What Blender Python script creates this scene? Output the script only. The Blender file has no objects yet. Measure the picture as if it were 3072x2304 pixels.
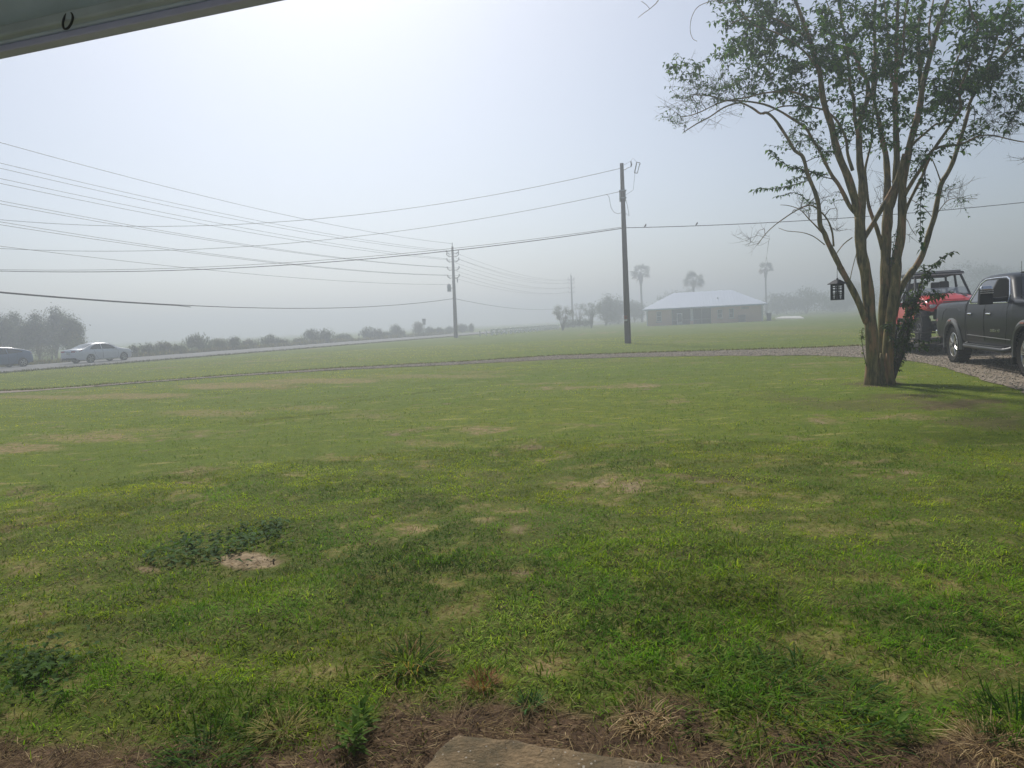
import bpy, bmesh, math, random
import numpy as np
from mathutils import Vector, Matrix, Euler
scene = bpy.context.scene
COL = scene.collection
rad = math.radians
random.seed(7)
RNG = np.random.default_rng(7)

# ------------------------------------------------------------------ camera
EYE = 1.5
FPX, CU, CV = 2130.0, 1536.0, 1152.0          # focal length and centre in photo pixels (3072 x 2304)
ROLL = math.atan(.048)
PITCH = math.atan((CV - 965.0) * math.cos(ROLL) / FPX)
_f = np.array([0, math.cos(PITCH), -math.sin(PITCH)])
_r0 = np.array([1.0, 0, 0]); _u0 = np.array([0, math.sin(PITCH), math.cos(PITCH)])
_R = math.cos(ROLL) * _r0 - math.sin(ROLL) * _u0
_U = math.sin(ROLL) * _r0 + math.cos(ROLL) * _u0
_C = np.array([0, 0, EYE])
cam_data = bpy.data.cameras.new('camera')
cam = bpy.data.objects.new('camera', cam_data)
COL.objects.link(cam)
cam_data.sensor_width = 36.0
cam_data.lens = 36.0 * FPX / 3072.0
cam_data.clip_start = 0.05
cam_data.clip_end = 3000
cam.matrix_world = Matrix(((_R[0], _U[0], -_f[0], 0), (_R[1], _U[1], -_f[1], 0), (_R[2], _U[2], -_f[2], EYE), (0, 0, 0, 1)))
scene.camera = cam

def ray(u, v): return _f * FPX + (u - CU) * _R + (CV - v) * _U
def gnd(u, v, z=0.0):
    d = ray(u, v); return _C + d * ((z - EYE) / d[2])
def at_y(u, v, y):
    d = ray(u, v); return _C + d * (y / d[1])
def proj(x, y, z=0.0):
    px = x - _C[0]; py = y - _C[1]; pz = z - _C[2]
    w = px * _f[0] + py * _f[1] + pz * _f[2]
    w = np.where(np.abs(w) < 1e-3, 1e-3, w)
    return CU + FPX * (px * _R[0] + py * _R[1] + pz * _R[2]) / w, CV - FPX * (px * _U[0] + py * _U[1] + pz * _U[2]) / w

# ------------------------------------------------------------------ sky, sun, exposure
SUN_AZ, SUN_EL = rad(-14.0), rad(44.0)
world = bpy.data.worlds.new('World'); scene.world = world; world.use_nodes = True
wn = world.node_tree.nodes; wl = world.node_tree.links
bg = wn.get('Background'); sky = wn.new('ShaderNodeTexSky')
sky.sky_type = 'NISHITA'; sky.sun_disc = False
sky.sun_elevation = SUN_EL; sky.sun_rotation = SUN_AZ
sky.altitude = 0; sky.air_density = 1.0; sky.dust_density = 1.45; sky.ozone_density = 3.0
hs = wn.new('ShaderNodeHueSaturation'); hs.inputs['Saturation'].default_value = .68; wl.new(sky.outputs[0], hs.inputs['Color']); wl.new(hs.outputs[0], bg.inputs[0]); bg.inputs[1].default_value = 0.102
sun_data = bpy.data.lights.new('sun', 'SUN'); sun = bpy.data.objects.new('sun', sun_data); COL.objects.link(sun)
sun_data.energy = 4.4; sun_data.angle = rad(6.0); sun_data.color = (1.0, .95, .87)
sdir = Vector((math.cos(SUN_EL) * math.sin(SUN_AZ), math.cos(SUN_EL) * math.cos(SUN_AZ), math.sin(SUN_EL)))
sun.rotation_euler = sdir.to_track_quat('Z', 'Y').to_euler()
sun.location = sdir * 60
scene.view_settings.view_transform = 'Standard'; scene.view_settings.look = 'None'
scene.view_settings.gamma = 1.0; scene.view_settings.use_curve_mapping = False
scene.view_settings.exposure = 0.0
scene.cycles.use_denoising = True
scene.cycles.max_bounces = 8; scene.cycles.diffuse_bounces = 4; scene.cycles.glossy_bounces = 3
scene.cycles.transmission_bounces = 6; scene.cycles.transparent_max_bounces = 12
scene.cycles.volume_bounces = 2
scene.cycles.sample_clamp_indirect = 6.0

# ------------------------------------------------------------------ naming helpers
def tag(o, label=None, cat=None, group=None, kind=None):
    if label: o['label'] = label
    if cat: o['category'] = cat
    if group: o['group'] = group
    if kind: o['kind'] = kind
    return o
def thing(name, label, cat, loc=(0, 0, 0), rz=0.0, group=None, scale=1.0):
    o = bpy.data.objects.new(name, None); COL.objects.link(o)
    o.empty_display_size = .3
    o.location = loc; o.rotation_euler = (0, 0, rz); o.scale = (scale,) * 3
    return tag(o, label, cat, group)
def copy_tree(o, parent=None):
    c = o.copy(); COL.objects.link(c)
    if parent: c.parent = parent
    for ch in list(o.children): copy_tree(ch, c)
    return c

class MB:
    """collects shapes, then links them as one mesh object"""
    def __init__(s): s.v = []; s.f = []
    def add(s, vs, fs):
        n = len(s.v); s.v.extend([tuple(map(float, p)) for p in vs]); s.f.extend([tuple(i + n for i in q) for q in fs]); return s
    def box(s, c, d, rz=0.0, rx=0.0, ry=0.0, taper=(1, 1)):
        M = Euler((rx, ry, rz)).to_matrix(); vs = []
        for z in (-.5, .5):
            k = taper if z > 0 else (1, 1)
            for x, y in ((-.5, -.5), (.5, -.5), (.5, .5), (-.5, .5)):
                vs.append(M @ Vector((x * d[0] * k[0], y * d[1] * k[1], z * d[2])) + Vector(c))
        return s.add(vs, [(3, 2, 1, 0), (4, 5, 6, 7), (0, 1, 5, 4), (1, 2, 6, 5), (2, 3, 7, 6), (3, 0, 4, 7)])
    def tube(s, path, radii, seg=8, cap=True, close=False):
        P = [Vector(p) for p in path]; n = len(P)
        if not hasattr(radii, '__len__'): radii = [radii] * n
        vs = []; fs = []; ref = None
        for i, p in enumerate(P):
            if close: t = (P[(i + 1) % n] - P[i - 1])
            else: t = P[min(i + 1, n - 1)] - P[max(i - 1, 0)]
            if t.length < 1e-9: t = Vector((0, 0, 1))
            t.normalize()
            if ref is None: ref = Vector((0, 0, 1)) if abs(t.z) < .9 else Vector((1, 0, 0))
            a = ref - t * ref.dot(t)
            if a.length < 1e-6: a = t.orthogonal()
            a.normalize(); b = t.cross(a); ref = a
            for k in range(seg):
                an = 2 * math.pi * k / seg
                vs.append(p + (a * math.cos(an) + b * math.sin(an)) * radii[i])
        m = n if close else n - 1
        for i in range(m):
            j = (i + 1) % n
            for k in range(seg):
                k2 = (k + 1) % seg
                fs.append((i * seg + k, i * seg + k2, j * seg + k2, j * seg + k))
        if cap and not close:
            fs.append(tuple(range(seg - 1, -1, -1))); fs.append(tuple((n - 1) * seg + k for k in range(seg)))
        return s.add(vs, fs)
    def lathe(s, prof, c=(0, 0, 0), axis='z', seg=24, closed=False, cap=True):
        vs = []; fs = []; n = len(prof)
        for k in range(seg):
            an = 2 * math.pi * k / seg
            for r, h in prof:
                q = (r * math.cos(an), r * math.sin(an), h)
                if axis == 'y': q = (q[0], q[2], q[1])
                elif axis == 'x': q = (q[2], q[0], q[1])
                vs.append((q[0] + c[0], q[1] + c[1], q[2] + c[2]))
        for k in range(seg):
            k2 = (k + 1) % seg
            for i in range(n if closed else n - 1):
                j = (i + 1) % n
                fs.append((k * n + i, k2 * n + i, k2 * n + j, k * n + j))
        if not closed and cap:
            if prof[0][0] > 1e-4: fs.append(tuple(k * n for k in range(seg)))
            if prof[-1][0] > 1e-4: fs.append(tuple(k * n + n - 1 for k in range(seg - 1, -1, -1)))
        return s.add(vs, fs)
    def prism(s, poly, a, b, axis='y'):
        """extrude a 2-D polygon from a to b along axis; poly is in the other two axes"""
        def mk(p, h): return {'y': (p[0], h, p[1]), 'x': (h, p[0], p[1]), 'z': (p[0], p[1], h)}[axis]
        n = len(poly); vs = [mk(p, a) for p in poly] + [mk(p, b) for p in poly]
        fs = [tuple(range(n)), tuple(range(2 * n - 1, n - 1, -1))] + [(i, (i + 1) % n + 0, (i + 1) % n + n, i + n) for i in range(n)]
        return s.add(vs, fs)
    def build(s, name, m, parent=None, smooth=False, bevel=0.0, loc=None, angle=40):
        me = bpy.data.meshes.new(name); me.from_pydata(s.v, [], s.f); me.update()
        bm = bmesh.new(); bm.from_mesh(me); bmesh.ops.recalc_face_normals(bm, faces=bm.faces); bm.to_mesh(me); bm.free()
        if m: me.materials.append(m)
        o = bpy.data.objects.new(name, me); COL.objects.link(o)
        if parent: o.parent = parent
        if loc: o.location = loc
        if smooth:
            me.polygons.foreach_set('use_smooth', [True] * len(me.polygons))
            try: me.set_sharp_from_angle(angle=rad(angle))
            except Exception: pass
        if bevel:
            md = o.modifiers.new('edge', 'BEVEL'); md.width = bevel; md.segments = 2; md.limit_method = 'ANGLE'; md.angle_limit = rad(40)
        return o

def np_mesh(name, V, loops, starts, totals, m, parent=None, colors=None, attr='tint', smooth=False, cname=None):
    me = bpy.data.meshes.new(name)
    V = np.asarray(V, np.float32)
    me.vertices.add(len(V)); me.vertices.foreach_set('co', V.ravel())
    me.loops.add(len(loops)); me.loops.foreach_set('vertex_index', np.asarray(loops, np.int32))
    me.polygons.add(len(starts)); me.polygons.foreach_set('loop_start', np.asarray(starts, np.int32))
    try: me.polygons.foreach_set('loop_total', np.asarray(totals, np.int32))
    except Exception: pass
    if colors is not None:
        a = me.attributes.new(attr, 'FLOAT_COLOR', 'POINT')
        c = np.ones((len(V), 4), np.float32); c[:, :colors.shape[1]] = colors
        a.data.foreach_set('color', c.ravel())
    if smooth: me.polygons.foreach_set('use_smooth', np.ones(len(starts), bool))
    me.update(calc_edges=True); me.validate()
    if m: me.materials.append(m)
    o = bpy.data.objects.new(name, me); COL.objects.link(o)
    if parent: o.parent = parent
    return o

# ------------------------------------------------------------------ value noise for placing patches
def _hash(ix, iy, seed):
    h = (ix.astype(np.int64) * 374761393 + iy.astype(np.int64) * 668265263 + seed * 974711) & 0x7fffffff
    h = ((h ^ (h >> 13)) * 1274126177) & 0x7fffffff
    return ((h ^ (h >> 16)) & 0xffff) / 65535.0
def vnoise(x, y, seed=0):
    x = np.asarray(x, float); y = np.asarray(y, float)
    ix = np.floor(x); iy = np.floor(y); fx = x - ix; fy = y - iy
    fx = fx * fx * (3 - 2 * fx); fy = fy * fy * (3 - 2 * fy)
    ix = ix.astype(np.int64); iy = iy.astype(np.int64)
    a = _hash(ix, iy, seed); b = _hash(ix + 1, iy, seed); c = _hash(ix, iy + 1, seed); d = _hash(ix + 1, iy + 1, seed)
    return (a * (1 - fx) + b * fx) * (1 - fy) + (c * (1 - fx) + d * fx) * fy
def fbm(x, y, seed=0, o=4):
    t = 0; a = .5; s = 0
    for k in range(o):
        t = t + a * vnoise(x * 2 ** k, y * 2 ** k, seed + 17 * k); s += a; a *= .55
    return t / s
def sstep(a, b, x):
    t = np.clip((x - a) / (b - a), 0, 1); return t * t * (3 - 2 * t)

# ------------------------------------------------------------------ materials
MATS = {}
def mat(name, col, rough=.6, metal=0.0, var=.12, scale=6.0, bump=0.0, bscale=60.0, coat=0.0, spec=.5, trans=0.0, emit=None, alpha=1.0, stretch=None, col2=None, detail=4):
    if name in MATS: return MATS[name]
    m = bpy.data.materials.new(name); m.use_nodes = True
    n = m.node_tree.nodes; l = m.node_tree.links; b = n['Principled BSDF']
    b.inputs['Roughness'].default_value = rough; b.inputs['Metallic'].default_value = metal
    b.inputs['Specular IOR Level'].default_value = spec
    b.inputs['Coat Weight'].default_value = coat; b.inputs['Coat Roughness'].default_value = .06
    b.inputs['Transmission Weight'].default_value = trans
    b.inputs['Alpha'].default_value = alpha
    tc = n.new('ShaderNodeTexCoord'); mp = n.new('ShaderNodeMapping'); l.new(tc.outputs['Object'], mp.inputs[0])
    if stretch: mp.inputs['Scale'].default_value = stretch
    nz = n.new('ShaderNodeTexNoise'); nz.inputs['Scale'].default_value = scale; nz.inputs['Detail'].default_value = detail; l.new(mp.outputs[0], nz.inputs['Vector'])
    cr = n.new('ShaderNodeValToRGB')
    c1 = [max(0, c * (1 - var)) for c in col]; c2 = col2 or [min(1, c * (1 + var)) for c in col]
    cr.color_ramp.elements[0].position = .3; cr.color_ramp.elements[1].position = .7
    cr.color_ramp.elements[0].color = (*c1, 1); cr.color_ramp.elements[1].color = (*c2, 1)
    l.new(nz.outputs[0], cr.inputs[0]); l.new(cr.outputs[0], b.inputs['Base Color'])
    if bump:
        n2 = n.new('ShaderNodeTexNoise'); n2.inputs['Scale'].default_value = bscale; n2.inputs['Detail'].default_value = 4; l.new(mp.outputs[0], n2.inputs['Vector'])
        bp = n.new('ShaderNodeBump'); bp.inputs['Strength'].default_value = bump; bp.inputs['Distance'].default_value = .02
        l.new(n2.outputs[0], bp.inputs['Height']); l.new(bp.outputs[0], b.inputs['Normal'])
    MATS[name] = m
    return m
def leaf_mat(name, attr='tint', translucency=.35, rough=.55, spec=.10):
    """two-sided leaf: diffuse + translucent + a soft gloss, colour from the leaf's own tint"""
    if name in MATS: return MATS[name]
    m = bpy.data.materials.new(name); m.use_nodes = True
    n = m.node_tree.nodes; l = m.node_tree.links; n.remove(n['Principled BSDF']); out = n['Material Output']
    at = n.new('ShaderNodeAttribute'); at.attribute_name = attr
    d = n.new('ShaderNodeBsdfPrincipled'); d.inputs['Roughness'].default_value = rough; d.inputs['Specular IOR Level'].default_value = spec
    t = n.new('ShaderNodeBsdfTranslucent'); mx = n.new('ShaderNodeMixShader'); mx.inputs[0].default_value = translucency
    g = n.new('ShaderNodeMix'); g.data_type = 'RGBA'; g.blend_type = 'MULTIPLY'; g.inputs[0].default_value = 1.0
    g.inputs[7].default_value = (1.35, 1.25, .55, 1)
    l.new(at.outputs['Color'], d.inputs['Base Color']); l.new(at.outputs['Color'], g.inputs[6]); l.new(g.outputs[2], t.inputs['Color'])
    l.new(d.outputs[0], mx.inputs[1]); l.new(t.outputs[0], mx.inputs[2]); l.new(mx.outputs[0], out.inputs['Surface'])
    MATS[name] = m
    return m
# ------------------------------------------------------------------ ground, lawn, drive, road
HN = np.array([math.sin(rad(18.5)), math.cos(rad(18.5))])      # outward normal of the house behind the camera
HU = np.array([HN[1], -HN[0]])                                 # along its front, to the right
ROAD_P = np.array([-28.8, 40.0]); ROAD_D = np.array([math.sin(rad(23.5)), math.cos(rad(23.5))]); ROAD_L = np.array([-ROAD_D[1], ROAD_D[0]])
def road_off(x, y): return (x - ROAD_P[0]) * ROAD_L[0] + (y - ROAD_P[1]) * ROAD_L[1]

# edges of the gravel drive as points on the ground
DR_N = [gnd(*p)[:2] for p in ((-700, 1236), (0, 1180), (120, 1173), (400, 1151.5), (700, 1129.5), (1000, 1111.5), (1400, 1093), (1671, 1078.5), (2000, 1069.5), (2216, 1067.5), (2450, 1067), (2620, 1075), (2720, 1082), (2790, 1092), (2850, 1109), (2920, 1130), (2990, 1152), (3072, 1177), (3200, 1230))]
DR_F = [gnd(*p)[:2] for p in ((-700, 1227), (0, 1174), (120, 1169), (400, 1149), (700, 1126.5), (1000, 1106.5), (1400, 1085.5), (1671, 1067.5), (2000, 1057.5), (2216, 1051), (2450, 1044), (2620, 1037), (2800, 1030), (2900, 1026), (3000, 1024), (3072, 1023), (3200, 1024), (3400, 1030), (3700, 1060))]
def resample(P, n):
    P = np.array(P); d = np.r_[0, np.cumsum(np.hypot(*np.diff(P, axis=0).T))]; t = np.linspace(0, d[-1], n)
    return np.c_[np.interp(t, d, P[:, 0]), np.interp(t, d, P[:, 1])]
DN = resample(DR_N, 120); DF = resample(DR_F, 120)
DRIVE_POLY = np.r_[DN, DF[::-1]]
def in_poly(x, y, P):
    x = np.asarray(x); y = np.asarray(y); c = np.zeros(x.shape, bool); n = len(P); j = n - 1
    for i in range(n):
        xi, yi = P[i]; xj, yj = P[j]
        if yi != yj:
            c ^= ((yi > y) != (yj > y)) & (x < (xj - xi) * (y - yi) / (yj - yi) + xi)
        j = i
    return c

# the bare strip of dead grass along the house: its outer edge
STRIP = np.array([gnd(*p)[:2] for p in ((-500, 2200), (0, 2205), (250, 2262), (480, 2245), (700, 2262), (900, 2190), (1010, 2145), (1200, 2118), (1420, 2082), (1640, 2108), (1850, 2116), (2050, 2122), (2250, 2172), (2500, 2182), (2700, 2212), (2900, 2215), (3072, 2205), (3500, 2260))])
STRIP_A = np.arctan2(STRIP[:, 0], STRIP[:, 1]); STRIP_R = np.hypot(STRIP[:, 0], STRIP[:, 1])

# dry / bare / lush patches seen in the lawn: (u, v, half-width, half-height, strength)
DRY = [(200, 1192, 260, 7, .8), (420, 1188, 200, 9, .8), (700, 1158, 230, 10, .9), (980, 1142, 210, 9, .8), (1250, 1128, 200, 8, .6), (1420, 1116, 150, 6, .4),
       (60, 1345, 160, 16, .9), (250, 1312, 240, 16, .75), (420, 1292, 160, 10, .45), (640, 1240, 170, 12, .6), (900, 1222, 140, 10, .5), (1120, 1250, 140, 14, .5), (1400, 1130, 150, 6, .5),
       (1430, 1290, 90, 14, .8), (1290, 1330, 110, 14, .5), (1580, 1340, 80, 12, .6), (1750, 1445, 130, 18, .7), (1470, 1420, 90, 14, .4), (1080, 1380, 80, 10, .45), (1870, 1590, 120, 30, .3),
       (2030, 1205, 60, 8, .6), (2230, 1470, 90, 20, .5), (2420, 1510, 130, 20, .4), (2560, 1390, 110, 20, .4), (2470, 1590, 120, 22, .5), (2200, 1560, 70, 15, .4),
       (1230, 1600, 110, 26, .75), (1420, 1520, 90, 18, .5), (1500, 1750, 100, 22, .3), (640, 1700, 80, 20, .35), (60, 1700, 120, 30, .6), (90, 1840, 110, 30, .55),
       (950, 2030, 110, 40, .6), (1660, 2010, 90, 38, .9), (1480, 2060, 90, 30, .6), (2780, 2050, 130, 34, .55), (520, 1990, 120, 40, .5), (1100, 1930, 80, 25, .4), (150, 1940, 110, 30, .5), (2100, 1770, 90, 16, .3),
       (2300, 985, 260, 6, .4), (1900, 1085, 200, 4, .3), (1000, 1085, 200, 4, .25), (2450, 1000, 220, 6, .4)]
BARE = [(730, 1675, 95, 22, 1.0), (445, 1708, 45, 10, .7), (2150, 1440, 90, 9, .6), (2010, 1428, 100, 8, .5), (1600, 1340, 60, 8, .5),
        (560, 1450, 40, 7, .5)]
EARTH_SHADE = [(2860, 1215, 190, 20, .95), (2700, 1190, 150, 12, .75), (2950, 1265, 160, 22, .7), (2640, 1152, 95, 14, .9), (2390, 1200, 130, 14, .6), (2250, 1180, 120, 10, .4), (2560, 1218, 240, 22, .6), (1480, 1420, 60, 6, .5), (2100, 1430, 150, 8, .7), (2250, 1445, 110, 8, .7)]  # bare earth, plus tree shade painted as dark soil in front of the trunk
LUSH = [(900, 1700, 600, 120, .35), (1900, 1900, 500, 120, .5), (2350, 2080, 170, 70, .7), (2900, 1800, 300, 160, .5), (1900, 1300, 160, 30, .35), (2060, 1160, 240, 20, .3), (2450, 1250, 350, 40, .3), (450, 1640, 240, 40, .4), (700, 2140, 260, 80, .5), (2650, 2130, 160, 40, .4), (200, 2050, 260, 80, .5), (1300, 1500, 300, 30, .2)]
RUTS = [[(380, 1206), (632, 1184), (904, 1160)], [(620, 1178), (750, 1166), (960, 1148)], [(0, 1482), (60, 1470), (120, 1462)], [(0, 1592), (140, 1572), (300, 1545), (420, 1525)], [(1400, 1111), (1480, 1106)], [(1400, 1122), (1520, 1115), (1600, 1106)], [(1060, 1205), (1200, 1185), (1340, 1168)], [(730, 1270), (860, 1252), (980, 1240)], [(2080, 1418), (2180, 1432), (2320, 1440)], [(820, 1225), (960, 1205), (1060, 1190)]]
RUTS_G = [np.array([gnd(*p)[:2] for p in r]) for r in RUTS]

def blobsum(u, v, L, wob):
    t = np.zeros_like(u)
    for cu, cv, a, b, s in L:
        d = np.sqrt(((u - cu) / a) ** 2 + ((v - cv) / b) ** 2) + wob
        t = np.maximum(t, s * (1 - sstep(.45, 1.25, d)))
    return t
def lawn(x, y):
    x = np.asarray(x, float); y = np.asarray(y, float)
    r = np.hypot(x, y); ok = y > .8
    u, v = proj(x, np.where(ok, y, .8), 0.0)
    al = x * .985 + y * -.17; ac = x * .17 + y * .985
    nb = fbm(al * .22, ac * .9, 3); nm = fbm(x * 1.1, y * 1.1, 11); nf = fbm(x * 4.0, y * 4.0, 29, 3); nL = fbm(x * .16, y * .16, 5)
    wob = (nm - .5) * 1.1 + (nf - .5) * .9
    dry = blobsum(u, v, DRY, wob); bare = blobsum(u, v, BARE, wob); lush = blobsum(u, v, LUSH, wob * .6); earth_shade = blobsum(u, v, EARTH_SHADE, wob)
    dry = np.maximum(dry, .75 * sstep(.555, .72, nb * .5 + nm * .3 + nf * .2))
    dry = np.maximum(dry, .5 * sstep(.60, .72, nf) * (r < 9))
    bare = np.maximum(bare, .6 * sstep(.66, .78, nf * .6 + nm * .4))
    rut = np.zeros_like(x)
    for P in RUTS_G:
        for i in range(len(P) - 1):
            a, b = P[i], P[i + 1]; ab = b - a; t = np.clip(((x - a[0]) * ab[0] + (y - a[1]) * ab[1]) / (ab @ ab), 0, 1)
            d = np.hypot(x - a[0] - t * ab[0], y - a[1] - t * ab[1])
            w = .05 + .0035 * r
            rut = np.maximum(rut, np.exp(-(d / w) ** 2) * (.35 + 1.0 * nf))  # wheel ruts: their groove shadow is painted as darker stripes
    az = np.arctan2(x, y)
    edge = np.interp(az, STRIP_A, STRIP_R)
    e2 = edge + (nf - .5) * .5 + (nm - .5) * .35
    strip = 1 - sstep(-.16, .16, r - e2)
    strip = np.where(y < .8, 1.0, strip)
    dry = np.where(strip > .4, dry * .3, np.maximum(dry, bare)) * (1 - .8 * earth_shade)
    bare = np.maximum(bare, .8 * earth_shade)
    ro = road_off(x, y); rut = np.maximum(rut, .30 * sstep(-5.5, -2.5, ro) * (ro < .5))
    return dict(dry=np.clip(dry, 0, 1), bare=np.clip(bare, 0, 1), lush=np.clip(lush, 0, 1), rut=np.clip(rut, 0, 1), strip=strip, nb=nb, nm=nm, nf=nf, nL=nL)

SLAB = [np.r_[gnd(*p, .05)[:2], 0] for p in ((1300, 2200),)][0]
def hgt(x, y):
    r = np.hypot(x, y)
    h = ((fbm(x * 1.6, y * 1.6, 41, 3) - .5) * .07 + (fbm(x * .5, y * .5, 43, 2) - .5) * .10) * (1 - sstep(6.5, 12, r))
    return h * sstep(1.9, 3.2, r)
def hz(x, y): return float(hgt(np.array([x]), np.array([y]))[0])

def ground_sheet():
    azs = np.r_[np.linspace(-180, -50, 14)[:-1], np.linspace(-50, 50, 301), np.linspace(50, 180, 14)[1:-1]]
    rs = np.r_[np.linspace(.3, 2.0, 6)[:-1], np.geomspace(2.0, 60, 330), np.geomspace(60, 640, 30)[1:]]
    A, Rr = np.meshgrid(np.radians(azs), rs); X = Rr * np.sin(A); Y = Rr * np.cos(A)
    L = lawn(X, Y); Z = hgt(X, Y)
    Z -= .04 * np.clip(L['rut'], 0, 1) * (Rr < 30)
    Z = np.where(np.hypot(X, Y) > 60, 0, Z)
    n, m = X.shape
    V = np.c_[X.ravel(), Y.ravel(), Z.ravel()]
    i, j = np.meshgrid(np.arange(n - 1), np.arange(m), indexing='ij'); j2 = (j + 1) % m
    Q = np.stack([i * m + j, i * m + j2, (i + 1) * m + j2, (i + 1) * m + j], -1).reshape(-1, 4)
    V = np.r_[V, [[0, 0, 0]]]; c = len(V) - 1
    T = np.stack([np.full(m, c), (np.arange(m) + 1) % m, np.arange(m)], -1)
    loops = np.r_[Q.ravel(), T.ravel()]; st = np.r_[np.arange(len(Q)) * 4, len(Q) * 4 + np.arange(m) * 3]; to = np.r_[np.full(len(Q), 4), np.full(m, 3)]
    off = road_off(X, Y); field = sstep(11.5, 14, off)
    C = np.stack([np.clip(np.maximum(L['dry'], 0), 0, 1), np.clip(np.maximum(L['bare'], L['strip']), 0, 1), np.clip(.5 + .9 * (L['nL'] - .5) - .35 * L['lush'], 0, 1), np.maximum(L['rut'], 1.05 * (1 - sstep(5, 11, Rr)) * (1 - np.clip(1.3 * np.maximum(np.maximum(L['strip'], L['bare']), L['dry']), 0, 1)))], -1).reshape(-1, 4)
    C = np.r_[C, [[0, 1, .5, 0]]]
    m_ = bpy.data.materials.new('lawn soil and turf'); m_.use_nodes = True
    nn = m_.node_tree.nodes; ll = m_.node_tree.links; b = nn['Principled BSDF']; b.inputs['Roughness'].default_value = .95; b.inputs['Specular IOR Level'].default_value = .1
    at = nn.new('ShaderNodeAttribute'); at.attribute_name = 'patch'; sp = nn.new('ShaderNodeSeparateColor'); ll.new(at.outputs['Color'], sp.inputs[0])
    geo = nn.new('ShaderNodeNewGeometry')
    def noise(sc, stretch=None, det=5):
        t = nn.new('ShaderNodeTexNoise'); t.inputs['Scale'].default_value = sc; t.inputs['Detail'].default_value = det; t.inputs['Roughness'].default_value = .65
        if stretch:
            mp = nn.new('ShaderNodeMapping'); mp.inputs['Scale'].default_value = stretch; mp.inputs['Rotation'].default_value = (0, 0, rad(9.7)); ll.new(geo.outputs['Position'], mp.inputs[0]); ll.new(mp.outputs[0], t.inputs[0])
        else: ll.new(geo.outputs['Position'], t.inputs[0])
        return t.outputs[0]
    def mix(fac, a, bb):
        x = nn.new('ShaderNodeMix'); x.data_type = 'RGBA'; ll.new(fac, x.inputs[0])
        for k, s in ((6, a), (7, bb)):
            if isinstance(s, tuple): x.inputs[k].default_value = (*s, 1)
            else: ll.new(s, x.inputs[k])
        return x.outputs[2]
    def ramp(src, a, bb):
        x = nn.new('ShaderNodeMapRange'); x.inputs[1].default_value = a; x.inputs[2].default_value = bb; ll.new(src, x.inputs[0]); return x.outputs[0]
    g1 = mix(ramp(noise(.6, (.35, 1.6, 1)), .35, .68), (.105, .175, .010), (.260, .275, .018))
    g2 = mix(ramp(sp.outputs[2], .25, .75), (.100, .170, .010), (.250, .270, .018))
    gA = nn.new('ShaderNodeMix'); gA.data_type = 'RGBA'; gA.inputs[0].default_value = .5; ll.new(g1, gA.inputs[6]); ll.new(g2, gA.inputs[7])
    fine0 = mix(ramp(noise(30), .3, .7), (.075, .105, .014), gA.outputs[2])
    fine1 = mix(ramp(noise(5.5, None, 3), .42, .62), (.095, .135, .014), fine0)
    fine = mix(ramp(noise(2.1, (.6, 1.8, 1), 6), .58, .70), fine1, (.30, .27, .09))
    dryc = mix(ramp(noise(14), .35, .65), (.16, .115, .05), (.32, .25, .12))
    soilA = mix(ramp(noise(9), .35, .65), (.055, .035, .022), (.140, .092, .057))
    soilB = mix(ramp(noise(11), .35, .65), (.20, .15, .09), (.40, .31, .20))
    soil = mix(ramp(sp.outputs[0], .35, .75), soilA, soilB)
    dm = nn.new('ShaderNodeMath'); dm.operation = 'MULTIPLY'; ll.new(sp.outputs[0], dm.inputs[0]); ll.new(ramp(noise(7), .3, .6), dm.inputs[1])
    c1 = mix(ramp(dm.outputs[0], .1, .75), fine, dryc)
    c2 = mix(ramp(sp.outputs[1], .2, .9), c1, soil)
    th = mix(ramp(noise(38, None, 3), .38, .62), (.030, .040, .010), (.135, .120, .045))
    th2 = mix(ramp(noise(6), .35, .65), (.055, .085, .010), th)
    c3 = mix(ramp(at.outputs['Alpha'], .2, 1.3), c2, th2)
    ll.new(c3, b.inputs['Base Color'])
    bp = nn.new('ShaderNodeBump'); bp.inputs['Strength'].default_value = .6; bp.inputs['Distance'].default_value = .03
    ll.new(noise(22), bp.inputs['Height']); ll.new(bp.outputs[0], b.inputs['Normal'])
    return tag(np_mesh('ground', V, loops, st, to, m_, colors=C, attr='patch', smooth=True), 'wide flat lawn and fields reaching into the fog', 'ground', kind='structure')
ground_sheet()

def strip_sheet(name, A, B, z, m, across=8, crown=0.0):
    A = np.asarray(A); B = np.asarray(B); n = len(A); V = []
    for k in range(across + 1):
        t = k / across; P = A * (1 - t) + B * t
        V.append(np.c_[P, np.full(n, z + crown * 4 * t * (1 - t))])
    V = np.concatenate(V); Q = []
    for k in range(across):
        for i in range(n - 1): Q.append((k * n + i, k * n + i + 1, (k + 1) * n + i + 1, (k + 1) * n + i))
    mb = MB(); mb.add(V, Q); return mb.build(name, m)

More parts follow.
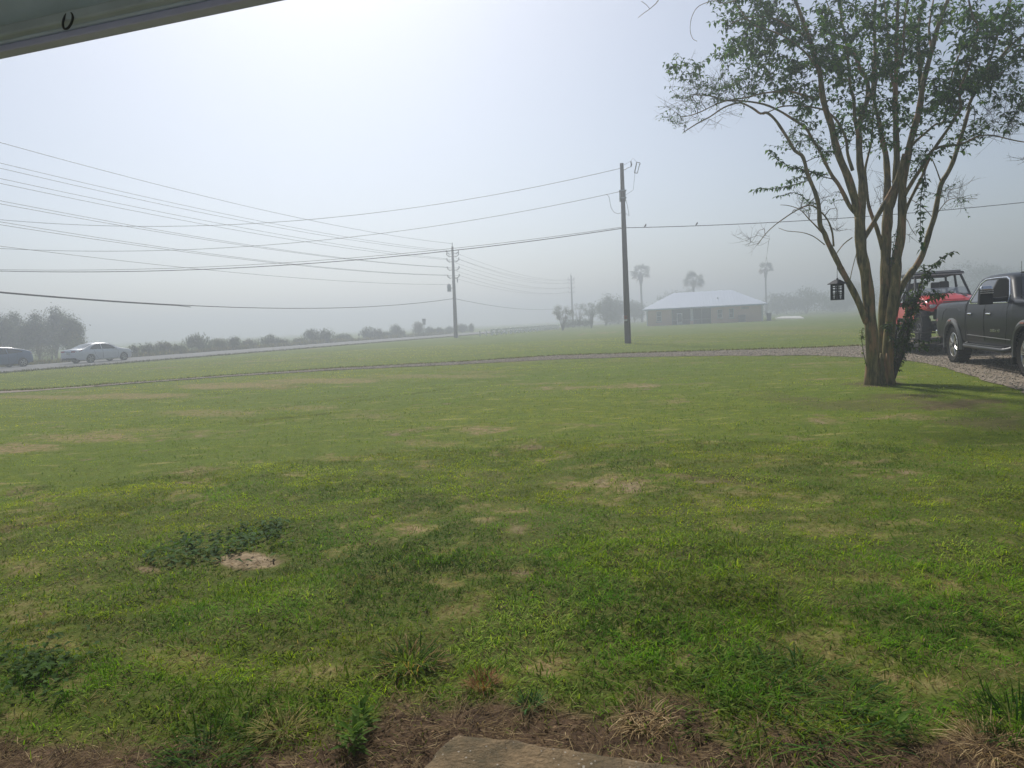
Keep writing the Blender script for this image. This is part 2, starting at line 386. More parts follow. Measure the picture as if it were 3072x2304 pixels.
# gravel
def gravel_mat():
    m_ = bpy.data.materials.new('crushed stone'); m_.use_nodes = True; nn = m_.node_tree.nodes; ll = m_.node_tree.links; b = nn['Principled BSDF']; b.inputs['Roughness'].default_value = .9
    geo = nn.new('ShaderNodeNewGeometry')
    vo = nn.new('ShaderNodeTexVoronoi'); vo.inputs['Scale'].default_value = 30; ll.new(geo.outputs['Position'], vo.inputs['Vector'])
    cr = nn.new('ShaderNodeValToRGB'); e = cr.color_ramp.elements; e[0].position = 0; e[0].color = (.17, .135, .095, 1); e[1].position = 1; e[1].color = (.42, .36, .28, 1)
    x = e.new(.5); x.color = (.26, .21, .15, 1); x = e.new(.8); x.color = (.31, .26, .195, 1)
    sp = nn.new('ShaderNodeSeparateColor'); ll.new(vo.outputs['Color'], sp.inputs[0]); ll.new(sp.outputs[0], cr.inputs[0])
    nz = nn.new('ShaderNodeTexNoise'); nz.inputs['Scale'].default_value = .9; nz.inputs['Detail'].default_value = 5; ll.new(geo.outputs['Position'], nz.inputs[0])
    mr = nn.new('ShaderNodeMapRange'); mr.inputs[1].default_value = .42; mr.inputs[2].default_value = .75; mr.inputs[4].default_value = .45; ll.new(nz.outputs[0], mr.inputs[0])
    mx = nn.new('ShaderNodeMix'); mx.data_type = 'RGBA'; ll.new(mr.outputs[0], mx.inputs[0]); n5 = nn.new('ShaderNodeTexNoise'); n5.inputs['Scale'].default_value = 5; n5.inputs['Detail'].default_value = 6; n5.inputs['Roughness'].default_value = .75; ll.new(geo.outputs['Position'], n5.inputs[0]); m5 = nn.new('ShaderNodeMix'); m5.data_type = 'RGBA'; r5 = nn.new('ShaderNodeMapRange'); r5.inputs[1].default_value = .40; r5.inputs[2].default_value = .62; r5.inputs[3].default_value = .75; r5.inputs[4].default_value = 0; ll.new(n5.outputs[0], r5.inputs[0]); ll.new(r5.outputs[0], m5.inputs[0]); ll.new(cr.outputs[0], m5.inputs[6]); m5.inputs[7].default_value = (.115, .085, .055, 1); ll.new(m5.outputs[2], mx.inputs[6]); mx.inputs[7].default_value = (.15, .11, .075, 1)
    ll.new(mx.outputs[2], b.inputs['Base Color'])
    bp = nn.new('ShaderNodeBump'); bp.inputs['Strength'].default_value = .6; bp.inputs['Distance'].default_value = .012; bp.invert = True; ll.new(vo.outputs['Distance'], bp.inputs['Height']); ll.new(bp.outputs[0], b.inputs['Normal'])
    return m_
DRIVE_Z = .012
DNs = DN + np.c_[(fbm(np.arange(120) * .9, np.zeros(120), 9) - .5) * .0, (fbm(np.arange(120) * .9, np.zeros(120), 9) - .5) * .7]
DFs = DF + np.c_[np.zeros(120), (fbm(np.arange(120) * .9, np.ones(120) * 5, 19) - .5) * .7]
tag(strip_sheet('driveway', DNs, DFs, DRIVE_Z, gravel_mat(), 10), 'curved gravel driveway crossing the lawn', 'driveway', kind='structure')
# loose stones lying on the gravel
def stones():
    n = 30000; k = RNG.integers(0, 119, n); s = RNG.random(n); t = RNG.random(n)
    A = DN[k] * (1 - s)[:, None] + DN[k + 1] * s[:, None]; B = DF[k] * (1 - s)[:, None] + DF[k + 1] * s[:, None]; P = A * (1 - t)[:, None] + B * t[:, None]
    keep = (P[:, 1] < 34) & (P[:, 0] > -14); P = P[keep]; n = len(P)
    oc = np.array([(1, 0, 0), (-1, 0, 0), (0, 1, 0), (0, -1, 0), (0, 0, .7), (0, 0, -.7)]); fc = np.array([(0, 2, 4), (2, 1, 4), (1, 3, 4), (3, 0, 4), (2, 0, 5), (1, 2, 5), (3, 1, 5), (0, 3, 5)])
    sz = RNG.uniform(.011, .024, n); an = RNG.random(n) * 6.28
    O = oc[None] * sz[:, None, None] * RNG.uniform(.6, 1.3, (n, 6, 1)); c, s_ = np.cos(an)[:, None], np.sin(an)[:, None]
    V = np.stack([O[..., 0] * c - O[..., 1] * s_ + P[:, :1], O[..., 0] * s_ + O[..., 1] * c + P[:, 1:], O[..., 2] + DRIVE_Z + sz[:, None] * .4], -1).reshape(-1, 3)
    F = (np.arange(n)[:, None, None] * 6 + fc[None]).reshape(-1, 3)
    c0 = RNG.uniform(.22, .62, n)[:, None] * np.array([1, .88, .72]); C = np.repeat(c0, 6, 0)
    return tag(np_mesh('gravel', V, F.ravel(), np.arange(len(F)) * 3, np.full(len(F), 3), leaf_mat('loose stone', translucency=0.0, rough=.9), colors=C), 'loose tan and grey stones on the driveway', 'gravel', kind='stuff')
stones()
# asphalt
RT = np.linspace(-70, 520, 60)
RA = ROAD_P + ROAD_D * RT[:, None]; RB = RA + ROAD_L * 11.0
asph = mat('worn asphalt', (.13, .13, .135), .9, var=.25, scale=1.3, bump=.3, bscale=90, stretch=(1, 1, 1))
tag(strip_sheet('road', RA, RB, .02, asph, 6, .03), 'pale grey country road along the far side of the lawn', 'road', kind='structure')
# concrete pad beside the far house
cp = gnd(2325, 962); 
mb = MB(); mb.prism([tuple(gnd(*p)[:2]) for p in ((2325, 957.5), (2412, 957), (2400, 951), (2345, 951.5))], .0, .16, 'z')
tag(mb.build('concrete_pad', mat('pale concrete', (.62, .62, .60), .8)), 'pale concrete slab on the grass beside the far house', 'concrete pad')
# ------------------------------------------------------------------ grass blades, dead grass, weeds
SLAB_C = gnd(1338, 2180, .05)[:2]
def in_slab(x, y, pad=0.0):
    a = (x - SLAB_C[0]) * HU[0] + (y - SLAB_C[1]) * HU[1]; b = (x - SLAB_C[0]) * HN[0] + (y - SLAB_C[1]) * HN[1]
    return (a > -pad) & (b < pad) & (a < 1.7) & (b > -1.3)
TREE_XY = gnd(2643, 1150)[:2]

def blades(P, yaw, L, W, lean, curl, col, nseg, tipf=.85, z0=None):
    """arrays of curved tapering blades; nseg 1 gives a triangle, 2 a quad and a triangle, 3 two quads and a triangle"""
    n = len(P); dx, dy = np.cos(yaw), np.sin(yaw); sx, sy = -dy, dx
    z0 = hgt(P[:, 0], P[:, 1]) - .004 if z0 is None else z0
    lev = {1: [0, 1], 2: [0, .55, 1], 3: [0, .38, .72, 1]}[nseg]
    wid = {1: [1, 0], 2: [.8, 1, 0], 3: [.7, 1, .75, 0]}[nseg]
    rows = []
    for t, w in zip(lev, wid):
        ang = lean + curl * t
        h = L * t * np.cos(np.clip(ang * .92, 0, 1.56)); o = L * t * np.sin(ang)
        h = np.maximum(h, .003 * t)
        cx = P[:, 0] + dx * o; cy = P[:, 1] + dy * o; cz = z0 + h
        if w > 0:
            rows.append(np.c_[cx - sx * W * w / 2, cy - sy * W * w / 2, cz]); rows.append(np.c_[cx + sx * W * w / 2, cy + sy * W * w / 2, cz])
        else: rows.append(np.c_[cx, cy, cz])
    k = len(rows); V = np.stack(rows, 1).reshape(-1, 3); base = np.arange(n)[:, None] * k
    quads = []; 
    for q in range(nseg - 1): quads.append(base + np.array([2 * q, 2 * q + 1, 2 * q + 3, 2 * q + 2])[None])
    tri = base + np.array([k - 3, k - 2, k - 1])[None]
    Q = np.concatenate(quads) if quads else np.zeros((0, 4), int)
    C = np.repeat(col, k, 0)
    return V, Q, tri, C
def join_blades(name, groups, m, parent=None):
    Vs, Qs, Ts, Cs, o = [], [], [], [], 0
    for V, Q, T, C in groups:
        Vs.append(V); Qs.append(Q + o); Ts.append(T + o); Cs.append(C); o += len(V)
    V = np.concatenate(Vs); Q = np.concatenate(Qs); T = np.concatenate(Ts); C = np.concatenate(Cs)
    loops = np.r_[Q.ravel(), T.ravel()]; st = np.r_[np.arange(len(Q)) * 4, len(Q) * 4 + np.arange(len(T)) * 3]; to = np.r_[np.full(len(Q), 4), np.full(len(T), 3)]
    return np_mesh(name, V, loops, st, to, m, parent=parent, colors=C)

GRASS_M = leaf_mat('grass blade', translucency=.42, rough=.6, spec=.03)
STRAW_M = leaf_mat('dry straw', translucency=.2, rough=.8)
def polar(n, r0, r1, a=44):
    r = np.sqrt(RNG.random(n) * (r1 * r1 - r0 * r0) + r0 * r0); az = np.radians(RNG.uniform(-a, a, n))
    return np.c_[r * np.sin(az), r * np.cos(az)], r
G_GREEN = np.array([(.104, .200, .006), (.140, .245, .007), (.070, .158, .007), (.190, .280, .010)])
def grass():
    out = []
    for (n, r0, r1, nseg, L, W) in ((105000, 1.9, 4.6, 3, (.022, .060), (.0025, .0052)), (200000, 4.6, 8.5, 2, (.018, .044), (.0035, .0062)),
                                    (250000, 8.5, 14, 1, (.014, .032), (.005, .0088)), (170000, 14, 25, 1, (.02, .045), (.009, .019)), (190000, 25, 52, 1, (.02, .05), (.016, .034))):
        aw = 60 if r1 < 9 else 52 if r1 < 15 else 44; n = int(n * aw / 44); P, r = polar(n, r0, r1, aw)
        x, y = P.T; M = lawn(x, y)
        clump = fbm(x * 7, y * 7, 61, 2)
        keep_p = (1 - .86 * M['strip']) * (1 - .90 * M['bare']) * (1 - .2 * M['dry']) * (.72 + .55 * sstep(.25, .6, clump)) * (1 - .6 * np.clip(M['rut'], 0, 1))
        keep = (RNG.random(n) < keep_p) & (~in_poly(x, y, DRIVE_POLY) | (fbm(x * 1.3, y * 1.3, 201, 3) > .60)) & ~in_slab(x, y, .03)
        keep &= (road_off(x, y) < -.6) & (np.hypot(x - TREE_XY[0], y - TREE_XY[1]) > .42)
        P = P[keep]; r = r[keep]; M = {k: q[keep] for k, q in M.items()}; clump = clump[keep]; n = len(P)
        g = G_GREEN[RNG.integers(0, 4, n)] * RNG.uniform(.75, 1.3, (n, 1))
        yel = np.clip(.25 + 1.6 * (M['nL'] - .45) + .7 * (M['nb'] - .5) - .5 * M['lush'] + .012 * r - .18 * sstep(11, 5, r) + .25 * sstep(4, -6, P[:, 0]) * sstep(7, 12, r) + RNG.normal(0, .16, n), 0, 1)[:, None]
        g = g * (1 - yel) + np.array([.305, .322, .012]) * RNG.uniform(.75, 1.25, (n, 1)) * yel
        lu = np.clip(M['lush'] * .55 + .75 * sstep(.5, .66, M['nm'] + .14 * sstep(6.5, 4, r)) * (r < 16), 0, .85)[:, None]; g = g * (1 - lu) + np.array([.060, .160, .012]) * RNG.uniform(.7, 1.35, (n, 1)) * lu  # dark share raised close to the house: foreground shade painted into the blades
        pale = sstep(.52, .66, fbm(P[:, 0] * 1.9 + 31, P[:, 1] * 1.9, 133, 3)) * (RNG.random(n) < .75)
        pl = (pale * .8 * (r < 22))[:, None]; g = g * (1 - pl) + np.array([.23, .30, .055]) * RNG.uniform(.7, 1.25, (n, 1)) * pl
        straw = sstep(.53, .66, fbm(P[:, 0] * 2.6 + 77, P[:, 1] * 2.6, 151, 3)) * (r < 34)
        al_ = P[:, 0] * .985 - P[:, 1] * .17; ac_ = P[:, 0] * .17 + P[:, 1] * .985
        ton = (.68 + .80 * sstep(.32, .66, fbm(P[:, 0] * 2.4, P[:, 1] * 3.6, 171, 3))) * (.80 + .42 * sstep(.3, .65, fbm(al_ * .35, ac_ * 1.5, 181, 3))); g = g * ton[:, None]
        isdry = RNG.random(n) < np.clip(.45 * straw + .34 * sstep(.58, .70, fbm(P[:, 0] * 7 + 9, P[:, 1] * 7, 211, 2)) * (r < 28) + .10 + .05 * (r < 9) + .80 * M['dry'] + .35 * M['bare'] + .3 * M['strip'], 0, .9)
        st = np.array([(.34, .26, .115), (.26, .18, .08), (.42, .34, .17)])[RNG.integers(0, 3, n)] * RNG.uniform(.6, 1.15, (n, 1))
        g[isdry] = st[isdry]
        Ls = RNG.uniform(*L, n) * (.65 + .5 * clump + .75 * M['lush'] * (r < 9)) * np.where(isdry, .8, 1)
        Ws = RNG.uniform(*W, n) * np.where(isdry, .6, 1)
        lean = np.abs(RNG.normal(.75, .35, n)) + .35 * isdry; curl = RNG.uniform(.1, .9, n)
        # blades of one tuft share a direction
        yaw = fbm(P[:, 0] * 5, P[:, 1] * 5, 71, 2) * 18 + RNG.normal(0, 1.0, n)
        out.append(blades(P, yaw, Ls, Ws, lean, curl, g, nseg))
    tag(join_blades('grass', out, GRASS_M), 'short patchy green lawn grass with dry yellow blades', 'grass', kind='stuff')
grass()

def crabgrass():
    """broader pale leaves that lie between the fine blades"""
    out = []
    for n, r0, r1, L, W in ((15000, 2.2, 4.8, (.025, .06), (.005, .009)), (24000, 4.8, 9, (.02, .05), (.006, .010)), (16000, 9, 15, (.02, .045), (.008, .014))):
        P, r = polar(n, r0, r1); x, y = P.T; M = lawn(x, y)
        pt = fbm(x * 1.7, y * 1.7, 83, 3)
        keep = (RNG.random(n) < (sstep(.42, .72, pt) * .95 + .12) * (1 - .8 * M['bare'])) & (M['strip'] < .6) & ~in_slab(x, y, .05) & ~in_poly(x, y, DRIVE_POLY)
        P = P[keep]; n = len(P); pt = pt[keep]
        c = np.array([(.17, .26, .035), (.13, .225, .025), (.22, .30, .055), (.10, .18, .025)])[RNG.integers(0, 4, n)] * RNG.uniform(.75, 1.25, (n, 1))
        out.append(blades(P, RNG.random(n) * 6.28, RNG.uniform(*L, n), RNG.uniform(*W, n), RNG.uniform(.5, 1.25, n), RNG.uniform(-.2, .8, n), c, 2 if r0 > 4 else 3, z0=hgt(P[:, 0], P[:, 1]) + RNG.uniform(0, .025, n)))
    tag(join_blades('crabgrass', out, GRASS_M), 'pale broad leaved crabgrass spread through the near lawn', 'crabgrass', kind='stuff')
crabgrass()

def dead_grass():
    n = 150000; P, r = polar(n, 1.6, 10.5, 52); x, y = P.T; M = lawn(x, y)
    k = RNG.random(n) < np.clip(M['strip'] * 1.0 + .35 * M['dry'] * (r < 9.5) + .6 * M['bare'] + .30 * sstep(.30, .62, M['nf']), 0, 1) * np.where(M['strip'] > .4, 1, .5)
    k &= ~in_slab(x, y, -.025)
    P = P[k]; n = len(P)
    c = np.array([(.165, .11, .055), (.26, .19, .095), (.10, .064, .036), (.36, .28, .155), (.06, .042, .026)])[RNG.choice(5, n, p=[.3, .25, .22, .1, .13])] * RNG.uniform(.65, 1.2, (n, 1))
    yaw = fbm(P[:, 0] * 3, P[:, 1] * 3, 91, 2) * 16 + RNG.normal(0, .9, n)
    G = [blades(P, yaw, RNG.uniform(.025, .095, n), RNG.uniform(.0013, .0032, n), RNG.uniform(1.25, 1.64, n), RNG.uniform(-.2, .2, n), c, 2, z0=np.where(in_slab(P[:, 0], P[:, 1], .01), .054, hgt(P[:, 0], P[:, 1])) + np.abs(RNG.normal(0, .008, n)))]
    n2 = 26000; P2, r2 = polar(n2, 1.7, 3.6, 46); M2 = lawn(*P2.T); k2 = (RNG.random(n2) < M2['strip']) & ~in_slab(*P2.T, 0); P2 = P2[k2]; n2 = len(P2)
    c2 = np.array([(.165, .11, .055), (.26, .19, .095), (.10, .064, .036), (.36, .28, .155), (.06, .042, .026)])[RNG.choice(5, n2, p=[.3, .25, .22, .1, .13])] * RNG.uniform(.65, 1.2, (n2, 1))
    G.append(blades(P2, fbm(P2[:, 0] * 3, P2[:, 1] * 3, 91, 2) * 16 + RNG.normal(0, .9, n2), RNG.uniform(.02, .08, n2), RNG.uniform(.0013, .003, n2), RNG.uniform(1.25, 1.62, n2), RNG.uniform(-.3, .3, n2), c2, 2, z0=hgt(P2[:, 0], P2[:, 1]) + np.abs(RNG.normal(0, .009, n2))))
    tag(join_blades('dead_grass', G, STRAW_M), 'matted brown dead grass along the house front', 'dead grass', kind='stuff')
dead_grass()

def clods():
    """crumbs of soil and dead leaf bits in the bare strip"""
    n = 9500; P, r = polar(n, 1.7, 6.6, 46); M = lawn(*P.T); k = (RNG.random(n) < M['strip'] + .8 * M['bare']) & ~in_slab(*P.T, 0); P = P[k]; n = len(P)
    c = np.array([(.10, .07, .045), (.17, .115, .07), (.24, .16, .09)])[RNG.integers(0, 3, n)] * RNG.uniform(.6, 1.2, (n, 1))
    G = [blades(P, RNG.random(n) * 6.28, RNG.uniform(.01, .03, n), RNG.uniform(.006, .016, n), RNG.uniform(.9, 1.6, n), RNG.uniform(-.4, .4, n), c, 2, z0=hgt(P[:, 0], P[:, 1]) + RNG.uniform(0, .012, n))]
    tag(join_blades('leaf_litter', G, STRAW_M), 'small brown leaf scraps on the bare soil', 'leaf litter', kind='stuff')
clods()

def tuft(name, label, cat, u, v, n, spread, L, W, cols, lean=(.2, 1.2), dirbias=None, m=None, group=None):
    g = gnd(u, v)[:2]; a = RNG.random(n) * 6.28; q = spread * np.sqrt(RNG.random(n)) * .5
    P = np.c_[np.cos(a) * q, np.sin(a) * q]; yaw = a + RNG.normal(0, .45, n)
    if dirbias is not None: yaw = np.where(RNG.random(n) < .6, dirbias + RNG.normal(0, .5, n), yaw)
    c = np.array(cols)[RNG.integers(0, len(cols), n)] * RNG.uniform(.75, 1.3, (n, 1))
    o = join_blades(name, [blades(P, yaw, RNG.uniform(*L, n), RNG.uniform(*W, n), RNG.uniform(*lean, n), RNG.uniform(.1, .9, n), c, 3, z0=np.zeros(n))], m or GRASS_M)
    o.location = (g[0], g[1], hz(*g) - .005)
    return tag(o, label, cat, group)
DEEP = [(.05, .115, .014), (.075, .15, .02), (.035, .09, .02), (.11, .18, .03)]
STRW = [(.36, .26, .13), (.27, .18, .085), (.44, .34, .19)]
tuft('grass_tuft', 'big dense green clump of long blades at the right edge of the bare strip', 'grass tuft', 2330, 2105, 620, .85, (.07, .15), (.004, .008), DEEP, (.6, 1.4), dirbias=-.7)
tuft('grass_tuft', 'tall dark green grass clump at the bottom left of the lawn', 'grass tuft', 640, 2275, 330, .36, (.06, .14), (.004, .007), DEEP, (.4, 1.3), dirbias=-2.2)
tuft('grass_tuft', 'splayed tawny dead tuft lying right of the concrete slab corner', 'dead tuft', 1935, 2170, 240, .16, (.05, .12), (.0025, .004), STRW, (.7, 1.45), dirbias=-2.0, m=STRAW_M)
tuft('grass_tuft', 'reddish brown dried tuft on the grass edge above the slab', 'dead tuft', 1450, 2070, 160, .09, (.05, .10), (.002, .004), [(.30, .16, .07), (.22, .13, .06)], (.2, .9), m=STRAW_M)
tuft('grass_tuft', 'pale straw tuft at the far right of the bare strip', 'dead tuft', 2960, 2230, 260, .16, (.05, .13), (.002, .004), STRW, (.7, 1.45), m=STRAW_M)
tuft('grass_tuft', 'yellowish splayed tuft left of the weeds beside the slab', 'dead tuft', 850, 2200, 220, .12, (.06, .13), (.003, .005), [(.30, .25, .09), (.22, .20, .06), (.13, .16, .03)], (.6, 1.35), m=STRAW_M)
tuft('grass_tuft', 'small bluish green sprout in the bare strip above the slab', 'grass tuft', 1585, 2128, 60, .06, (.05, .10), (.004, .007), [(.07, .15, .05), (.10, .19, .06)], (.3, 1.2))
tuft('grass_tuft', 'bright green upright grass tuft at the far right edge', 'grass tuft', 3050, 2180, 200, .3, (.06, .13), (.004, .007), DEEP, (.1, .8))
tuft('grass_tuft', 'brownish green ragged tuft in the lawn above the bare strip', 'grass tuft', 1230, 2010, 260, .24, (.06, .13), (.003, .006), DEEP + STRW[:2], (.3, 1.3))

def leafy(name, label, cat, pts, L, W, cols, stems=None, kind=None, lean=(.75, 1.3), zr=(.02, .06)):
    P = np.array(pts); n = len(P); c = np.array(cols)[RNG.integers(0, len(cols), n)] * RNG.uniform(.75, 1.25, (n, 1))
    o = np_leaves(name, np.c_[P, hgt(P[:, 0], P[:, 1]) + RNG.uniform(*zr, n)], RNG.random(n) * 6.28, RNG.uniform(-.35, .25, n), RNG.uniform(*L, n), RNG.uniform(*W, n), c, GRASS_M)
    return tag(o, label, cat, kind=kind)
def leaf_arrays(P, yaw, pitch, L, W, col, fold=.25):
    """pointed oval leaves with a folded midrib: two quads each, starting at P"""
    n = len(P); d = np.c_[np.cos(yaw) * np.cos(pitch), np.sin(yaw) * np.cos(pitch), np.sin(pitch)]
    s = np.c_[-np.sin(yaw), np.cos(yaw), np.zeros(n)]; up = np.cross(d, s)
    L = L[:, None]; W = W[:, None]
    base = P; tip = P + d * L - up * L * -.0 + np.c_[np.zeros(n), np.zeros(n), -.12 * L[:, 0]]
    mid = P + d * L * .45
    lf = mid + s * W * .5 + up * W * fold; rt = mid - s * W * .5 + up * W * fold
    V = np.stack([base, lf, tip, rt, mid], 1).reshape(-1, 3); b = np.arange(n)[:, None] * 5
    T = np.concatenate([b + np.array([0, 4, 1]), b + np.array([1, 4, 2]), b + np.array([4, 3, 2]), b + np.array([0, 3, 4])])
    return V, T, np.repeat(col, 5, 0)
def np_leaves(name, P, yaw, pitch, L, W, col, m, parent=None):
    V, T, C = leaf_arrays(P, yaw, pitch, L, W, col)
    return np_mesh(name, V, T.ravel(), np.arange(len(T)) * 3, np.full(len(T), 3), m, parent=parent, colors=C)
def weed_patch():
    pts = []
    for (u, v, a, b, k) in ((770, 1600, 80, 30, 95), (650, 1630, 110, 30, 75), (560, 1665, 100, 24, 50), (480, 1690, 60, 16, 18), (830, 1585, 40, 16, 30), (680, 1640, 210, 55, 40)):
        for _ in range(k):
            t = random.random() * 6.28; q = math.sqrt(random.random()); pts.append(gnd(u + a * q * math.cos(t), v + b * q * math.sin(t))[:2])
    leafy('weed_patch', 'patch of broad dull green weed leaves beside bare soil in the lawn', 'weeds', pts, (.045, .08), (.024, .04), [(.06, .125, .035), (.085, .155, .052), (.045, .095, .026)], kind='stuff', zr=(.012, .055))
weed_patch()
def side_weeds():
    pts = [gnd(random.gauss(110, 70), random.gauss(2010, 45))[:2] for _ in range(170)]
    leafy('weed_patch', 'round leaved weeds in the lower left corner of the lawn', 'weeds', pts, (.03, .055), (.02, .035), [(.06, .12, .03), (.085, .155, .04), (.04, .085, .02)], kind='stuff', zr=(.02, .07))
side_weeds()
def seedling(u, v, k, R_, label):
    g = gnd(u, v)[:2]; z = hz(*g); P = []; yaw = []; pit = []
    for i in range(k):
        h = .01 + .07 * i / k; P.append((g[0] + random.gauss(0, R_), g[1] + random.gauss(0, R_), z + h)); yaw.append(i * 2.4 + random.gauss(0, .3)); pit.append(.1 + .7 * i / k)
    n = k; c = np.array([(.085, .17, .03), (.12, .21, .045)])[RNG.integers(0, 2, n)] * RNG.uniform(.8, 1.2, (n, 1))
    tag(np_leaves('seedling', np.array(P), np.array(yaw), np.array(pit), RNG.uniform(.04, .085, n), RNG.uniform(.014, .024, n), c, GRASS_M), label, 'seedling', 'seedlings in the bare strip')
seedling(1090, 2205, 34, .006, 'upper leafy weed seedling left of the concrete slab')
seedling(1062, 2262, 40, .008, 'lower bright green weed seedling left of the concrete slab')
seedling(2685, 2212, 16, .004, 'small four leaved weed at the right of the bare strip')

def drive_fringe():
    n = 16000; k = RNG.integers(0, 119, n); f = RNG.random(n)[:, None]; P = DF[k] * (1 - f) + DF[k + 1] * f; t = P - DN[k]; t /= np.linalg.norm(t, axis=1)[:, None]; P = P + t * (np.abs(RNG.normal(.05, .22, n)) - .1)[:, None]
    ok = (P[:, 0] > -24) & (P[:, 0] < 14) & (RNG.random(n) < .35 + .9 * fbm(P[:, 0] * .8, P[:, 1] * 0, 77)); P = P[ok]; n = len(P)
    c = np.array([(.09, .12, .025), (.12, .12, .035), (.14, .09, .045), (.10, .15, .02)])[RNG.integers(0, 4, n)] * RNG.uniform(.7, 1.2, (n, 1))
    tag(join_blades('drive_fringe', [blades(P, RNG.random(n) * 6.28, RNG.uniform(.03, .11, n), RNG.uniform(.015, .03, n), RNG.uniform(.1, .9, n), RNG.uniform(0, .6, n), c, 2)], GRASS_M), 'darker unmown grass fringe on the far edge of the gravel driveway', 'grass', kind='stuff')
drive_fringe()

# ------------------------------------------------------------------ worn concrete slab at the bottom of the frame
def slab():
    nx, ny = 70, 60; a = np.linspace(0, 1.68, nx); b = np.linspace(0, -1.25, ny); A, B = np.meshgrid(a, b, indexing='ij')
    e1 = .035 * (fbm(B * 9, B * 0 + 2, 5) - .3) + .05 * np.exp(-np.abs(B) / .06); e2 = -.03 * (fbm(A * 8, A * 0 + 7, 6) - .35) - .02 * np.exp(-A / .07)
    A2 = A + e1 * np.exp(-A / .10); B2 = B + e2 * np.exp(B / .10)
    X = SLAB_C[0] + A2 * HU[0] + B2 * HN[0]; Y = SLAB_C[1] + A2 * HU[1] + B2 * HN[1]
    d = np.minimum(A, -B); Z = .052 + .010 * (fbm(X * 6, Y * 6, 8) - .5) + .006 * (fbm(X * 40, Y * 40, 9, 2) - .5) - .025 * np.exp(-d / .014) * (.5 + fbm(X * 14, Y * 14, 12))
    V = [tuple(q) for q in np.c_[X.ravel(), Y.ravel(), Z.ravel()]]; F = [(i * ny + j, (i + 1) * ny + j, (i + 1) * ny + j + 1, i * ny + j + 1) for i in range(nx - 1) for j in range(ny - 1)]
    o = len(V); ring = [i * ny for i in range(nx)][::-1] + [j for j in range(1, ny)]
    for k in ring: V.append((V[k][0], V[k][1], -.05))
    for q in range(len(ring) - 1): F.append((ring[q], ring[q + 1], o + q + 1, o + q))
    m_ = bpy.data.materials.new('worn aggregate concrete'); m_.use_nodes = True; nn = m_.node_tree.nodes; ll = m_.node_tree.links; b = nn['Principled BSDF']; b.inputs['Roughness'].default_value = .9
    geo = nn.new('ShaderNodeNewGeometry')
    def ns(s, d=5):
        t = nn.new('ShaderNodeTexNoise'); t.inputs['Scale'].default_value = s; t.inputs['Detail'].default_value = d; t.inputs['Roughness'].default_value = .7; ll.new(geo.outputs['Position'], t.inputs[0]); return t
    cr = nn.new('ShaderNodeValToRGB'); cr.color_ramp.elements[0].position = .38; cr.color_ramp.elements[0].color = (.085, .064, .028, 1); cr.color_ramp.elements[1].position = .62; cr.color_ramp.elements[1].color = (.255, .175, .09, 1)
    ll.new(ns(7, 8).outputs[0], cr.inputs[0])
    vo = nn.new('ShaderNodeTexVoronoi'); vo.inputs['Scale'].default_value = 75; ll.new(geo.outputs['Position'], vo.inputs['Vector'])
    sp = nn.new('ShaderNodeSeparateColor'); ll.new(vo.outputs['Color'], sp.inputs[0])
    gt = nn.new('ShaderNodeMath'); gt.operation = 'GREATER_THAN'; gt.inputs[1].default_value = .90; ll.new(sp.outputs[0], gt.inputs[0])
    lt = nn.new('ShaderNodeMath'); lt.operation = 'LESS_THAN'; lt.inputs[1].default_value = .30; ll.new(vo.outputs['Distance'], lt.inputs[0])
    mu = nn.new('ShaderNodeMath'); mu.operation = 'MULTIPLY'; ll.new(gt.outputs[0], mu.inputs[0]); ll.new(lt.outputs[0], mu.inputs[1])
    mx = nn.new('ShaderNodeMix'); mx.data_type = 'RGBA'; ll.new(mu.outputs[0], mx.inputs[0]); ll.new(cr.outputs[0], mx.inputs[6]); mx.inputs[7].default_value = (.36, .32, .26, 1)
    m3 = nn.new('ShaderNodeMix'); m3.data_type = 'RGBA'; r3 = nn.new('ShaderNodeMapRange'); r3.inputs[1].default_value = .52; r3.inputs[2].default_value = .66; r3.inputs[4].default_value = .75; ll.new(ns(3.3, 9).outputs[0], r3.inputs[0]); ll.new(r3.outputs[0], m3.inputs[0]); ll.new(mx.outputs[2], m3.inputs[6]); m3.inputs[7].default_value = (.085, .065, .042, 1); ll.new(m3.outputs[2], b.inputs['Base Color'])
    bp = nn.new('ShaderNodeBump'); bp.inputs['Strength'].default_value = 1.0; bp.inputs['Distance'].default_value = .02; ll.new(ns(45).outputs[0], bp.inputs['Height']); ll.new(bp.outputs[0], b.inputs['Normal'])
    mb = MB(); mb.add(V, F); tag(mb.build('concrete_slab', m_, smooth=True, angle=60), 'worn tan concrete step slab with a broken corner in the dead grass', 'concrete slab')
slab()
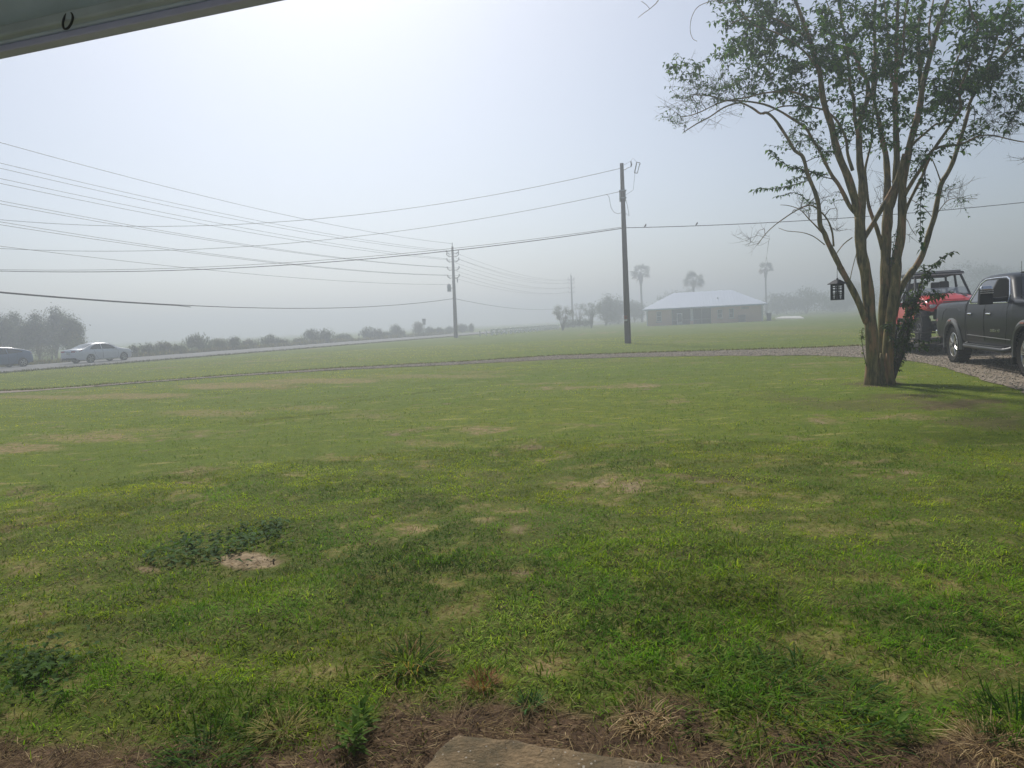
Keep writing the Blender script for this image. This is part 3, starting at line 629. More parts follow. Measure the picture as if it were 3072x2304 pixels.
# ------------------------------------------------------------------ house porch behind and above the camera
def porch():
    zb = 2.35
    p0 = gnd(0, 182, zb)[:2]; p1 = gnd(880, 0, zb)[:2]
    d = (p1 - p0) / np.linalg.norm(p1 - p0); rz = math.atan2(d[1], d[0]); nrm = np.array([-d[1], d[0]])   # outward
    o = p0 + d * float(np.dot(np.array([0, 0]) - p0, d))          # foot of the camera on the beam line
    t = thing('house_porch', 'shaded porch roof edge with a painted beam at the top left corner', 'porch', (o[0], o[1], 0), rz)
    paint = mat('aged green grey paint', (.56, .69, .80), .55, var=.22, scale=2.2, bump=.15, bscale=30)
    paint2 = mat('bluish grey paint', (.55, .58, .84), .55, var=.12, scale=4, bump=.1, bscale=30)
    ceil = mat('porch ceiling paint', (.70, .74, .78), .7)
    wallm = mat('unseen porch wall paint', (.78, .77, .75), .8)
    mb = MB(); mb.box((0, -.0285, zb + .150), (24, .045, .255)); mb.build('beam', paint, t, bevel=.004)
    mb = MB(); mb.box((0, -.021, zb + .012), (24, .042, .019)); mb.build('drip_edge', paint2, t, bevel=.003)
    mb = MB(); mb.box((0, -.066, zb + .040), (24, .03, .03)); mb.build('ledger_strip', mat('ledger paint', (.45, .54, .62), .6), t, bevel=.006)
    mb = MB(); mb.box((0, -1.30, zb + .304), (24, 2.7, .05)); mb.build('ceiling', ceil, t)
    mb = MB(); mb.prism([(-7.5, zb + 3.2), (.40, zb + .35), (.40, zb + .39), (-7.5, zb + 3.3)], -12, 12, 'x'); mb.build('roof', mat('unseen raised grey roof sheet', (.30, .31, .33), .5, metal=.3), t)  # unseen house widened and raised to keep sky light off the foreground
    mb = MB(); mb.box((0, -2.75, 1.6), (24, .15, 3.2)); mb.build('wall', wallm, t)
    mb = MB(); mb.box((0, -2.0, .03), (24, 1.45, .10)); mb.build('floor', mat('added unseen pale concrete', (.48, .46, .43), .85), t)  # unseen pale floor, added to bounce light up to the beam
    # eye hook on the inner face of the beam
    hq = at_y(230, 42, p0[1]); lx = float(np.dot(hq[:2] - o, d))
    # solve for the point on the inner face
    for _ in range(30):
        r_ = ray(232, 44); den = r_[0] * nrm[0] + r_[1] * nrm[1]; k = (np.dot(o, nrm) - .052) / den; q = _C + r_ * k
        lx = float(np.dot(q[:2] - o, d)); lz = float(q[2])
    hk = MB(); hk.tube([(lx, -.05, lz), (lx, -.066, lz), (lx, -.075, lz - .004)], .004, 8)
    hk.tube([(lx + .0165 * math.sin(a), -.077 - .008 * (1 - math.cos(a)), lz - .028 + .025 * math.cos(a)) for a in np.linspace(0, 2 * math.pi, 25)[:-1]], .0032, 8, close=True)
    hk.lathe([(.009, 0), (.009, .003), (0, .004)], (lx, -.0545, lz), 'y', 12)
    hk.build('hook', mat('dark rusty steel', (.045, .05, .06), .5, metal=.6), t, smooth=True)
    mk = MB(); mk.box((lx - .115, -.0525, lz + .005), (.016, .003, .004), ry=.2); mk.build('nail_hole', mat('dark rusty steel', (.045, .05, .06)), t)
porch()

# ------------------------------------------------------------------ utility poles and lines
WOOD = mat('weathered pole wood', (.105, .085, .07), .9, var=.3, scale=3, bump=.4, bscale=12, stretch=(6, 6, .6))
METAL = mat('galvanised steel', (.32, .33, .34), .5, metal=.5)
PORC = mat('insulator porcelain', (.22, .22, .23), .35)
XFMR = mat('transformer grey enamel', (.36, .38, .40), .5)
WIRE = mat('aluminium wire', (.10, .105, .11), .6, metal=.3)
CABLE = mat('black cable sheath', (.02, .02, .022), .7)

NP = gnd(1884, 1030); NPX, NPY = float(NP[0]), float(NP[1])
def near_pole():
    top = at_y(1865, 490, NPY); h = float(top[2])
    t = thing('utility_pole', 'tall dark wooden pole with a transformer standing in the lawn', 'utility pole', (NPX, NPY, 0))
    lx = float(top[0] - NPX)
    def at(z, dx=0, dy=0): return (lx * z / h + dx, dy, z)
    mb = MB(); mb.tube([at(h * k / 12) for k in range(13)], [.185 - .085 * k / 12 for k in range(13)], 16); mb.build('pole', WOOD, t, smooth=True)
    s = NPY / FPX      # metres per photo pixel at the pole
    def z_at(v): return float(at_y(1868, v, NPY)[2])
    # can transformer behind the pole
    zt, zb_ = z_at(571), z_at(601)
    mb = MB(); mb.lathe([(.0, zb_ - .04), (.17, zb_ - .02), (.18, zb_), (.18, zt), (.14, zt + .06), (.03, zt + .09), (0, zt + .09)], at(0, .03, .27)[:2] + (0,), 'z', 20)
    tr = mb.build('transformer', XFMR, t, smooth=True); tr.location = (lx * .9, 0, 0)
    mb = MB(); mb.lathe([(.03, zt + .08), (.05, zt + .12), (.03, zt + .15), (.05, zt + .18), (.02, zt + .24), (0, zt + .24)], (lx * .9 - .03, .25, 0), 'z', 10); mb.build('bushing', PORC, t, smooth=True)
    for q_ in (at(zt - .02, 0, .03), at(zb_ + .12, 0, .03)): mb = MB(); mb.box(q_, (.36, .30, .06)); mb.build('transformer_bracket', METAL, t)
    # arm and fused cutout on the right, arrester behind
    z0 = z_at(512)
    mb = MB(); mb.tube([at(z0, .05), at(z0 + .12, .28), at(z0 + .17, .42)], .022, 8); mb.build('arm', METAL, t)
    mb = MB(); c = at(z0 + .17, .48); mb.tube([(c[0] + .02, 0, c[2] + .30), (c[0] + .05, 0, c[2] + .12), (c[0], 0, c[2])], [.03, .045, .03], 8); mb.build('insulator', PORC, t, smooth=True)
    mb = MB(); e = (c[0] + .30, 0, c[2] - .02)
    mb.tube([(e[0] + .04, 0, e[2] + .26), (e[0] + .22, 0, e[2] + .22), (e[0] + .22, 0, e[2] + .12)], .022, 6)
    mb.tube([(e[0] + .04, 0, e[2] + .26), (e[0] - .10, 0, e[2] - .30)], .03, 8); mb.tube([(e[0] + .20, 0, e[2] + .18), (e[0] + .05, 0, e[2] - .32)], .022, 8); mb.tube([(e[0] - .10, 0, e[2] - .30), (e[0] + .05, 0, e[2] - .32)], .02, 6)
    mb.build('fuse_cutout', PORC, t, smooth=True)
    mb = MB(); mb.tube([at(z0 + .30, .12), (c[0], 0, c[2] + .30), (c[0] + .14, 0, c[2] + .46), (e[0] + .04, 0, e[2] + .27)], .008, 5)
    mb.tube([(e[0] - .08, 0, e[2] - .30), at(z0 - .75, .62), at(z0 - 1.05, .58), at(z0 - 1.30, .16)], .008, 5)
    za = z_at(580); mb.tube([at(za, -.9), at(za - .12, -.76), at(za - .75, -.66), at(za - 1.0, -.5), at(za - 1.08, -.30), at(za - 1.02, -.04)], .012, 5)
    mb.tube([at(zb_, .16), at(zb_ - .35, .24), at(zb_ - .85, .30), at(zb_ - .70, .12)], .012, 5)
    mb.build('jumper_wire', WIRE, t)
    zs = z_at(957)
    mb = MB(); mb.box(at(zs + .08, -.10, -.17), (.15, .008, .17)); mb.build('warning_tag', mat('red orange tag', (.42, .10, .045), .6), t)
    mb = MB(); mb.box(at(zs + .085, -.09, -.178), (.08, .008, .09)); mb.build('tag_symbol', mat('dark tag print', (.05, .03, .03), .6), t)
    mb = MB(); mb.box(at(zs - .08, -.10, -.17), (.15, .008, .09)); mb.build('number_plate', mat('white tag', (.75, .75, .74), .6), t)
    return lx, h
NP_LX, NP_H = near_pole()

FP = gnd(1368, 1013); FPX_, FPY = float(FP[0]), float(FP[1])
FTOP = at_y(1357, 740, FPY)
INS_V = (755, 763, 779, 804, 828)          # photo rows of the far pole's insulators
def far_pole(name, label, loc, h, lx, zs, parts=True, transformer=True):
    t = thing(name, label, 'utility pole', loc, group='power poles along the road')
    mb = MB(); mb.tube([(lx * k / 10, 0, h * k / 10) for k in range(11)], [.24 - .12 * k / 10 for k in range(11)], 14); mb.build('pole', WOOD, t, smooth=True)
    mb = MB(); mb.tube([(lx, 0, h - .02), (lx, 0, h + .45)], .045, 8); mb.build('top_spike', METAL, t)
    for z in zs:
        cx = lx * z / h
        for s in (-1, 1):
            mb = MB(); mb.tube([(cx + s * .12, 0, z - .22), (cx + s * .42, 0, z - .25), (cx + s * .66, 0, z - .02), (cx + s * .66, 0, z + .18)], [.03, .055, .05, .07], 8); mb.build('insulator', PORC, t, smooth=True)
    if transformer:
        z = float(at_y(1353, 864, FPY)[2]); cx = lx * z / h - .55
        mb = MB(); mb.lathe([(0, z - .42), (.22, z - .38), (.22, z + .28), (.16, z + .38), (.04, z + .5), (0, z + .52)], (cx, 0, 0), 'z', 16); mb.build('transformer', XFMR, t, smooth=True)
        mb = MB(); mb.box((cx + .3, 0, z), (.4, .08, .1)); mb.build('transformer_bracket', METAL, t)
        z2 = float(at_y(1370, 838, FPY)[2]); mb = MB(); mb.tube([(lx * z2 / h + .14, 0, z2 + .15), (lx * z2 / h + .4, 0, z2 + .2), (lx * z2 / h + .42, 0, z2 - .35)], .06, 8); mb.build('fuse_cutout', PORC, t)
    return t
FH = float(FTOP[2]); FLX = float(FTOP[0] - FPX_)
F_ZS = [float(at_y(1358, v, FPY)[2]) for v in INS_V]
far_pole('utility_pole', 'grey wooden pole with stacked insulators beside the road', (FPX_, FPY, 0), FH, FLX, F_ZS)
P3Y = 150.0; P3 = at_y(1718, 960, P3Y); P3T = at_y(1713, 826, P3Y); P3H = float(P3T[2])
K3 = [P3H * z / FH for z in F_ZS]
far_pole('utility_pole', 'faint distant pole rising behind the small trees in the fog', (float(P3[0]), P3Y, 0), P3H, float(P3T[0] - P3[0]), K3, transformer=False)

def wire(name, label, A, B, pix, r, m, group=None, n=70, parent=None):
    """a hanging wire in the vertical plane through plan points A and B; its sag is fitted to the given sight lines"""
    A = np.array(A, float); B = np.array(B, float); S = []; Z = []; nn_ = np.array([-(B - A)[1], (B - A)[0]])
    for u, v in pix:
        d = ray(u, v); k = np.dot(A, nn_) / np.dot(d[:2], nn_); q = _C + d * k
        S.append(np.dot(q[:2] - A, B - A) / np.dot(B - A, B - A)); Z.append(q[2])
    c = np.polyfit(S, Z, min(2, len(S) - 1))
    if len(c) == 3 and c[0] < 0: c = np.polyfit(S, Z, 1)
    P = [(*(A + (B - A) * t), float(np.polyval(c, t))) for t in np.linspace(0, 1, n)]
    mb = MB(); mb.tube(P, r, 6)
    return tag(mb.build(name, m, smooth=True), label, 'wire', group), c
W = 3072 / 2212.0
PL = np.array([FPX_, FPY]) + np.array([-math.sin(rad(24.7)), -math.cos(rad(24.7))]) * 72     # where the line comes from, out of view
NPp = (NPX, NPY)
LEFT = (-52.0, 47.0)
ftop = (FPX_ + FLX, FPY)
G1 = 'power lines along the road'; G2 = 'service lines to the lawn pole'
def fu(x, y): return (900 + x / 3.687, 700 + y / 3.687)
def lu(x, y): return (x / 2.16, 380 + y / 2.16)
wire('power_line', 'topmost single wire running to the top of the roadside pole', PL, ftop, [lu(0, 103), lu(1000, 368), lu(2000, 605), (1357, 731)], .016, WIRE, G1)
side = np.array([.66, 0])
rows = [((0, 238), (1000, 463), (2000, 674), (1640, 190), -1), ((0, 270), (1000, 491), (2000, 690), (1640, 205), 1), ((0, 337), (1000, 542), (2000, 732), (1640, 283), -1), ((0, 367), (1000, 571), (2000, 750), (1640, 292), 1),
        ((0, 479), (1000, 666), (2000, 822), (1640, 374), -1), ((0, 497), (1000, 682), (2000, 826), (1640, 378), 1), ((0, 614), (1000, 777), (1900, 888), (1640, 462), -1), ((0, 632), (1000, 790), (1900, 893), (1640, 466), 1)]
words = ['first', 'second', 'third', 'fourth', 'fifth', 'sixth', 'seventh', 'eighth']
for i, (a, b, c_, d_, s) in enumerate(rows):
    wire('power_line', '%s wire below the topmost one, left of the roadside pole' % words[i], PL + side * s, np.array(ftop) + side * s, [lu(*a), lu(*b), lu(*c_), fu(*d_)], .014, WIRE, G1)
wire('power_line', 'lone neutral wire below the eight paired wires left of the roadside pole', PL, ftop, [lu(0, 773), lu(1000, 893), lu(2000, 985), fu(1690, 567)], .013, WIRE, G1)
_, cc = wire('telephone_cable', 'lowest thick black cable left of the roadside pole, crossing above the silver car', PL, (FPX_ + .1, FPY), [lu(0, 1070), (570, 917), (1024, 923), fu(1695, 722)], .028, CABLE, G1)
# lashing that makes the near half of the cable thicker, ending in a clamp
A = PL; B = np.array([FPX_ + .1, FPY]); nv = np.array([-(B - A)[1], (B - A)[0]])
def s_of(u): d = ray(u, 900); k = np.dot(A, nv) / np.dot(d[:2], nv); q = d[:2] * k; return np.dot(q - A, B - A) / np.dot(B - A, B - A)
mb = MB(); ss = np.linspace(s_of(-500), s_of(570), 40)
mb.tube([(*(A + (B - A) * t), float(np.polyval(cc, t)) - .045 - (.08 * max(0, (i - 37) / 3))) for i, t in enumerate(ss)], .024, 6)
tag(mb.build('telephone_cable', CABLE, smooth=True), 'second cable lashed under the thick black one, ending at a splice', 'wire', G1)
for i, z in enumerate(F_ZS[1:]):
    for s in (-1, 1):
        a = np.array([FPX_ + FLX + .66 * s, FPY, z]); b = np.array([P3T[0] + .66 * s, P3Y, K3[i + 1]]); P = []
        for t in np.linspace(0, 1, 40): q = a * (1 - t) + b * t; q[2] -= 4 * 1.1 * t * (1 - t); P.append(q)
        mb = MB(); mb.tube(P, .013, 5); tag(mb.build('power_line', WIRE), 'faint %s wire of the %s pair right of the roadside pole' % ('left' if s < 0 else 'right', ('top', 'second', 'third', 'bottom')[i]), 'wire', 'faint lines beyond the roadside pole')
wire('telephone_cable', 'dark cable falling right from the roadside pole toward the small trees', (FPX_, FPY), (float(P3[0]), P3Y), [fu(1735, 727), fu(2212, 812), (1400 + 700 / 3.687, 700 + 842 / 3.687)], .024, CABLE, G1)
wire('power_line', 'upper wire from the lawn pole top to the left', LEFT, NPp, [(0, 659), (W * 650, W * 476), (W * 1000, W * 432), (1862, 505)], .014, WIRE, G2)
wire('power_line', 'middle wire from the transformer to the left', LEFT, NPp, [(0, 748), (W * 340, W * 537), (W * 980, W * 487), (1852, 573)], .013, WIRE, G2)
wire('power_line', 'lowest dark wire from the lawn pole to the left, crossing the roadside pole', LEFT, NPp, [lu(0, 938), lu(1240, 920), (1357, 756), (1865, 683)], .021, CABLE, G2)
wire('power_line', 'thin wire just above the lowest dark wire of the lawn pole', LEFT, NPp, [lu(0, 928), lu(1240, 908), (1357, 748), (1865, 680)], .012, WIRE, G2)
RIGHT = (NPX + 28.0, NPY - 3.0)
o, cR = wire('power_line', 'single wire from the lawn pole to the right behind the crape myrtle', NPp, RIGHT, [(1872, 684), (2090, 676), (2300, 669), (2860, 628), (3072, 607)], .018, CABLE, G2)
A = np.array(NPp); B = np.array(RIGHT); nv = np.array([-(B - A)[1], (B - A)[0]])
for u, lb in ((1936, 'left one of two tiny dark birds sitting on the wire'), (2090, 'right one of two tiny dark birds sitting on the wire')):
    d = ray(u, 677); k = np.dot(A, nv) / np.dot(d[:2], nv); q = d[:2] * k; s = np.dot(q - A, B - A) / np.dot(B - A, B - A); z = float(np.polyval(cR, s))
    mb = MB(); mb.tube([(-.10, 0, -.01), (-.05, 0, .035), (0, 0, .07), (.035, 0, .11), (.05, 0, .155), (.07, 0, .165), (.10, 0, .155)], [.008, .028, .042, .036, .028, .022, .004], 8)
    b = mb.build('bird', mat('dark plumage', (.03, .03, .035), .7), smooth=True); b.location = (q[0], q[1], z + .015); b.rotation_euler = (0, 0, .6); tag(b, lb, 'bird', 'birds on the wire')

# ------------------------------------------------------------------ foliage helpers for far things
def foliage_np(blobs, n, size, seed, cols, shell=.55):
    """leaf sprays spread through a set of ellipsoids: (x, y, z, rx, ry, rz)"""
    rg = np.random.default_rng(seed); B = np.array(blobs); w = B[:, 3] * B[:, 4] * B[:, 5]; w = w ** .67; w = w / w.sum(); k = rg.choice(len(B), n, p=w)
    d = rg.normal(size=(n, 3)); d /= np.linalg.norm(d, axis=1)[:, None]; rr = rg.random(n) ** shell
    P = B[k, :3] + d * rr[:, None] * B[k, 3:6]
    # clump: pull toward a limited set of spray centres
    cl = rg.integers(0, max(6, n // 14), n); off = rg.normal(size=(max(6, n // 14), 3)) * size * 2.2
    P = P + off[cl] * .5
    out = rg.random(n) < .16; P[out] += (P[out] - B[k[out], :3]) * rg.uniform(.03, .28, (out.sum(), 1)); P[:, 2] = np.maximum(P[:, 2], .04)
    yaw = rg.random(n) * 6.28; pit = rg.uniform(-.9, .9, n); L = rg.uniform(.7, 1.4, n) * size; Wd = L * rg.uniform(.4, .7, n)
    c = np.array(cols)[rg.integers(0, len(cols), n)] * rg.uniform(.7, 1.3, (n, 1))
    return P, yaw, pit, L, Wd, c
LEAF = leaf_mat('distant leaf', translucency=.3, rough=.7)
BARK = mat('grey brown bark', (.12, .10, .08), .9, var=.3, scale=6, bump=.3, bscale=30, stretch=(3, 3, .5))
def limb_tubes(mb, base, tips, r0, seed, fork=.35):
    rg = random.Random(seed)
    for tx, ty, tz in tips:
        P = [Vector(base)]; T = Vector((tx, ty, tz)); st = Vector(base) + Vector((0, 0, fork * tz))
        for k in range(1, 6):
            f = k / 5; q = Vector(base).lerp(T, f); q.z = base[2] + (T.z - base[2]) * f ** .8; q += Vector((rg.gauss(0, .05), rg.gauss(0, .05), 0)) * T.z * .4; P.append(q)
        mb.tube(P, [r0 * (1 - .85 * k / 5) for k in range(6)], 6)
def tree(name, label, cat, loc, h, w, n, seed, cols, group=None, clear=.22, size=.3, stems=3, leafs=None, shape=None, depth=1.0, stalks=0):
    rg = random.Random(seed); t = thing(name, label, cat, loc, group=group)
    blobs = shape or []
    if not blobs:
        for k in range(9):
            a = rg.random() * 6.28; q = rg.uniform(.1, .33) * w; z = h * rg.uniform(clear + .18, .80); blobs.append((math.cos(a) * q, math.sin(a) * q * depth, z, w * rg.uniform(.16, .26), w * rg.uniform(.16, .26) * depth, h * rg.uniform(.10, .19)))
        blobs.append((0, 0, h * (clear + 1) * .5, w * .30, w * .30 * depth, h * (1 - clear) * .42)); blobs.append((rg.uniform(-.1, .1) * w, 0, h * .86, w * .15, w * .15, h * .13))
    P, yaw, pit, L, Wd, c = foliage_np(blobs, n, size, seed, cols)
    if stalks:
        g2 = np.random.default_rng(seed + 5); q = g2.uniform(-.55, .55, stalks) * w; hh = h * g2.uniform(.45, 1.22, stalks) * (1 - .5 * np.abs(q / w)); LS = g2.uniform(.16, .42, stalks) * h
        P = np.r_[P, np.c_[q, g2.normal(0, .2, stalks) * w, np.maximum(.05, hh - LS)]]; yaw = np.r_[yaw, g2.random(stalks) * 6.28]; pit = np.r_[pit, g2.uniform(.9, 1.5, stalks)]; L = np.r_[L, LS]; Wd = np.r_[Wd, g2.uniform(.05, .11, stalks)]; c = np.r_[c, np.array(cols)[g2.integers(0, len(cols), stalks)]]
    np_leaves('crown', P, yaw, pit, L, Wd, c, LEAF, t)
    mb = MB(); tips = [(rg.uniform(-.3, .3) * w, rg.uniform(-.2, .2) * w, h * rg.uniform(.6, .9)) for _ in range(stems + 3)]
    limb_tubes(mb, (0, 0, -.05), tips, .035 * h * .5, seed); mb.build('trunk', BARK, t, smooth=True)
    return t
DG = [(.050, .075, .024), (.07, .095, .03), (.038, .06, .022), (.085, .105, .035)]
YG = [(.12, .13, .04), (.10, .12, .035), (.075, .10, .03), (.15, .14, .05)]
BR = [(.13, .11, .055), (.10, .10, .045), (.07, .085, .03)]

# left clump of trees behind the cars
def lf(x, y): return (x / 5.267, 900 + y / 5.267)
for i, (x, top, y0, wpx, dist, lb) in enumerate(((40, 190, 1000, 480, 70, 'leftmost rounded hazy tree in the clump beyond the road'), (330, 145, 1000, 420, 73, 'second hazy tree from the left in the clump beyond the road'),
        (640, 150, 1000, 420, 71, 'middle hazy tree of the clump beyond the road, behind the gap between the cars'), (900, 62, 990, 470, 74, 'tallest hazy tree in the clump beyond the road'), (1170, 240, 985, 380, 70, 'rightmost sloping hazy tree of the clump, behind the silver car'))):
    u, v = lf(x, y0); b = at_y(u, v, dist); tp = at_y(lf(x, top)[0], lf(x, top)[1], dist); s = dist / FPX / 5.267
    tree('hazy_tree', lb, 'tree', (float(b[0]), dist, 0), float(tp[2]) * .97, wpx * s * 1.2, 6500, 100 + i, DG, 'trees in the clump beyond the road', clear=.08, size=.20, stems=9)
u, v = lf(1200, 800); b = at_y(u, v, 66); tree('bush', 'yellowish bush behind the roof of the silver car', 'bush', (float(b[0]), 66, 0), 1.9 + .6, 2.4, 900, 120, YG, clear=.05, size=.14)
u, v = lf(650, 960); b = at_y(u, v, 62); tree('bush', 'low brownish bush in the gap between the two cars', 'bush', (float(b[0]), 62, 0), 1.5, 2.6, 900, 121, BR, clear=.02, size=.12)
u, v = lf(830, 960); b = at_y(u, v, 63); tree('bush', 'thin dark sapling between the two cars', 'bush', (float(b[0]), 63, 0), 1.7, .7, 260, 122, DG, clear=.05, size=.12)

# hedgerow shrubs along the far side of the road: (left, right, top row in photo pixels, distance comes from the road line)
def road_hit(u, off):
    d = ray(u, 1050)[:2]; d = d / np.hypot(*d); base = ROAD_P + ROAD_L * off
    A_ = np.array([d, -ROAD_D]).T; k = np.linalg.solve(A_, base); return d * k[0]
def h3(a, b, t): return (380 + a / 3.568, 380 + b / 3.568, 860 + t / 3.568)
def h4(a, b, t): return (900 + a / 3.687, 900 + b / 3.687, 700 + t / 3.687)
SHR = [(h3(20, 112, 640), YG, 'small airy yellow green shrub right beside the nose of the silver car'), (h3(150, 335, 630), DG, 'dark rounded shrub second along the roadside from the silver car'), (h3(325, 475, 606), BR, 'brownish domed shrub third along the roadside from the silver car'),
       (h3(470, 610, 640), DG, 'low loose shrub fourth along the roadside, left of the big bush'), (h3(655, 915, 528), DG, 'big dark bush, the broadest in the left half of the hedgerow'), (h3(890, 1100, 575), YG, 'yellowish shrub touching the right side of the big dark bush'),
       (h3(1105, 1212, 528), DG, 'narrow upright shrub right of the yellowish one'), (h3(1240, 1400, 578), BR, 'low spreading brown shrub right of the narrow upright one'), (h3(1430, 1625, 540), DG, 'sloping shrub in the middle of the hedgerow'),
       (h3(1620, 1730, 575), BR, 'wispy low weeds shrub in the hedgerow gap'), (h3(1775, 1915, 565), YG, 'sparse stalky shrub left of the double bush'),
       (h4(55, 235, 1055), DG, 'left half of the tall double bush in the hedgerow'), (h4(205, 375, 1068), DG, 'right half of the tall double bush in the hedgerow'), (h4(395, 565, 1122), DG, 'low shrub just right of the tall double bush'), (h4(700, 850, 1045), DG, 'rounded shrub right of the small roadside post'),
       (h4(830, 925, 1068), BR, 'small shrub leaning on the right of the rounded shrub'), (h4(925, 1020, 1090), DG, 'very low shrub between two rounded ones, left of the road sign'), (h4(1015, 1120, 1010), DG, 'pointed shrub left of the road sign'), (h4(1100, 1165, 1060), YG, 'small pale shrub at the foot of the pointed one'),
       (h4(1270, 1370, 1000), BR, 'pointed brown shrub just left of the road sign'), (h4(1400, 1500, 1045), DG, 'faint shrub under the road sign'), (h4(1490, 1600, 1045), DG, 'faint rounded shrub right of the road sign'), (h4(1620, 1700, 1045), DG, 'faint shrub touching the roadside pole'),
       (h4(1745, 1875, 1000), DG, 'faint double shrub right of the roadside pole'), (h4(1885, 1925, 1010), DG, 'faint narrow shrub left of the white posts')]
rg0 = random.Random(5)
for i, ((a, b, tp), cols, lb) in enumerate(SHR):
    uc = (a + b) / 2; p = road_hit(uc, 13.0 + (i % 3) * .5); Y = float(p[1]); zt = float(at_y(uc, tp, Y)[2]); wd = (b - a) * Y / FPX * 1.18; zt = max(.6, zt * rg0.uniform(.92, 1.18))
    rg = random.Random(300 + i); bl = [(rg.uniform(-.3, .3) * wd, rg.uniform(-.3, .3) * wd, zt * rg.uniform(.3, .78), wd * rg.uniform(.10, .20), wd * .16, zt * rg.uniform(.10, .19)) for _ in range(13)] + [(0, 0, zt * .36, wd * .34, wd * .3, zt * .32), (rg.uniform(-.15, .15) * wd, 0, zt * .86, wd * .12, wd * .12, zt * .14)] + [(rg.uniform(-.42, .42) * wd, rg.uniform(-.2, .2) * wd, zt * rg.uniform(.5, .92), wd * .04, wd * .04, zt * rg.uniform(.12, .22)) for _ in range(7)]
    tree('shrub', lb, 'shrub', (float(p[0]), Y, 0), zt, wd, int(700 + 700 * wd), 300 + i, cols, 'shrubs of the roadside hedgerow', size=.085 + .0006 * Y, shape=bl, stems=4, stalks=int(70 + 50 * wd))
# tall weeds filling the verge between the shrubs
def verge():
    n = 16000; t = RNG.uniform(-30, 75, n); o = 11.9 + np.abs(RNG.normal(0, .9, n)); P = ROAD_P + ROAD_D * t[:, None] + ROAD_L * o[:, None]
    c = np.array([(.10, .11, .04), (.16, .14, .07), (.075, .09, .03), (.2, .17, .09)])[RNG.integers(0, 4, n)] * RNG.uniform(.7, 1.2, (n, 1))
    hgt_ = RNG.uniform(.18, .60, n) * (.5 + fbm(t * .35, t * 0, 55)); G = [blades(P, RNG.random(n) * 6.28, hgt_, RNG.uniform(.03, .09, n), RNG.uniform(.05, .7, n), RNG.uniform(0, .6, n), c, 2, z0=np.zeros(n))]
    tag(join_blades('verge_weeds', G, GRASS_M), 'tall mixed weeds along the far edge of the road', 'weeds', kind='stuff')
    n = 12000; t = RNG.uniform(-30, 75, n); o = -np.abs(RNG.normal(0, .7, n)) + .15; P = ROAD_P + ROAD_D * t[:, None] + ROAD_L * o[:, None]
    c = np.array([(.075, .085, .03), (.10, .105, .04), (.06, .07, .03)])[RNG.integers(0, 3, n)] * RNG.uniform(.7, 1.2, (n, 1))
    G = [blades(P, RNG.random(n) * 6.28, RNG.uniform(.08, .2, n), RNG.uniform(.03, .07, n), RNG.uniform(.3, .9, n), RNG.uniform(0, .6, n), c, 1, z0=np.zeros(n))]
    tag(join_blades('verge_grass', G, GRASS_M), 'rough dull grass along the near edge of the road', 'grass', kind='stuff')
verge()

# road sign seen from behind, marker post
p = road_hit(1277, 12.4); Y = float(p[1]); zt = float(at_y(1277, 956, Y)[2]); zm = float(at_y(1277, 974, Y)[2]); s = Y / FPX
t = thing('road_sign', 'grey road sign of two stacked plates on a thin post in the fog', 'road sign', (float(p[0]), Y, 0), -.25)
SG = mat('bare sign metal', (.23, .23, .22), .6)
mb = MB(); mb.tube([(0, .03, -.1), (0, .03, zt)], .035, 8); mb.build('post', METAL, t)
mb = MB(); zl = float(at_y(1278, 965.5, Y)[2]); mb.box((0, 0, (zt + zl) / 2 + .01), (11.5 * s, .02, zt - zl)); mb.build('sign_plate', SG, t)
mb = MB(); mb.box((0, 0, (zm + zl) / 2 - .01), (9 * s, .02, (zl - zm) * .92)); mb.build('sub_plate', mat('bare sign metal two', (.19, .19, .18), .6), t)
p = road_hit(1080, 12.2); Y = float(p[1]); zt = float(at_y(1080, 1001, Y)[2])
t = thing('marker_post', 'thin dark marker post left of the rounded shrub by the road', 'marker post', (float(p[0]), Y, 0))
mb = MB(); mb.tube([(0, 0, -.1), (0, 0, zt)], .035, 8); mb.build('post', METAL, t); mb = MB(); mb.box((0, -.05, zt - .12), (.2, .03, .28)); mb.build('reflector', SG, t)

# white fence and gate posts
WHITE = leaf_mat('white vinyl', attr='none', translucency=.22, rough=.5)
for n_ in list(WHITE.node_tree.nodes):
    if n_.type == 'BSDF_PRINCIPLED': WHITE.node_tree.links.remove(n_.inputs['Base Color'].links[0]); n_.inputs['Base Color'].default_value = (.92, .92, .91, 1)
    if n_.type == 'BSDF_TRANSLUCENT': WHITE.node_tree.links.remove(n_.inputs['Color'].links[0]); n_.inputs['Color'].default_value = (.92, .92, .91, 1)
def c5(x, y): return (1400 + x / 3.687, 700 + y / 3.687)
FX = [280, 332, 385, 438, 488, 535, 578, 620, 663, 703, 743, 782, 818, 852, 885, 918, 948, 980, 1012]
f0 = gnd(*c5(280, 1128))[:2]; f1 = gnd(*c5(1012, 1062))[:2]; fd = (f1 - f0) / np.hypot(*(f1 - f0)); Lf = float(np.hypot(*(f1 - f0)))
fz = .68
t = thing('rail_fence', 'long low white two rail fence running back to the small trees', 'fence', (f0[0], f0[1], 0), math.atan2(fd[1], fd[0]))
XS = []
for x in FX:
    d = ray(*c5(x, 1100))[:2]; A_ = np.array([d, -fd]).T; k = np.linalg.solve(A_, f0); XS.append(float(k[1]))
XS[0] = 0
for x in XS:
    mb = MB(); mb.box((x, 0, fz * .55), (.24, .24, fz * 1.1)); mb.box((x, 0, fz * 1.1 + .03), (.19, .19, .05), taper=(.3, .3)); mb.build('post', WHITE, t)
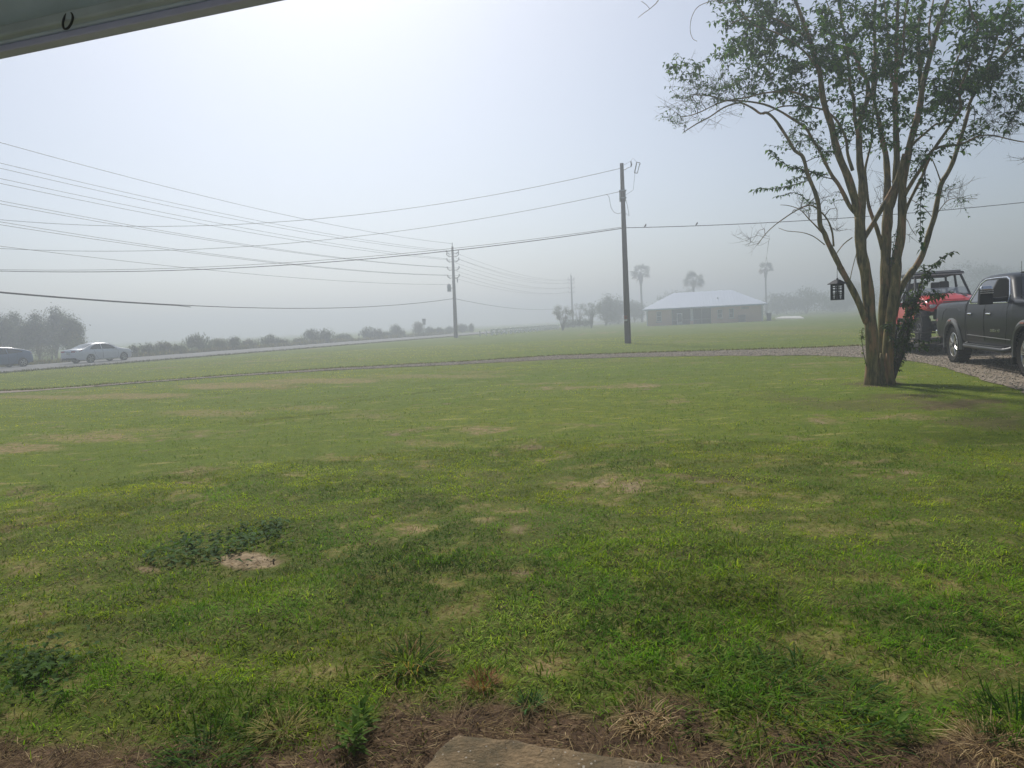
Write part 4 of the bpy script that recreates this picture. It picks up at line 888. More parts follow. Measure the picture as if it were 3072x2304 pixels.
for a, b in zip(XS[:-1], XS[1:]):
    for z in (fz * .40, fz * .92):
        mb = MB(); mb.box(((a + b) / 2, 0, z), (abs(b - a) - .25, .07, .21)); mb.build('rail', WHITE, t)
for (x, y0, y1), lb in (((148, 1080, 1135), 'left one of the two lone white gate posts beside the road'), ((219, 1074, 1131), 'right one of the two lone white gate posts, nearer the fence')):
    g = gnd(*c5(x, y1)); zt = float(at_y(*c5(x, y0), float(g[1]))[2]); mb = MB(); mb.box((0, 0, zt / 2), (.16, .16, zt)); mb.box((0, 0, zt + .03), (.2, .2, .06), taper=(.3, .3)); o = mb.build('gate_post', WHITE); o.location = (float(g[0]), float(g[1]), 0); tag(o, lb, 'post', 'white gate posts')

# small trees right of the fence
for i, (x, top, y0, wpx, cols, lb, nn2, clr) in enumerate(((1063, 800, 1075, 210, BR, 'vase shaped thin tree at the end of the white fence', 1500, .28), (1245, 782, 1030, 190, BR, 'sparse small tree just right of the vase shaped one', 1100, .25), (1380, 752, 1045, 200, DG, 'small leafy tree with a bare stem behind the low hedge', 1300, .34))):
    g = gnd(*c5(x, y0)); Y = float(g[1]); zt = float(at_y(*c5(x, top), Y)[2]); w_ = wpx / 3.687 * Y / FPX; rg = random.Random(700 + i); bl = []
    for k in range(26):
        f = rg.uniform(.0, 1); an = rg.random() * 6.28; zz = zt * (clr + .12 + (.84 - clr) * f); rr = w_ * .60 * (.35 + .65 * min(1, f * 1.9)) * rg.uniform(.45, 1) * (1 - .35 * max(0, f - .75) * 4 * .5); bl.append((math.cos(an) * rr, math.sin(an) * rr, zz, w_ * rg.uniform(.07, .13), w_ * .11, zt * rg.uniform(.04, .09)))
    tree('yard_tree', lb, 'tree', (float(g[0]), Y, 0), zt, w_ * 1.3, int(nn2 * 1.7), 400 + i, cols, 'small trees beside the far house', clear=clr, size=.12, stems=10, shape=bl)
g = gnd(*c5(1235, 1056)); Y = float(g[1]); wd = 262 / 3.687 * Y / FPX
P, yaw, pit, L, Wd, c = foliage_np([(wd * (k / 9 - .5), 0, .85, wd * .07, .6, .62) for k in range(10)], 2600, .16, 431, DG); P[:, 2] = np.minimum(P[:, 2], 1.75)
o = np_leaves('hedge', P, yaw, pit, L, Wd, c, LEAF); o.location = (float(g[0]), Y, 0); tag(o, 'low flat topped dark hedge under the small trees', 'hedge')
# bigger hazy trees left of the house
for i, (x, top, y0, wpx, Y, lb) in enumerate(((1540, 690, 1015, 230, 128, 'broad hazy tree left of the lawn pole'), (1680, 720, 1005, 170, 140, 'hazy tree hidden partly by the lawn pole'), (1860, 748, 990, 190, 150, 'hazy tree just left of the far house'))):
    b = at_y(*c5(x, 985), Y); zt = float(at_y(*c5(x, top), Y)[2]); tree('hazy_tree', lb, 'tree', (float(b[0]), Y, 0), zt, wpx / 3.687 * Y / FPX * 1.25, 3600, 440 + i, DG, 'hazy trees around the far house', clear=.02, size=.34)
# fan palms
PALM = leaf_mat('palm frond', translucency=.25, rough=.6)
def palm(label, u, vtop, vbot, wpx, Y, seed, skirt=.9):
    rg = np.random.default_rng(seed); b = at_y(u, 950, Y); s = Y / FPX; zt = float(at_y(u, vtop, Y)[2]); R_ = wpx * s * .5; zc = zt - R_ * 1.0
    t = thing('fan_palm', label, 'palm tree', (float(b[0]), Y, 0), group='fan palms near the far house')
    mb = MB(); mb.tube([(0, 0, -.1), (.03, 0, zc * .3), (-.02, 0, zc * .7), (0, 0, zc)], [.30, .22, .2, .22], 10); mb.build('trunk', BARK, t, smooth=True)
    V = []; F = []; C = []
    for k in range(40):
        az = rg.random() * 6.28; el = math.asin(rg.uniform(-.62, 1)); pl = R_ * rg.uniform(.5, .72); dx = np.array([math.cos(az) * math.cos(el), math.sin(az) * math.cos(el), math.sin(el)]); hub = np.array([0, 0, zc]) + dx * pl; hub[2] -= .12 * pl
        side_ = np.array([-math.sin(az), math.cos(az), 0]); up_ = np.cross(dx, side_); ro_ = rg.normal(0, .75); side_ = side_ * math.cos(ro_) + up_ * math.sin(ro_); fl = R_ * rg.uniform(.7, 1.0); col = np.array((.085, .105, .04)) * rg.uniform(.7, 1.3) if el > -.35 else np.array((.16, .12, .07)) * rg.uniform(.7, 1.2)
        n0 = len(V); w = .03; V += [np.array([0, 0, zc]) - side_ * w, np.array([0, 0, zc]) + side_ * w, hub + side_ * w, hub - side_ * w]; F.append((n0, n0 + 1, n0 + 2, n0 + 3)); C += [col] * 4
        for q in range(9):
            a = -1.3 + 2.6 * q / 8; d = dx * math.cos(a) + side_ * math.sin(a); l = fl * (1 - .18 * abs(a)); tip = hub + d * l; tip[2] -= .10 * l * rg.uniform(.4, 1.4); pr = np.cross(d, np.cross(dx, side_)); pr = pr / np.linalg.norm(pr); md = hub + d * l * .55; n0 = len(V)
            V += [hub, md + pr * .045 * l, tip, md - pr * .045 * l]; F.append((n0, n0 + 1, n0 + 2, n0 + 3)); C += [col] * 4
    np_mesh('crown', np.array(V), np.array(F).ravel(), np.arange(len(F)) * 4, np.full(len(F), 4), PALM, parent=t, colors=np.array(C))
    if skirt:
        P = []; n = 320; h = rg.random(n) * R_ * skirt; an = rg.random(n) * 6.28; rr = (R_ * .38) * (1 - h / (R_ * skirt) * .65); P = np.c_[np.cos(an) * rr, np.sin(an) * rr, zc - .1 - h]
        c = np.array([(.20, .155, .095), (.15, .115, .07)])[rg.integers(0, 2, n)] * rg.uniform(.7, 1.2, (n, 1)); np_leaves('dead_frond_skirt', P, an + math.pi + rg.normal(0, .4, n), rg.uniform(-1.4, -.9, n), np.full(n, R_ * .5), np.full(n, .22), c, PALM, t)
palm('tall thin palm just right of the lawn pole', 1926, 794, 945, 48, 158, 1, 1.3)
palm('palm crown rising behind the metal roof of the far house', 2083, 816, 900, 50, 150, 2, .5)
palm('slender palm standing right of the far house', 2299, 786, 900, 36, 165, 3, 1.5)
# tree belt beyond the field on the right
BELT = [(2010, 875, 90, 165), (2330, 880, 120, 172), (2420, 862, 130, 168), (2500, 872, 120, 180), (2590, 850, 150, 185), (2690, 800, 140, 178), (2790, 820, 150, 190), (2880, 780, 170, 176), (2980, 790, 170, 186), (3080, 800, 180, 180), (3200, 790, 200, 186), (2540, 815, 90, 215), (2060, 862, 80, 185)]
BW = ['behind the left slope of the metal roof', 'directly right of the far house', 'second right of the far house', 'left of the hanging bird feeder', 'behind the hanging bird feeder', 'seen through the forked stems of the crape myrtle', 'seen between the myrtle stems and the red vehicle', 'above the roof of the red vehicle', 'above the gap between red vehicle and truck', 'above the truck cab', 'beyond the right edge behind the truck', 'tall and faint behind the feeder', 'behind the ridge of the metal roof']
for i, (u, vt, wpx, Y) in enumerate(BELT):
    b = at_y(u, 930, Y); zt = float(at_y(u, vt, Y)[2]); tree('belt_tree', 'foggy dark tree of the distant belt, ' + BW[i], 'tree', (float(b[0]), Y, 0), zt, wpx * Y / FPX * 1.3, 3200, 500 + i, DG, 'trees of the foggy belt beyond the field', clear=.0, size=.42)

# ------------------------------------------------------------------ far house
def house():
    a = gnd(1941, 978.5)[:2]; b = at_y(2290, 960, 94.2)[:2]; d = (b - a); Lh = float(np.hypot(*d)); d = d / Lh; rz = math.atan2(d[1], d[0])
    t = thing('far_house', 'single storey brick house with a white hipped metal roof in the fog', 'house', (a[0], a[1], 0), rz); D = 11.0
    def hx(u):
        dd = ray(u, 940)[:2]; A_ = np.array([dd, -d]).T; return float(np.linalg.solve(A_, a)[1])
    def c7(x, y): return (1900 + x / 3.16, 700 + y / 3.16)
    def hzv(u, v):
        x = hx(u); p = a + d * x; return float(at_y(u, v, p[1])[2])
    zw = .5 * (hzv(1945, 929) + hzv(2280, 909)) 
    brick = mat('tan brick', (.86, .58, .45), .9, var=.25, scale=9, bump=.2, bscale=30, stretch=(1, 1, 3)); white = mat('white trim', (.78, .78, .77), .6, var=.03); glass = mat('dim window glass', (.16, .18, .20), .15, var=.1); screen = mat('porch screen', (.09, .10, .10), .8, var=.15); dark = mat('porch inside', (.20, .19, .18), .9)
    x0, x1 = hx(c7(362, 0)[0]), hx(c7(738, 0)[0])
    mb = MB(); mb.box((x0 / 2, .1, zw / 2), (x0, .2, zw)); mb.box(((x1 + Lh) / 2, .1, zw / 2), (Lh - x1, .2, zw)); mb.box((.1, D / 2 + .1, zw / 2), (.2, D - .2, zw)); mb.box((Lh - .1, D / 2 + .1, zw / 2), (.2, D - .2, zw)); mb.box((Lh / 2, D + .1, zw / 2), (Lh, .2, zw))
    mb.build('wall', brick, t)
    mb = MB(); mb.box(((x0 + x1) / 2, 2.6, zw / 2), (x1 - x0, .12, zw)); mb.box((x0 + .06, 1.4, zw / 2), (.1, 2.3, zw)); mb.box((x1 - .06, 1.4, zw / 2), (.1, 2.3, zw)); mb.build('porch_back_wall', dark, t)
    # hipped roof
    e = .55; zr = float(at_y(2115, 874, (a + d * Lh / 2)[1] + D / 2)[2]); r0 = hx(c7(455, 0)[0]) ; r0 = Lh * .24; r1 = Lh * .76
    z0 = zw - .02; mb = MB()
    V = [(-e, -e, z0), (Lh + e, -e, z0), (Lh + e, D + e, z0), (-e, D + e, z0), (r0, D / 2, zr), (r1, D / 2, zr), (-e, -e, z0 - .16), (Lh + e, -e, z0 - .16), (Lh + e, D + e, z0 - .16), (-e, D + e, z0 - .16)]
    mb.add(V, [(0, 1, 5, 4), (1, 2, 5), (2, 3, 4, 5), (3, 0, 4), (9, 8, 7, 6), (0, 6, 7, 1), (1, 7, 8, 2), (2, 8, 9, 3), (3, 9, 6, 0)])
    rf = mb.build('roof', mat('pale metal roofing', (.56, .63, .75), .6, var=.05), t)
    for k in range(26):
        pass
    rb = MB()
    for k in range(1, 40):
        x = -e + (Lh + 2 * e) * k / 40
        if r0 <= x <= r1: yt, zt = D / 2, zr
        elif x < r0: f = (x + e) / (r0 + e); yt, zt = -e + f * (D / 2 + e), z0 + f * (zr - z0)
        else: f = (Lh + e - x) / (Lh + e - r1); yt, zt = -e + f * (D / 2 + e), z0 + f * (zr - z0)
        rb.tube([(x, -e, z0 + .012), (x, yt, zt + .012)], .018, 4)
    rb.build('roof_seams', mat('pale metal roofing', (.62, .66, .72)), rf)
    u, v = c7(788, 630); x = hx(u) ; mb = MB(); mb.tube([(x + .3, 2.2, zw + .55), (x + .3, 2.2, zw + 1.15)], .07, 8); mb.build('vent_pipe', METAL, rf)
    mb = MB(); mb.box((Lh / 2, -.50, zw - .10), (Lh + .9, .05, .17)); mb.build('fascia', white, t)
    for x in (.06, Lh - .12):
        mb = MB(); mb.box((x, -.05, zw / 2 - .1), (.16, .09, zw - .2)); mb.build('corner_trim', white, t)
    for (xa, xb, ya, yb) in ((222, 264, 745, 838), (800, 842, 725, 800), (908, 950, 715, 796)):
        ua, va = c7(xa, ya); ub, vb = c7(xb, yb); A1, A2 = hx(ua), hx(ub); Z1, Z2 = hzv(ua, va), hzv(ub, vb); Z2 = max(.6, Z2)
        fr = MB(); w = .06
        for c, s in ((((A1 + A2) / 2, -.03, Z1), (A2 - A1 + .12, .06, w)), (((A1 + A2) / 2, -.03, Z2), (A2 - A1 + .12, .06, w)), ((A1, -.03, (Z1 + Z2) / 2), (w, .06, Z1 - Z2 - w)), ((A2, -.03, (Z1 + Z2) / 2), (w, .06, Z1 - Z2 - w)), (((A1 + A2) / 2, -.03, (Z1 + Z2) / 2), (A2 - A1 - w, .05, w * .9))): fr.box(c, s)
        f = fr.build('window', white, t); mb = MB(); mb.box(((A1 + A2) / 2, -.012, (Z1 + Z2) / 2), (A2 - A1, .02, Z1 - Z2)); mb.build('pane', glass, f)
        mb = MB(); mb.box(((A1 + A2) / 2, -.07, Z2 - .14), (A2 - A1 + .3, .14, .09)); mb.build('sill', mat('stone sill', (.55, .52, .47), .8), f)
    # screened porch: panels, rails, column, door
    zc = zw - .2; mb = MB(); mb.box(((x0 + x1) / 2, .09, zc / 2), (x1 - x0 - .1, .02, zc)); mb.build('porch_screen', screen, t)
    colx = hx(c7(553, 0)[0]); mb = MB(); mb.box((colx, .02, zw / 2 + .12), (.32, .2, zw - .24)); mb.build('porch_column', white, t); mb = MB(); mb.box((colx, .02, .22), (.42, .28, .44)); mb.build('column_base', brick, t)
    bar = MB(); zrail = .62
    dx0, dx1 = hx(c7(410, 0)[0]), hx(c7(465, 0)[0])
    for xa, xb in ((x0, dx0), (dx1, colx - .16), (colx + .16, x1)):
        bar.box(((xa + xb) / 2, .055, zrail), (xb - xa, .03, .06)); bar.box(((xa + xb) / 2, .055, zc - .03), (xb - xa, .03, .06))
    for x in (hx(c7(648, 0)[0]), x0 + .04, x1 - .04): bar.box((x, .05, zc / 2), (.05, .035, zc - .02))
    bar.build('porch_rail', mat('grey screen frame', (.42, .43, .43), .6), t)
    zd = hzv(*c7(437, 757)); dr = MB(); w = .12; cx = (dx0 + dx1) / 2; dw = dx1 - dx0
    for c, s in (((cx, .0, zd - w / 2), (dw, .06, w)), ((cx, .0, .17), (dw, .06, .34)), ((dx0 + w / 2, .0, (zd + .34 - w) / 2), (w, .06, zd - .34 - w)), ((dx1 - w / 2, .0, (zd + .34 - w) / 2), (w, .06, zd - .34 - w))): dr.box(c, s)
    do = dr.build('screen_door', white, t); mb = MB(); mb.box((cx, .035, (zd + .34 - w) / 2), (dw - 2 * w, .015, zd - .34 - w)); mb.build('door_screen', screen, do)
    mb = MB(); mb.box((hx(c7(1058, 0)[0]), -.012, hzv(*c7(1058, 705))), (1.0, .05, .32)); mb.build('gable_vent', mat('pale vent', (.50, .44, .38), .8), t)
    # things by the wall
    def wp(x, y=-.7): return (a[0] + d[0] * x - d[1] * y, a[1] + d[1] * x + d[0] * y, 0)
    ac = thing('air_conditioner', 'dark boxy air conditioner standing against the brick wall of the far house', 'air conditioner', wp(hx(c7(1025, 0)[0]), -.75), rz)
    mb = MB(); mb.box((0, 0, .47), (.85, .8, .86)); mb.build('casing', mat('dark grey enamel', (.15, .15, .145), .6), ac, bevel=.03); mb = MB(); mb.lathe([(.34, .905), (.34, .93), (0, .95)], seg=18); mb.build('fan_grille', mat('black grille', (.03, .03, .03), .6), ac)
    mb = MB(); mb.box((0, 0, .02), (1.0, .95, .04)); mb.build('base_pad', mat('pale concrete', (.62, .62, .60)), ac)
    bn = thing('trash_bin', 'dark wheeled bin at the right corner of the far house', 'trash bin', wp(Lh + .75, .3), rz)
    mb = MB(); mb.box((0, 0, .50), (.48, .55, .92), taper=(1.2, 1.2)); mb.build('bin_body', mat('dark grey plastic', (.08, .09, .10), .6), bn, bevel=.03); mb = MB(); mb.box((0, 0, 1.0), (.64, .72, .07)); mb.build('lid', mat('dark grey plastic', (.08, .09, .10)), bn, bevel=.02)
    for s in (-1, 1): mb = MB(); mb.lathe([(.1, -.03), (.1, .03)], (s * .26, .28, .1), 'x', 12); mb.build('wheel', mat('black rubber', (.02, .02, .02), .8), bn)
house()
# ------------------------------------------------------------------ crape myrtle in the lawn
TX, TY = float(TREE_XY[0]), float(TREE_XY[1])
def crape_myrtle():
    rg = random.Random(21); ng = np.random.default_rng(21)
    S = TY / FPX                                     # metres per photo pixel at the tree
    def A3(x, y): return (2200 + x / 3.687, 300 + y / 3.687)
    def B2(x, y): return (2450 + x / 3.318, 500 + y / 3.318)
    def C8(x, y): return (2500 + x / 4.1475, 800 + y / 4.1475)
    def D4(x, y): return (2600 + x / 3.687, 300 + y / 3.687)
    def E5(x, y): return (2472 + x / 3.687, y / 3.687)
    def F1(x, y): return (1900 + x / 3.687, y / 3.687)
    def T(x, y): return (1900 + x / 1.382, y / 1.382)
    # every limb: points in photo pixels, width in photo pixels at both ends, depth offset (m) at both ends
    L = {}
    def limb(pts, w, d): return dict(p=pts, w=w, d=d)
    limbs = [
     # A, the front left stem
     limb([C8(490, 1450), C8(480, 1200), C8(478, 900), C8(455, 600), C8(430, 300), C8(395, 40), B2(452, 900), B2(440, 780), B2(432, 620), B2(430, 500)], (42, 33), (-.12, -.22)),
     limb([B2(430, 520), B2(400, 400), B2(372, 300), B2(310, 100), A3(1180, 650), A3(1120, 450), A3(1085, 280), A3(1030, 130), F1(2090, 1050), F1(2070, 850), F1(2040, 720), F1(1990, 580), F1(1950, 430), F1(1890, 280), F1(1840, 130), F1(1790, 0), F1(1750, -120)], (30, 9), (-.22, -.7)),
     limb([B2(440, 540), B2(452, 300), B2(450, 120), A3(1400, 700), A3(1392, 520), A3(1390, 400), A3(1400, 250), A3(1440, 100), E5(480, 1100), E5(480, 900), E5(400, 760), E5(330, 600), E5(220, 520), E5(120, 490), E5(0, 430)], (28, 8), (-.2, .4)),
     limb([A3(1392, 420), E5(340, 1300), E5(330, 1100), E5(290, 950), E5(270, 700), E5(250, 500), E5(200, 250), E5(160, 0)], (14, 6), (-.2, .2)),
     limb([E5(480, 1100), E5(540, 1000), E5(550, 800), E5(565, 600), E5(560, 400), E5(555, 200), E5(570, 0), E5(590, -140)], (18, 8), (-.1, .7)),
     # big limb to the left lobe
     limb([B2(400, 470), A3(1290, 1180), A3(1230, 1060), A3(1160, 930), A3(1100, 850), A3(1030, 720), A3(960, 570), A3(870, 430), A3(800, 310), A3(640, 200), A3(500, 115), A3(330, 45), A3(100, 10), F1(1000, 1110), F1(850, 1060), F1(700, 1050)], (17, 4), (-.2, -.1)),
     limb([F1(2000, 1090), F1(1880, 1050), F1(1720, 1010), F1(1560, 1015), F1(1400, 1040), F1(1250, 1080), F1(1050, 1110), F1(900, 1160), F1(760, 1230), F1(620, 1280), F1(520, 1290)], (8, 2.5), (-.6, -.9)),
     limb([A3(1320, 780), A3(1265, 600), A3(1250, 450), A3(1200, 320), A3(1130, 210), A3(1000, 110), A3(780, 68), A3(560, 68), A3(450, 105), A3(330, 160)], (12, 3.5), (-.1, .3)),
     limb([F1(1900, 400), F1(1750, 310), F1(1600, 220), F1(1420, 180), F1(1260, 195), F1(1080, 260)], (8, 3), (-.6, -1.2)),
     # L, the low left limb
     limb([C8(420, 700), C8(355, 540), C8(270, 350), C8(180, 180), C8(90, 20), B2(240, 1010), B2(170, 870), B2(105, 740), A3(1010, 1480), A3(960, 1380), A3(950, 1230), A3(930, 1100), A3(880, 960), A3(820, 820), A3(790, 690), A3(755, 610), A3(680, 560), A3(610, 440), A3(540, 330), A3(460, 215), A3(370, 140), A3(300, 150), A3(220, 95), A3(110, 40), F1(1150, 1140), F1(1000, 1190), F1(850, 1290), F1(700, 1370), F1(560, 1460)], (24, 3), (-.15, -.9)),
     limb([A3(1110, 1620), A3(1095, 1470), A3(1060, 1360), A3(1010, 1280), A3(970, 1240)], (7, 5), (-.35, -.4)),
     limb([A3(1010, 1600), A3(890, 1510), A3(760, 1465), A3(600, 1450), A3(500, 1415)], (4, 1.5), (-.3, -.9)),
     limb([A3(960, 1240), A3(900, 1180), A3(830, 1165), A3(700, 1220), A3(560, 1310), A3(440, 1400), A3(350, 1490), A3(270, 1600)], (6, 2), (-.4, -1.1)),
     limb([A3(985, 1470), A3(900, 1380), A3(840, 1320), A3(740, 1215), A3(620, 1170), A3(520, 1160)], (6, 1.6), (-.4, .1)),
     limb([B2(355, 705), B2(270, 770), B2(200, 860), B2(195, 872)], (4, 2.5), (-.2, -.2)),
     limb([B2(400, 850), B2(372, 950), B2(348, 1050), B2(330, 1140)], (2.6, 2.6), (-.25, -.25)),
     # B, the back centre stem
     limb([C8(600, 1440), C8(598, 1150), C8(615, 800), C8(632, 500), C8(645, 250), C8(650, 0), B2(688, 850), B2(692, 700), B2(700, 600), B2(708, 480), B2(716, 380)], (34, 33), (.12, .25)),
     limb([B2(700, 400), A3(1705, 900), A3(1698, 750), A3(1685, 600), A3(1650, 450), A3(1630, 350), A3(1605, 200), A3(1560, 20), E5(560, 1000), E5(600, 800)], (26, 9), (.3, .8)),
     limb([B2(730, 400), A3(1790, 1000), A3(1802, 800), A3(1808, 600), A3(1800, 400), A3(1795, 200), A3(1785, 0), E5(785, 1100), E5(795, 900), E5(800, 700), E5(805, 450), E5(810, 200), E5(820, 0), E5(830, -150)], (26, 9), (.2, -.2)),
     limb([E5(790, 1000), E5(740, 800), E5(715, 600), E5(710, 420), E5(690, 200), E5(660, 0)], (12, 6), (.0, .8)),
     limb([E5(800, 760), E5(860, 640), E5(885, 500), E5(880, 380), E5(900, 150), E5(930, 0)], (12, 6), (0, -.8)),
     limb([A3(1650, 1650), A3(1590, 1430), A3(1540, 1300), A3(1500, 1180), A3(1485, 1080), A3(1465, 880), A3(1460, 760), A3(1490, 620), A3(1530, 450), A3(1540, 250), A3(1545, 50)], (16, 5), (.2, .7)),
     # X, the limb crossing from A to the right
     limb([B2(440, 800), B2(480, 700), B2(560, 570), B2(640, 430), B2(720, 285), B2(800, 130), A3(1890, 600)], (17, 15), (-.25, -.1)),
     # C, the right front stem and what it carries
     limb([C8(665, 1450), C8(680, 1150), C8(700, 800), C8(735, 480), C8(770, 250), C8(786, 20), B2(800, 900), B2(835, 720), B2(850, 500), B2(852, 330), D4(400, 900), D4(425, 780), D4(452, 640), D4(480, 480), D4(530, 300), D4(570, 150), D4(600, 0), E5(1090, 950), E5(1140, 750), E5(1190, 560), E5(1250, 330), E5(1320, 120), E5(1370, 0), E5(1400, -130)], (40, 12), (-.05, .2)),
     limb([E5(1070, 1000), E5(1060, 750), E5(1045, 500), E5(1050, 250), E5(1090, 50), E5(1110, -100)], (16, 8), (.2, .7)),
     limb([E5(1190, 560), E5(1160, 330), E5(1190, 120), E5(1210, 0)], (9, 5), (.2, .9)),
     limb([D4(410, 1070), D4(450, 1000), D4(520, 880), D4(600, 760), D4(680, 620), D4(760, 520), D4(850, 390), D4(920, 290), D4(975, 190), D4(1040, 100), E5(1500, 1000), E5(1580, 800), E5(1650, 600), E5(1700, 300), E5(1650, 200), E5(1600, 0)], (15, 6), (.0, -.6)),
     limb([D4(405, 1330), D4(430, 1230), D4(470, 1130), D4(560, 950), D4(620, 830), D4(660, 720), D4(700, 640)], (12, 9), (.1, -.1)),
     limb([D4(500, 500), D4(560, 440), D4(650, 365), D4(760, 270), D4(860, 210), E5(1420, 800), E5(1500, 600), E5(1560, 400)], (11, 4), (.1, .6)),
     limb([D4(900, 510), D4(960, 500), D4(1040, 490), D4(1130, 450), D4(1220, 405), D4(1330, 388), D4(1450, 402), D4(1560, 430), D4(1740, 465), D4(1900, 470)], (8, 3), (-.1, -.7)),
     limb([D4(760, 540), D4(830, 515), D4(900, 510)], (10, 8), (-.1, -.1)),
     # D, the right limb
     limb([C8(745, 620), C8(775, 470), C8(825, 300), C8(900, 165), C8(990, 40), B2(930, 1080), B2(1030, 925), B2(1080, 800), B2(1122, 650), B2(1172, 500), B2(1200, 350), B2(1240, 170), D4(900, 800), D4(955, 680), D4(1000, 550), D4(1035, 440), D4(1075, 310), D4(1110, 180), D4(1140, 80), E5(1590, 1200), E5(1660, 1040), E5(1780, 880), E5(1900, 700), E5(2030, 540), E5(2150, 430), E5(2260, 340), E5(2400, 200)], (26, 7), (.1, .5)),
     limb([D4(815, 890), D4(765, 750), D4(722, 650)], (5, 3), (.2, 0)),
     limb([E5(1780, 880), E5(1850, 620), E5(1950, 300), E5(2050, 50), E5(2090, -100)], (8, 4), (.3, -.4)),
     limb([E5(1900, 700), E5(2060, 560), E5(2180, 500), E5(2400, 430)], (6, 3), (.4, .9)),
     limb([D4(790, 1240), D4(850, 1160), D4(910, 1105), D4(1010, 1080), D4(1130, 1090), D4(1225, 1092)], (3.5, 1), (.1, -.4)),
     limb([D4(840, 1000), D4(960, 985), D4(1060, 955), D4(1130, 920), D4(1195, 845)], (3, 1), (.1, .5)),
     limb([D4(720, 1290), D4(650, 1210), D4(560, 1140), D4(450, 1080)], (3, 2), (.1, .1)),
     limb([D4(420, 1290), D4(460, 1350), D4(490, 1420), D4(545, 1500)], (3, 1.4), (.1, -.2)),
     # bare twigs entering from the top
     limb([F1(1180, -40), F1(1120, 10), F1(1010, 35), F1(900, 8), F1(780, 40), F1(700, 90), F1(650, 180), F1(630, 270), F1(632, 360), F1(660, 430), F1(705, 455)], (3.5, 1), (-1, -1.3)),
     limb([F1(1000, -160), F1(600, -120), F1(320, -30), F1(250, 40), F1(180, 100), F1(110, 150), F1(55, 195)], (4, 1.2), (-1.2, -1.6)),
     limb([F1(185, 100), F1(140, 50), F1(90, 15)], (1.6, .8), (-1.5, -1.4)),
     # extra climbers filling the top
     limb([F1(2070, 850), F1(2000, 700), F1(1880, 560), F1(1700, 420), F1(1500, 330), F1(1300, 260), F1(1150, 60)], (9, 3), (-.5, -1.4)),
     limb([E5(250, 500), E5(120, 300), E5(60, 100), E5(0, -60)], (7, 3), (.1, .8)),
    ]
    def to3(p, off): q = at_y(p[0], p[1], TY + off); return np.array([q[0] - TX, q[1] - TY, q[2]])
    mb = MB(); nodes = []; nrad = []
    for lb in limbs:
        n = len(lb['p']); P = []; R_ = []
        for i, p in enumerate(lb['p']):
            t = i / (n - 1); P.append(to3(p, lb['d'][0] * (1 - t) + lb['d'][1] * t)); w = .87 * (lb['w'][0] * (1 - t ** .75) + lb['w'][1] * t ** .75); R_.append(max(.004, w * S * .5))
        # smooth resample (Catmull-Rom)
        Q = []; RR = []
        for i in range(n - 1):
            p0, p1, p2, p3 = P[max(i - 1, 0)], P[i], P[i + 1], P[min(i + 2, n - 1)]
            for k in range(3):
                s = k / 3; Q.append(.5 * ((2 * p1) + (p2 - p0) * s + (2 * p0 - 5 * p1 + 4 * p2 - p3) * s * s + (3 * p1 - p0 - 3 * p2 + p3) * s ** 3)); RR.append(R_[i] * (1 - s) + R_[i + 1] * s)
        Q.append(P[-1]); RR.append(R_[-1])
        if lb['p'][0][1] > 1140:                                # root flare
            Q[0][2] = -.12
            for k in range(min(4, len(RR))): RR[k] *= (1.38, 1.2, 1.08, 1.02)[k]
        RR = [r_ * (1 + .06 * math.sin(5.1 * i + len(Q))) for i, r_ in enumerate(RR)]
        mb.tube(Q, RR, 14 if RR[0] > .05 else 8 if RR[0] > .015 else 5)
        for q, r_ in zip(Q, RR):
            if q[2] > 2.0: nodes.append(q); nrad.append(r_)
    # fused root collar with buttresses
    for a in range(9):
        an = a * .7 + .2; rr = .30 + .07 * math.sin(3 * a); b = np.array([math.cos(an) * rr * 1.0, math.sin(an) * rr * .7, -.08]); mb.tube([b, b * .72 + np.array([0, 0, .14]), b * .52 + np.array([0, 0, .48]), b * .44 + np.array([0, 0, .62])], [.045, .055, .045, .02], 8)
    mb.tube([(0, .02, -.1), (0, .02, .15), (0, .02, .40)], [.24, .19, .12], 14)
    t = thing('crape_myrtle', 'many stemmed crape myrtle with smooth mottled bark standing in the lawn', 'tree', (TX, TY, 0))
    bm_ = bpy.data.materials.new('mottled smooth bark'); bm_.use_nodes = True; nn = bm_.node_tree.nodes; ll = bm_.node_tree.links; b = nn['Principled BSDF']; b.inputs['Roughness'].default_value = .75; b.inputs['Specular IOR Level'].default_value = .25
    tc = nn.new('ShaderNodeTexCoord'); mp = nn.new('ShaderNodeMapping'); mp.inputs['Scale'].default_value = (6, 6, 1.1); ll.new(tc.outputs['Object'], mp.inputs[0])
    def ns(s, d=6):
        x = nn.new('ShaderNodeTexNoise'); x.inputs['Scale'].default_value = s; x.inputs['Detail'].default_value = d; x.inputs['Roughness'].default_value = .65; ll.new(mp.outputs[0], x.inputs[0]); return x.outputs[0]
    r1 = nn.new('ShaderNodeValToRGB'); e = r1.color_ramp.elements; e[0].position = .30; e[0].color = (.036, .032, .017, 1); e[1].position = .72; e[1].color = (.40, .29, .135, 1); m1 = e.new(.5); m1.color = (.17, .145, .055, 1); ll.new(ns(2.6), r1.inputs[0])
    r2 = nn.new('ShaderNodeMapRange'); r2.inputs[1].default_value = .52; r2.inputs[2].default_value = .62; ll.new(ns(.9), r2.inputs[0])
    mx = nn.new('ShaderNodeMix'); mx.data_type = 'RGBA'; ll.new(r2.outputs[0], mx.inputs[0]); ll.new(r1.outputs[0], mx.inputs[6]); mx.inputs[7].default_value = (.36, .20, .10, 1)
    ll.new(mx.outputs[2], b.inputs['Base Color'])
    bp = nn.new('ShaderNodeBump'); bp.inputs['Strength'].default_value = .5; bp.inputs['Distance'].default_value = .03; ll.new(ns(2.2), bp.inputs['Height']); ll.new(bp.outputs[0], b.inputs['Normal'])
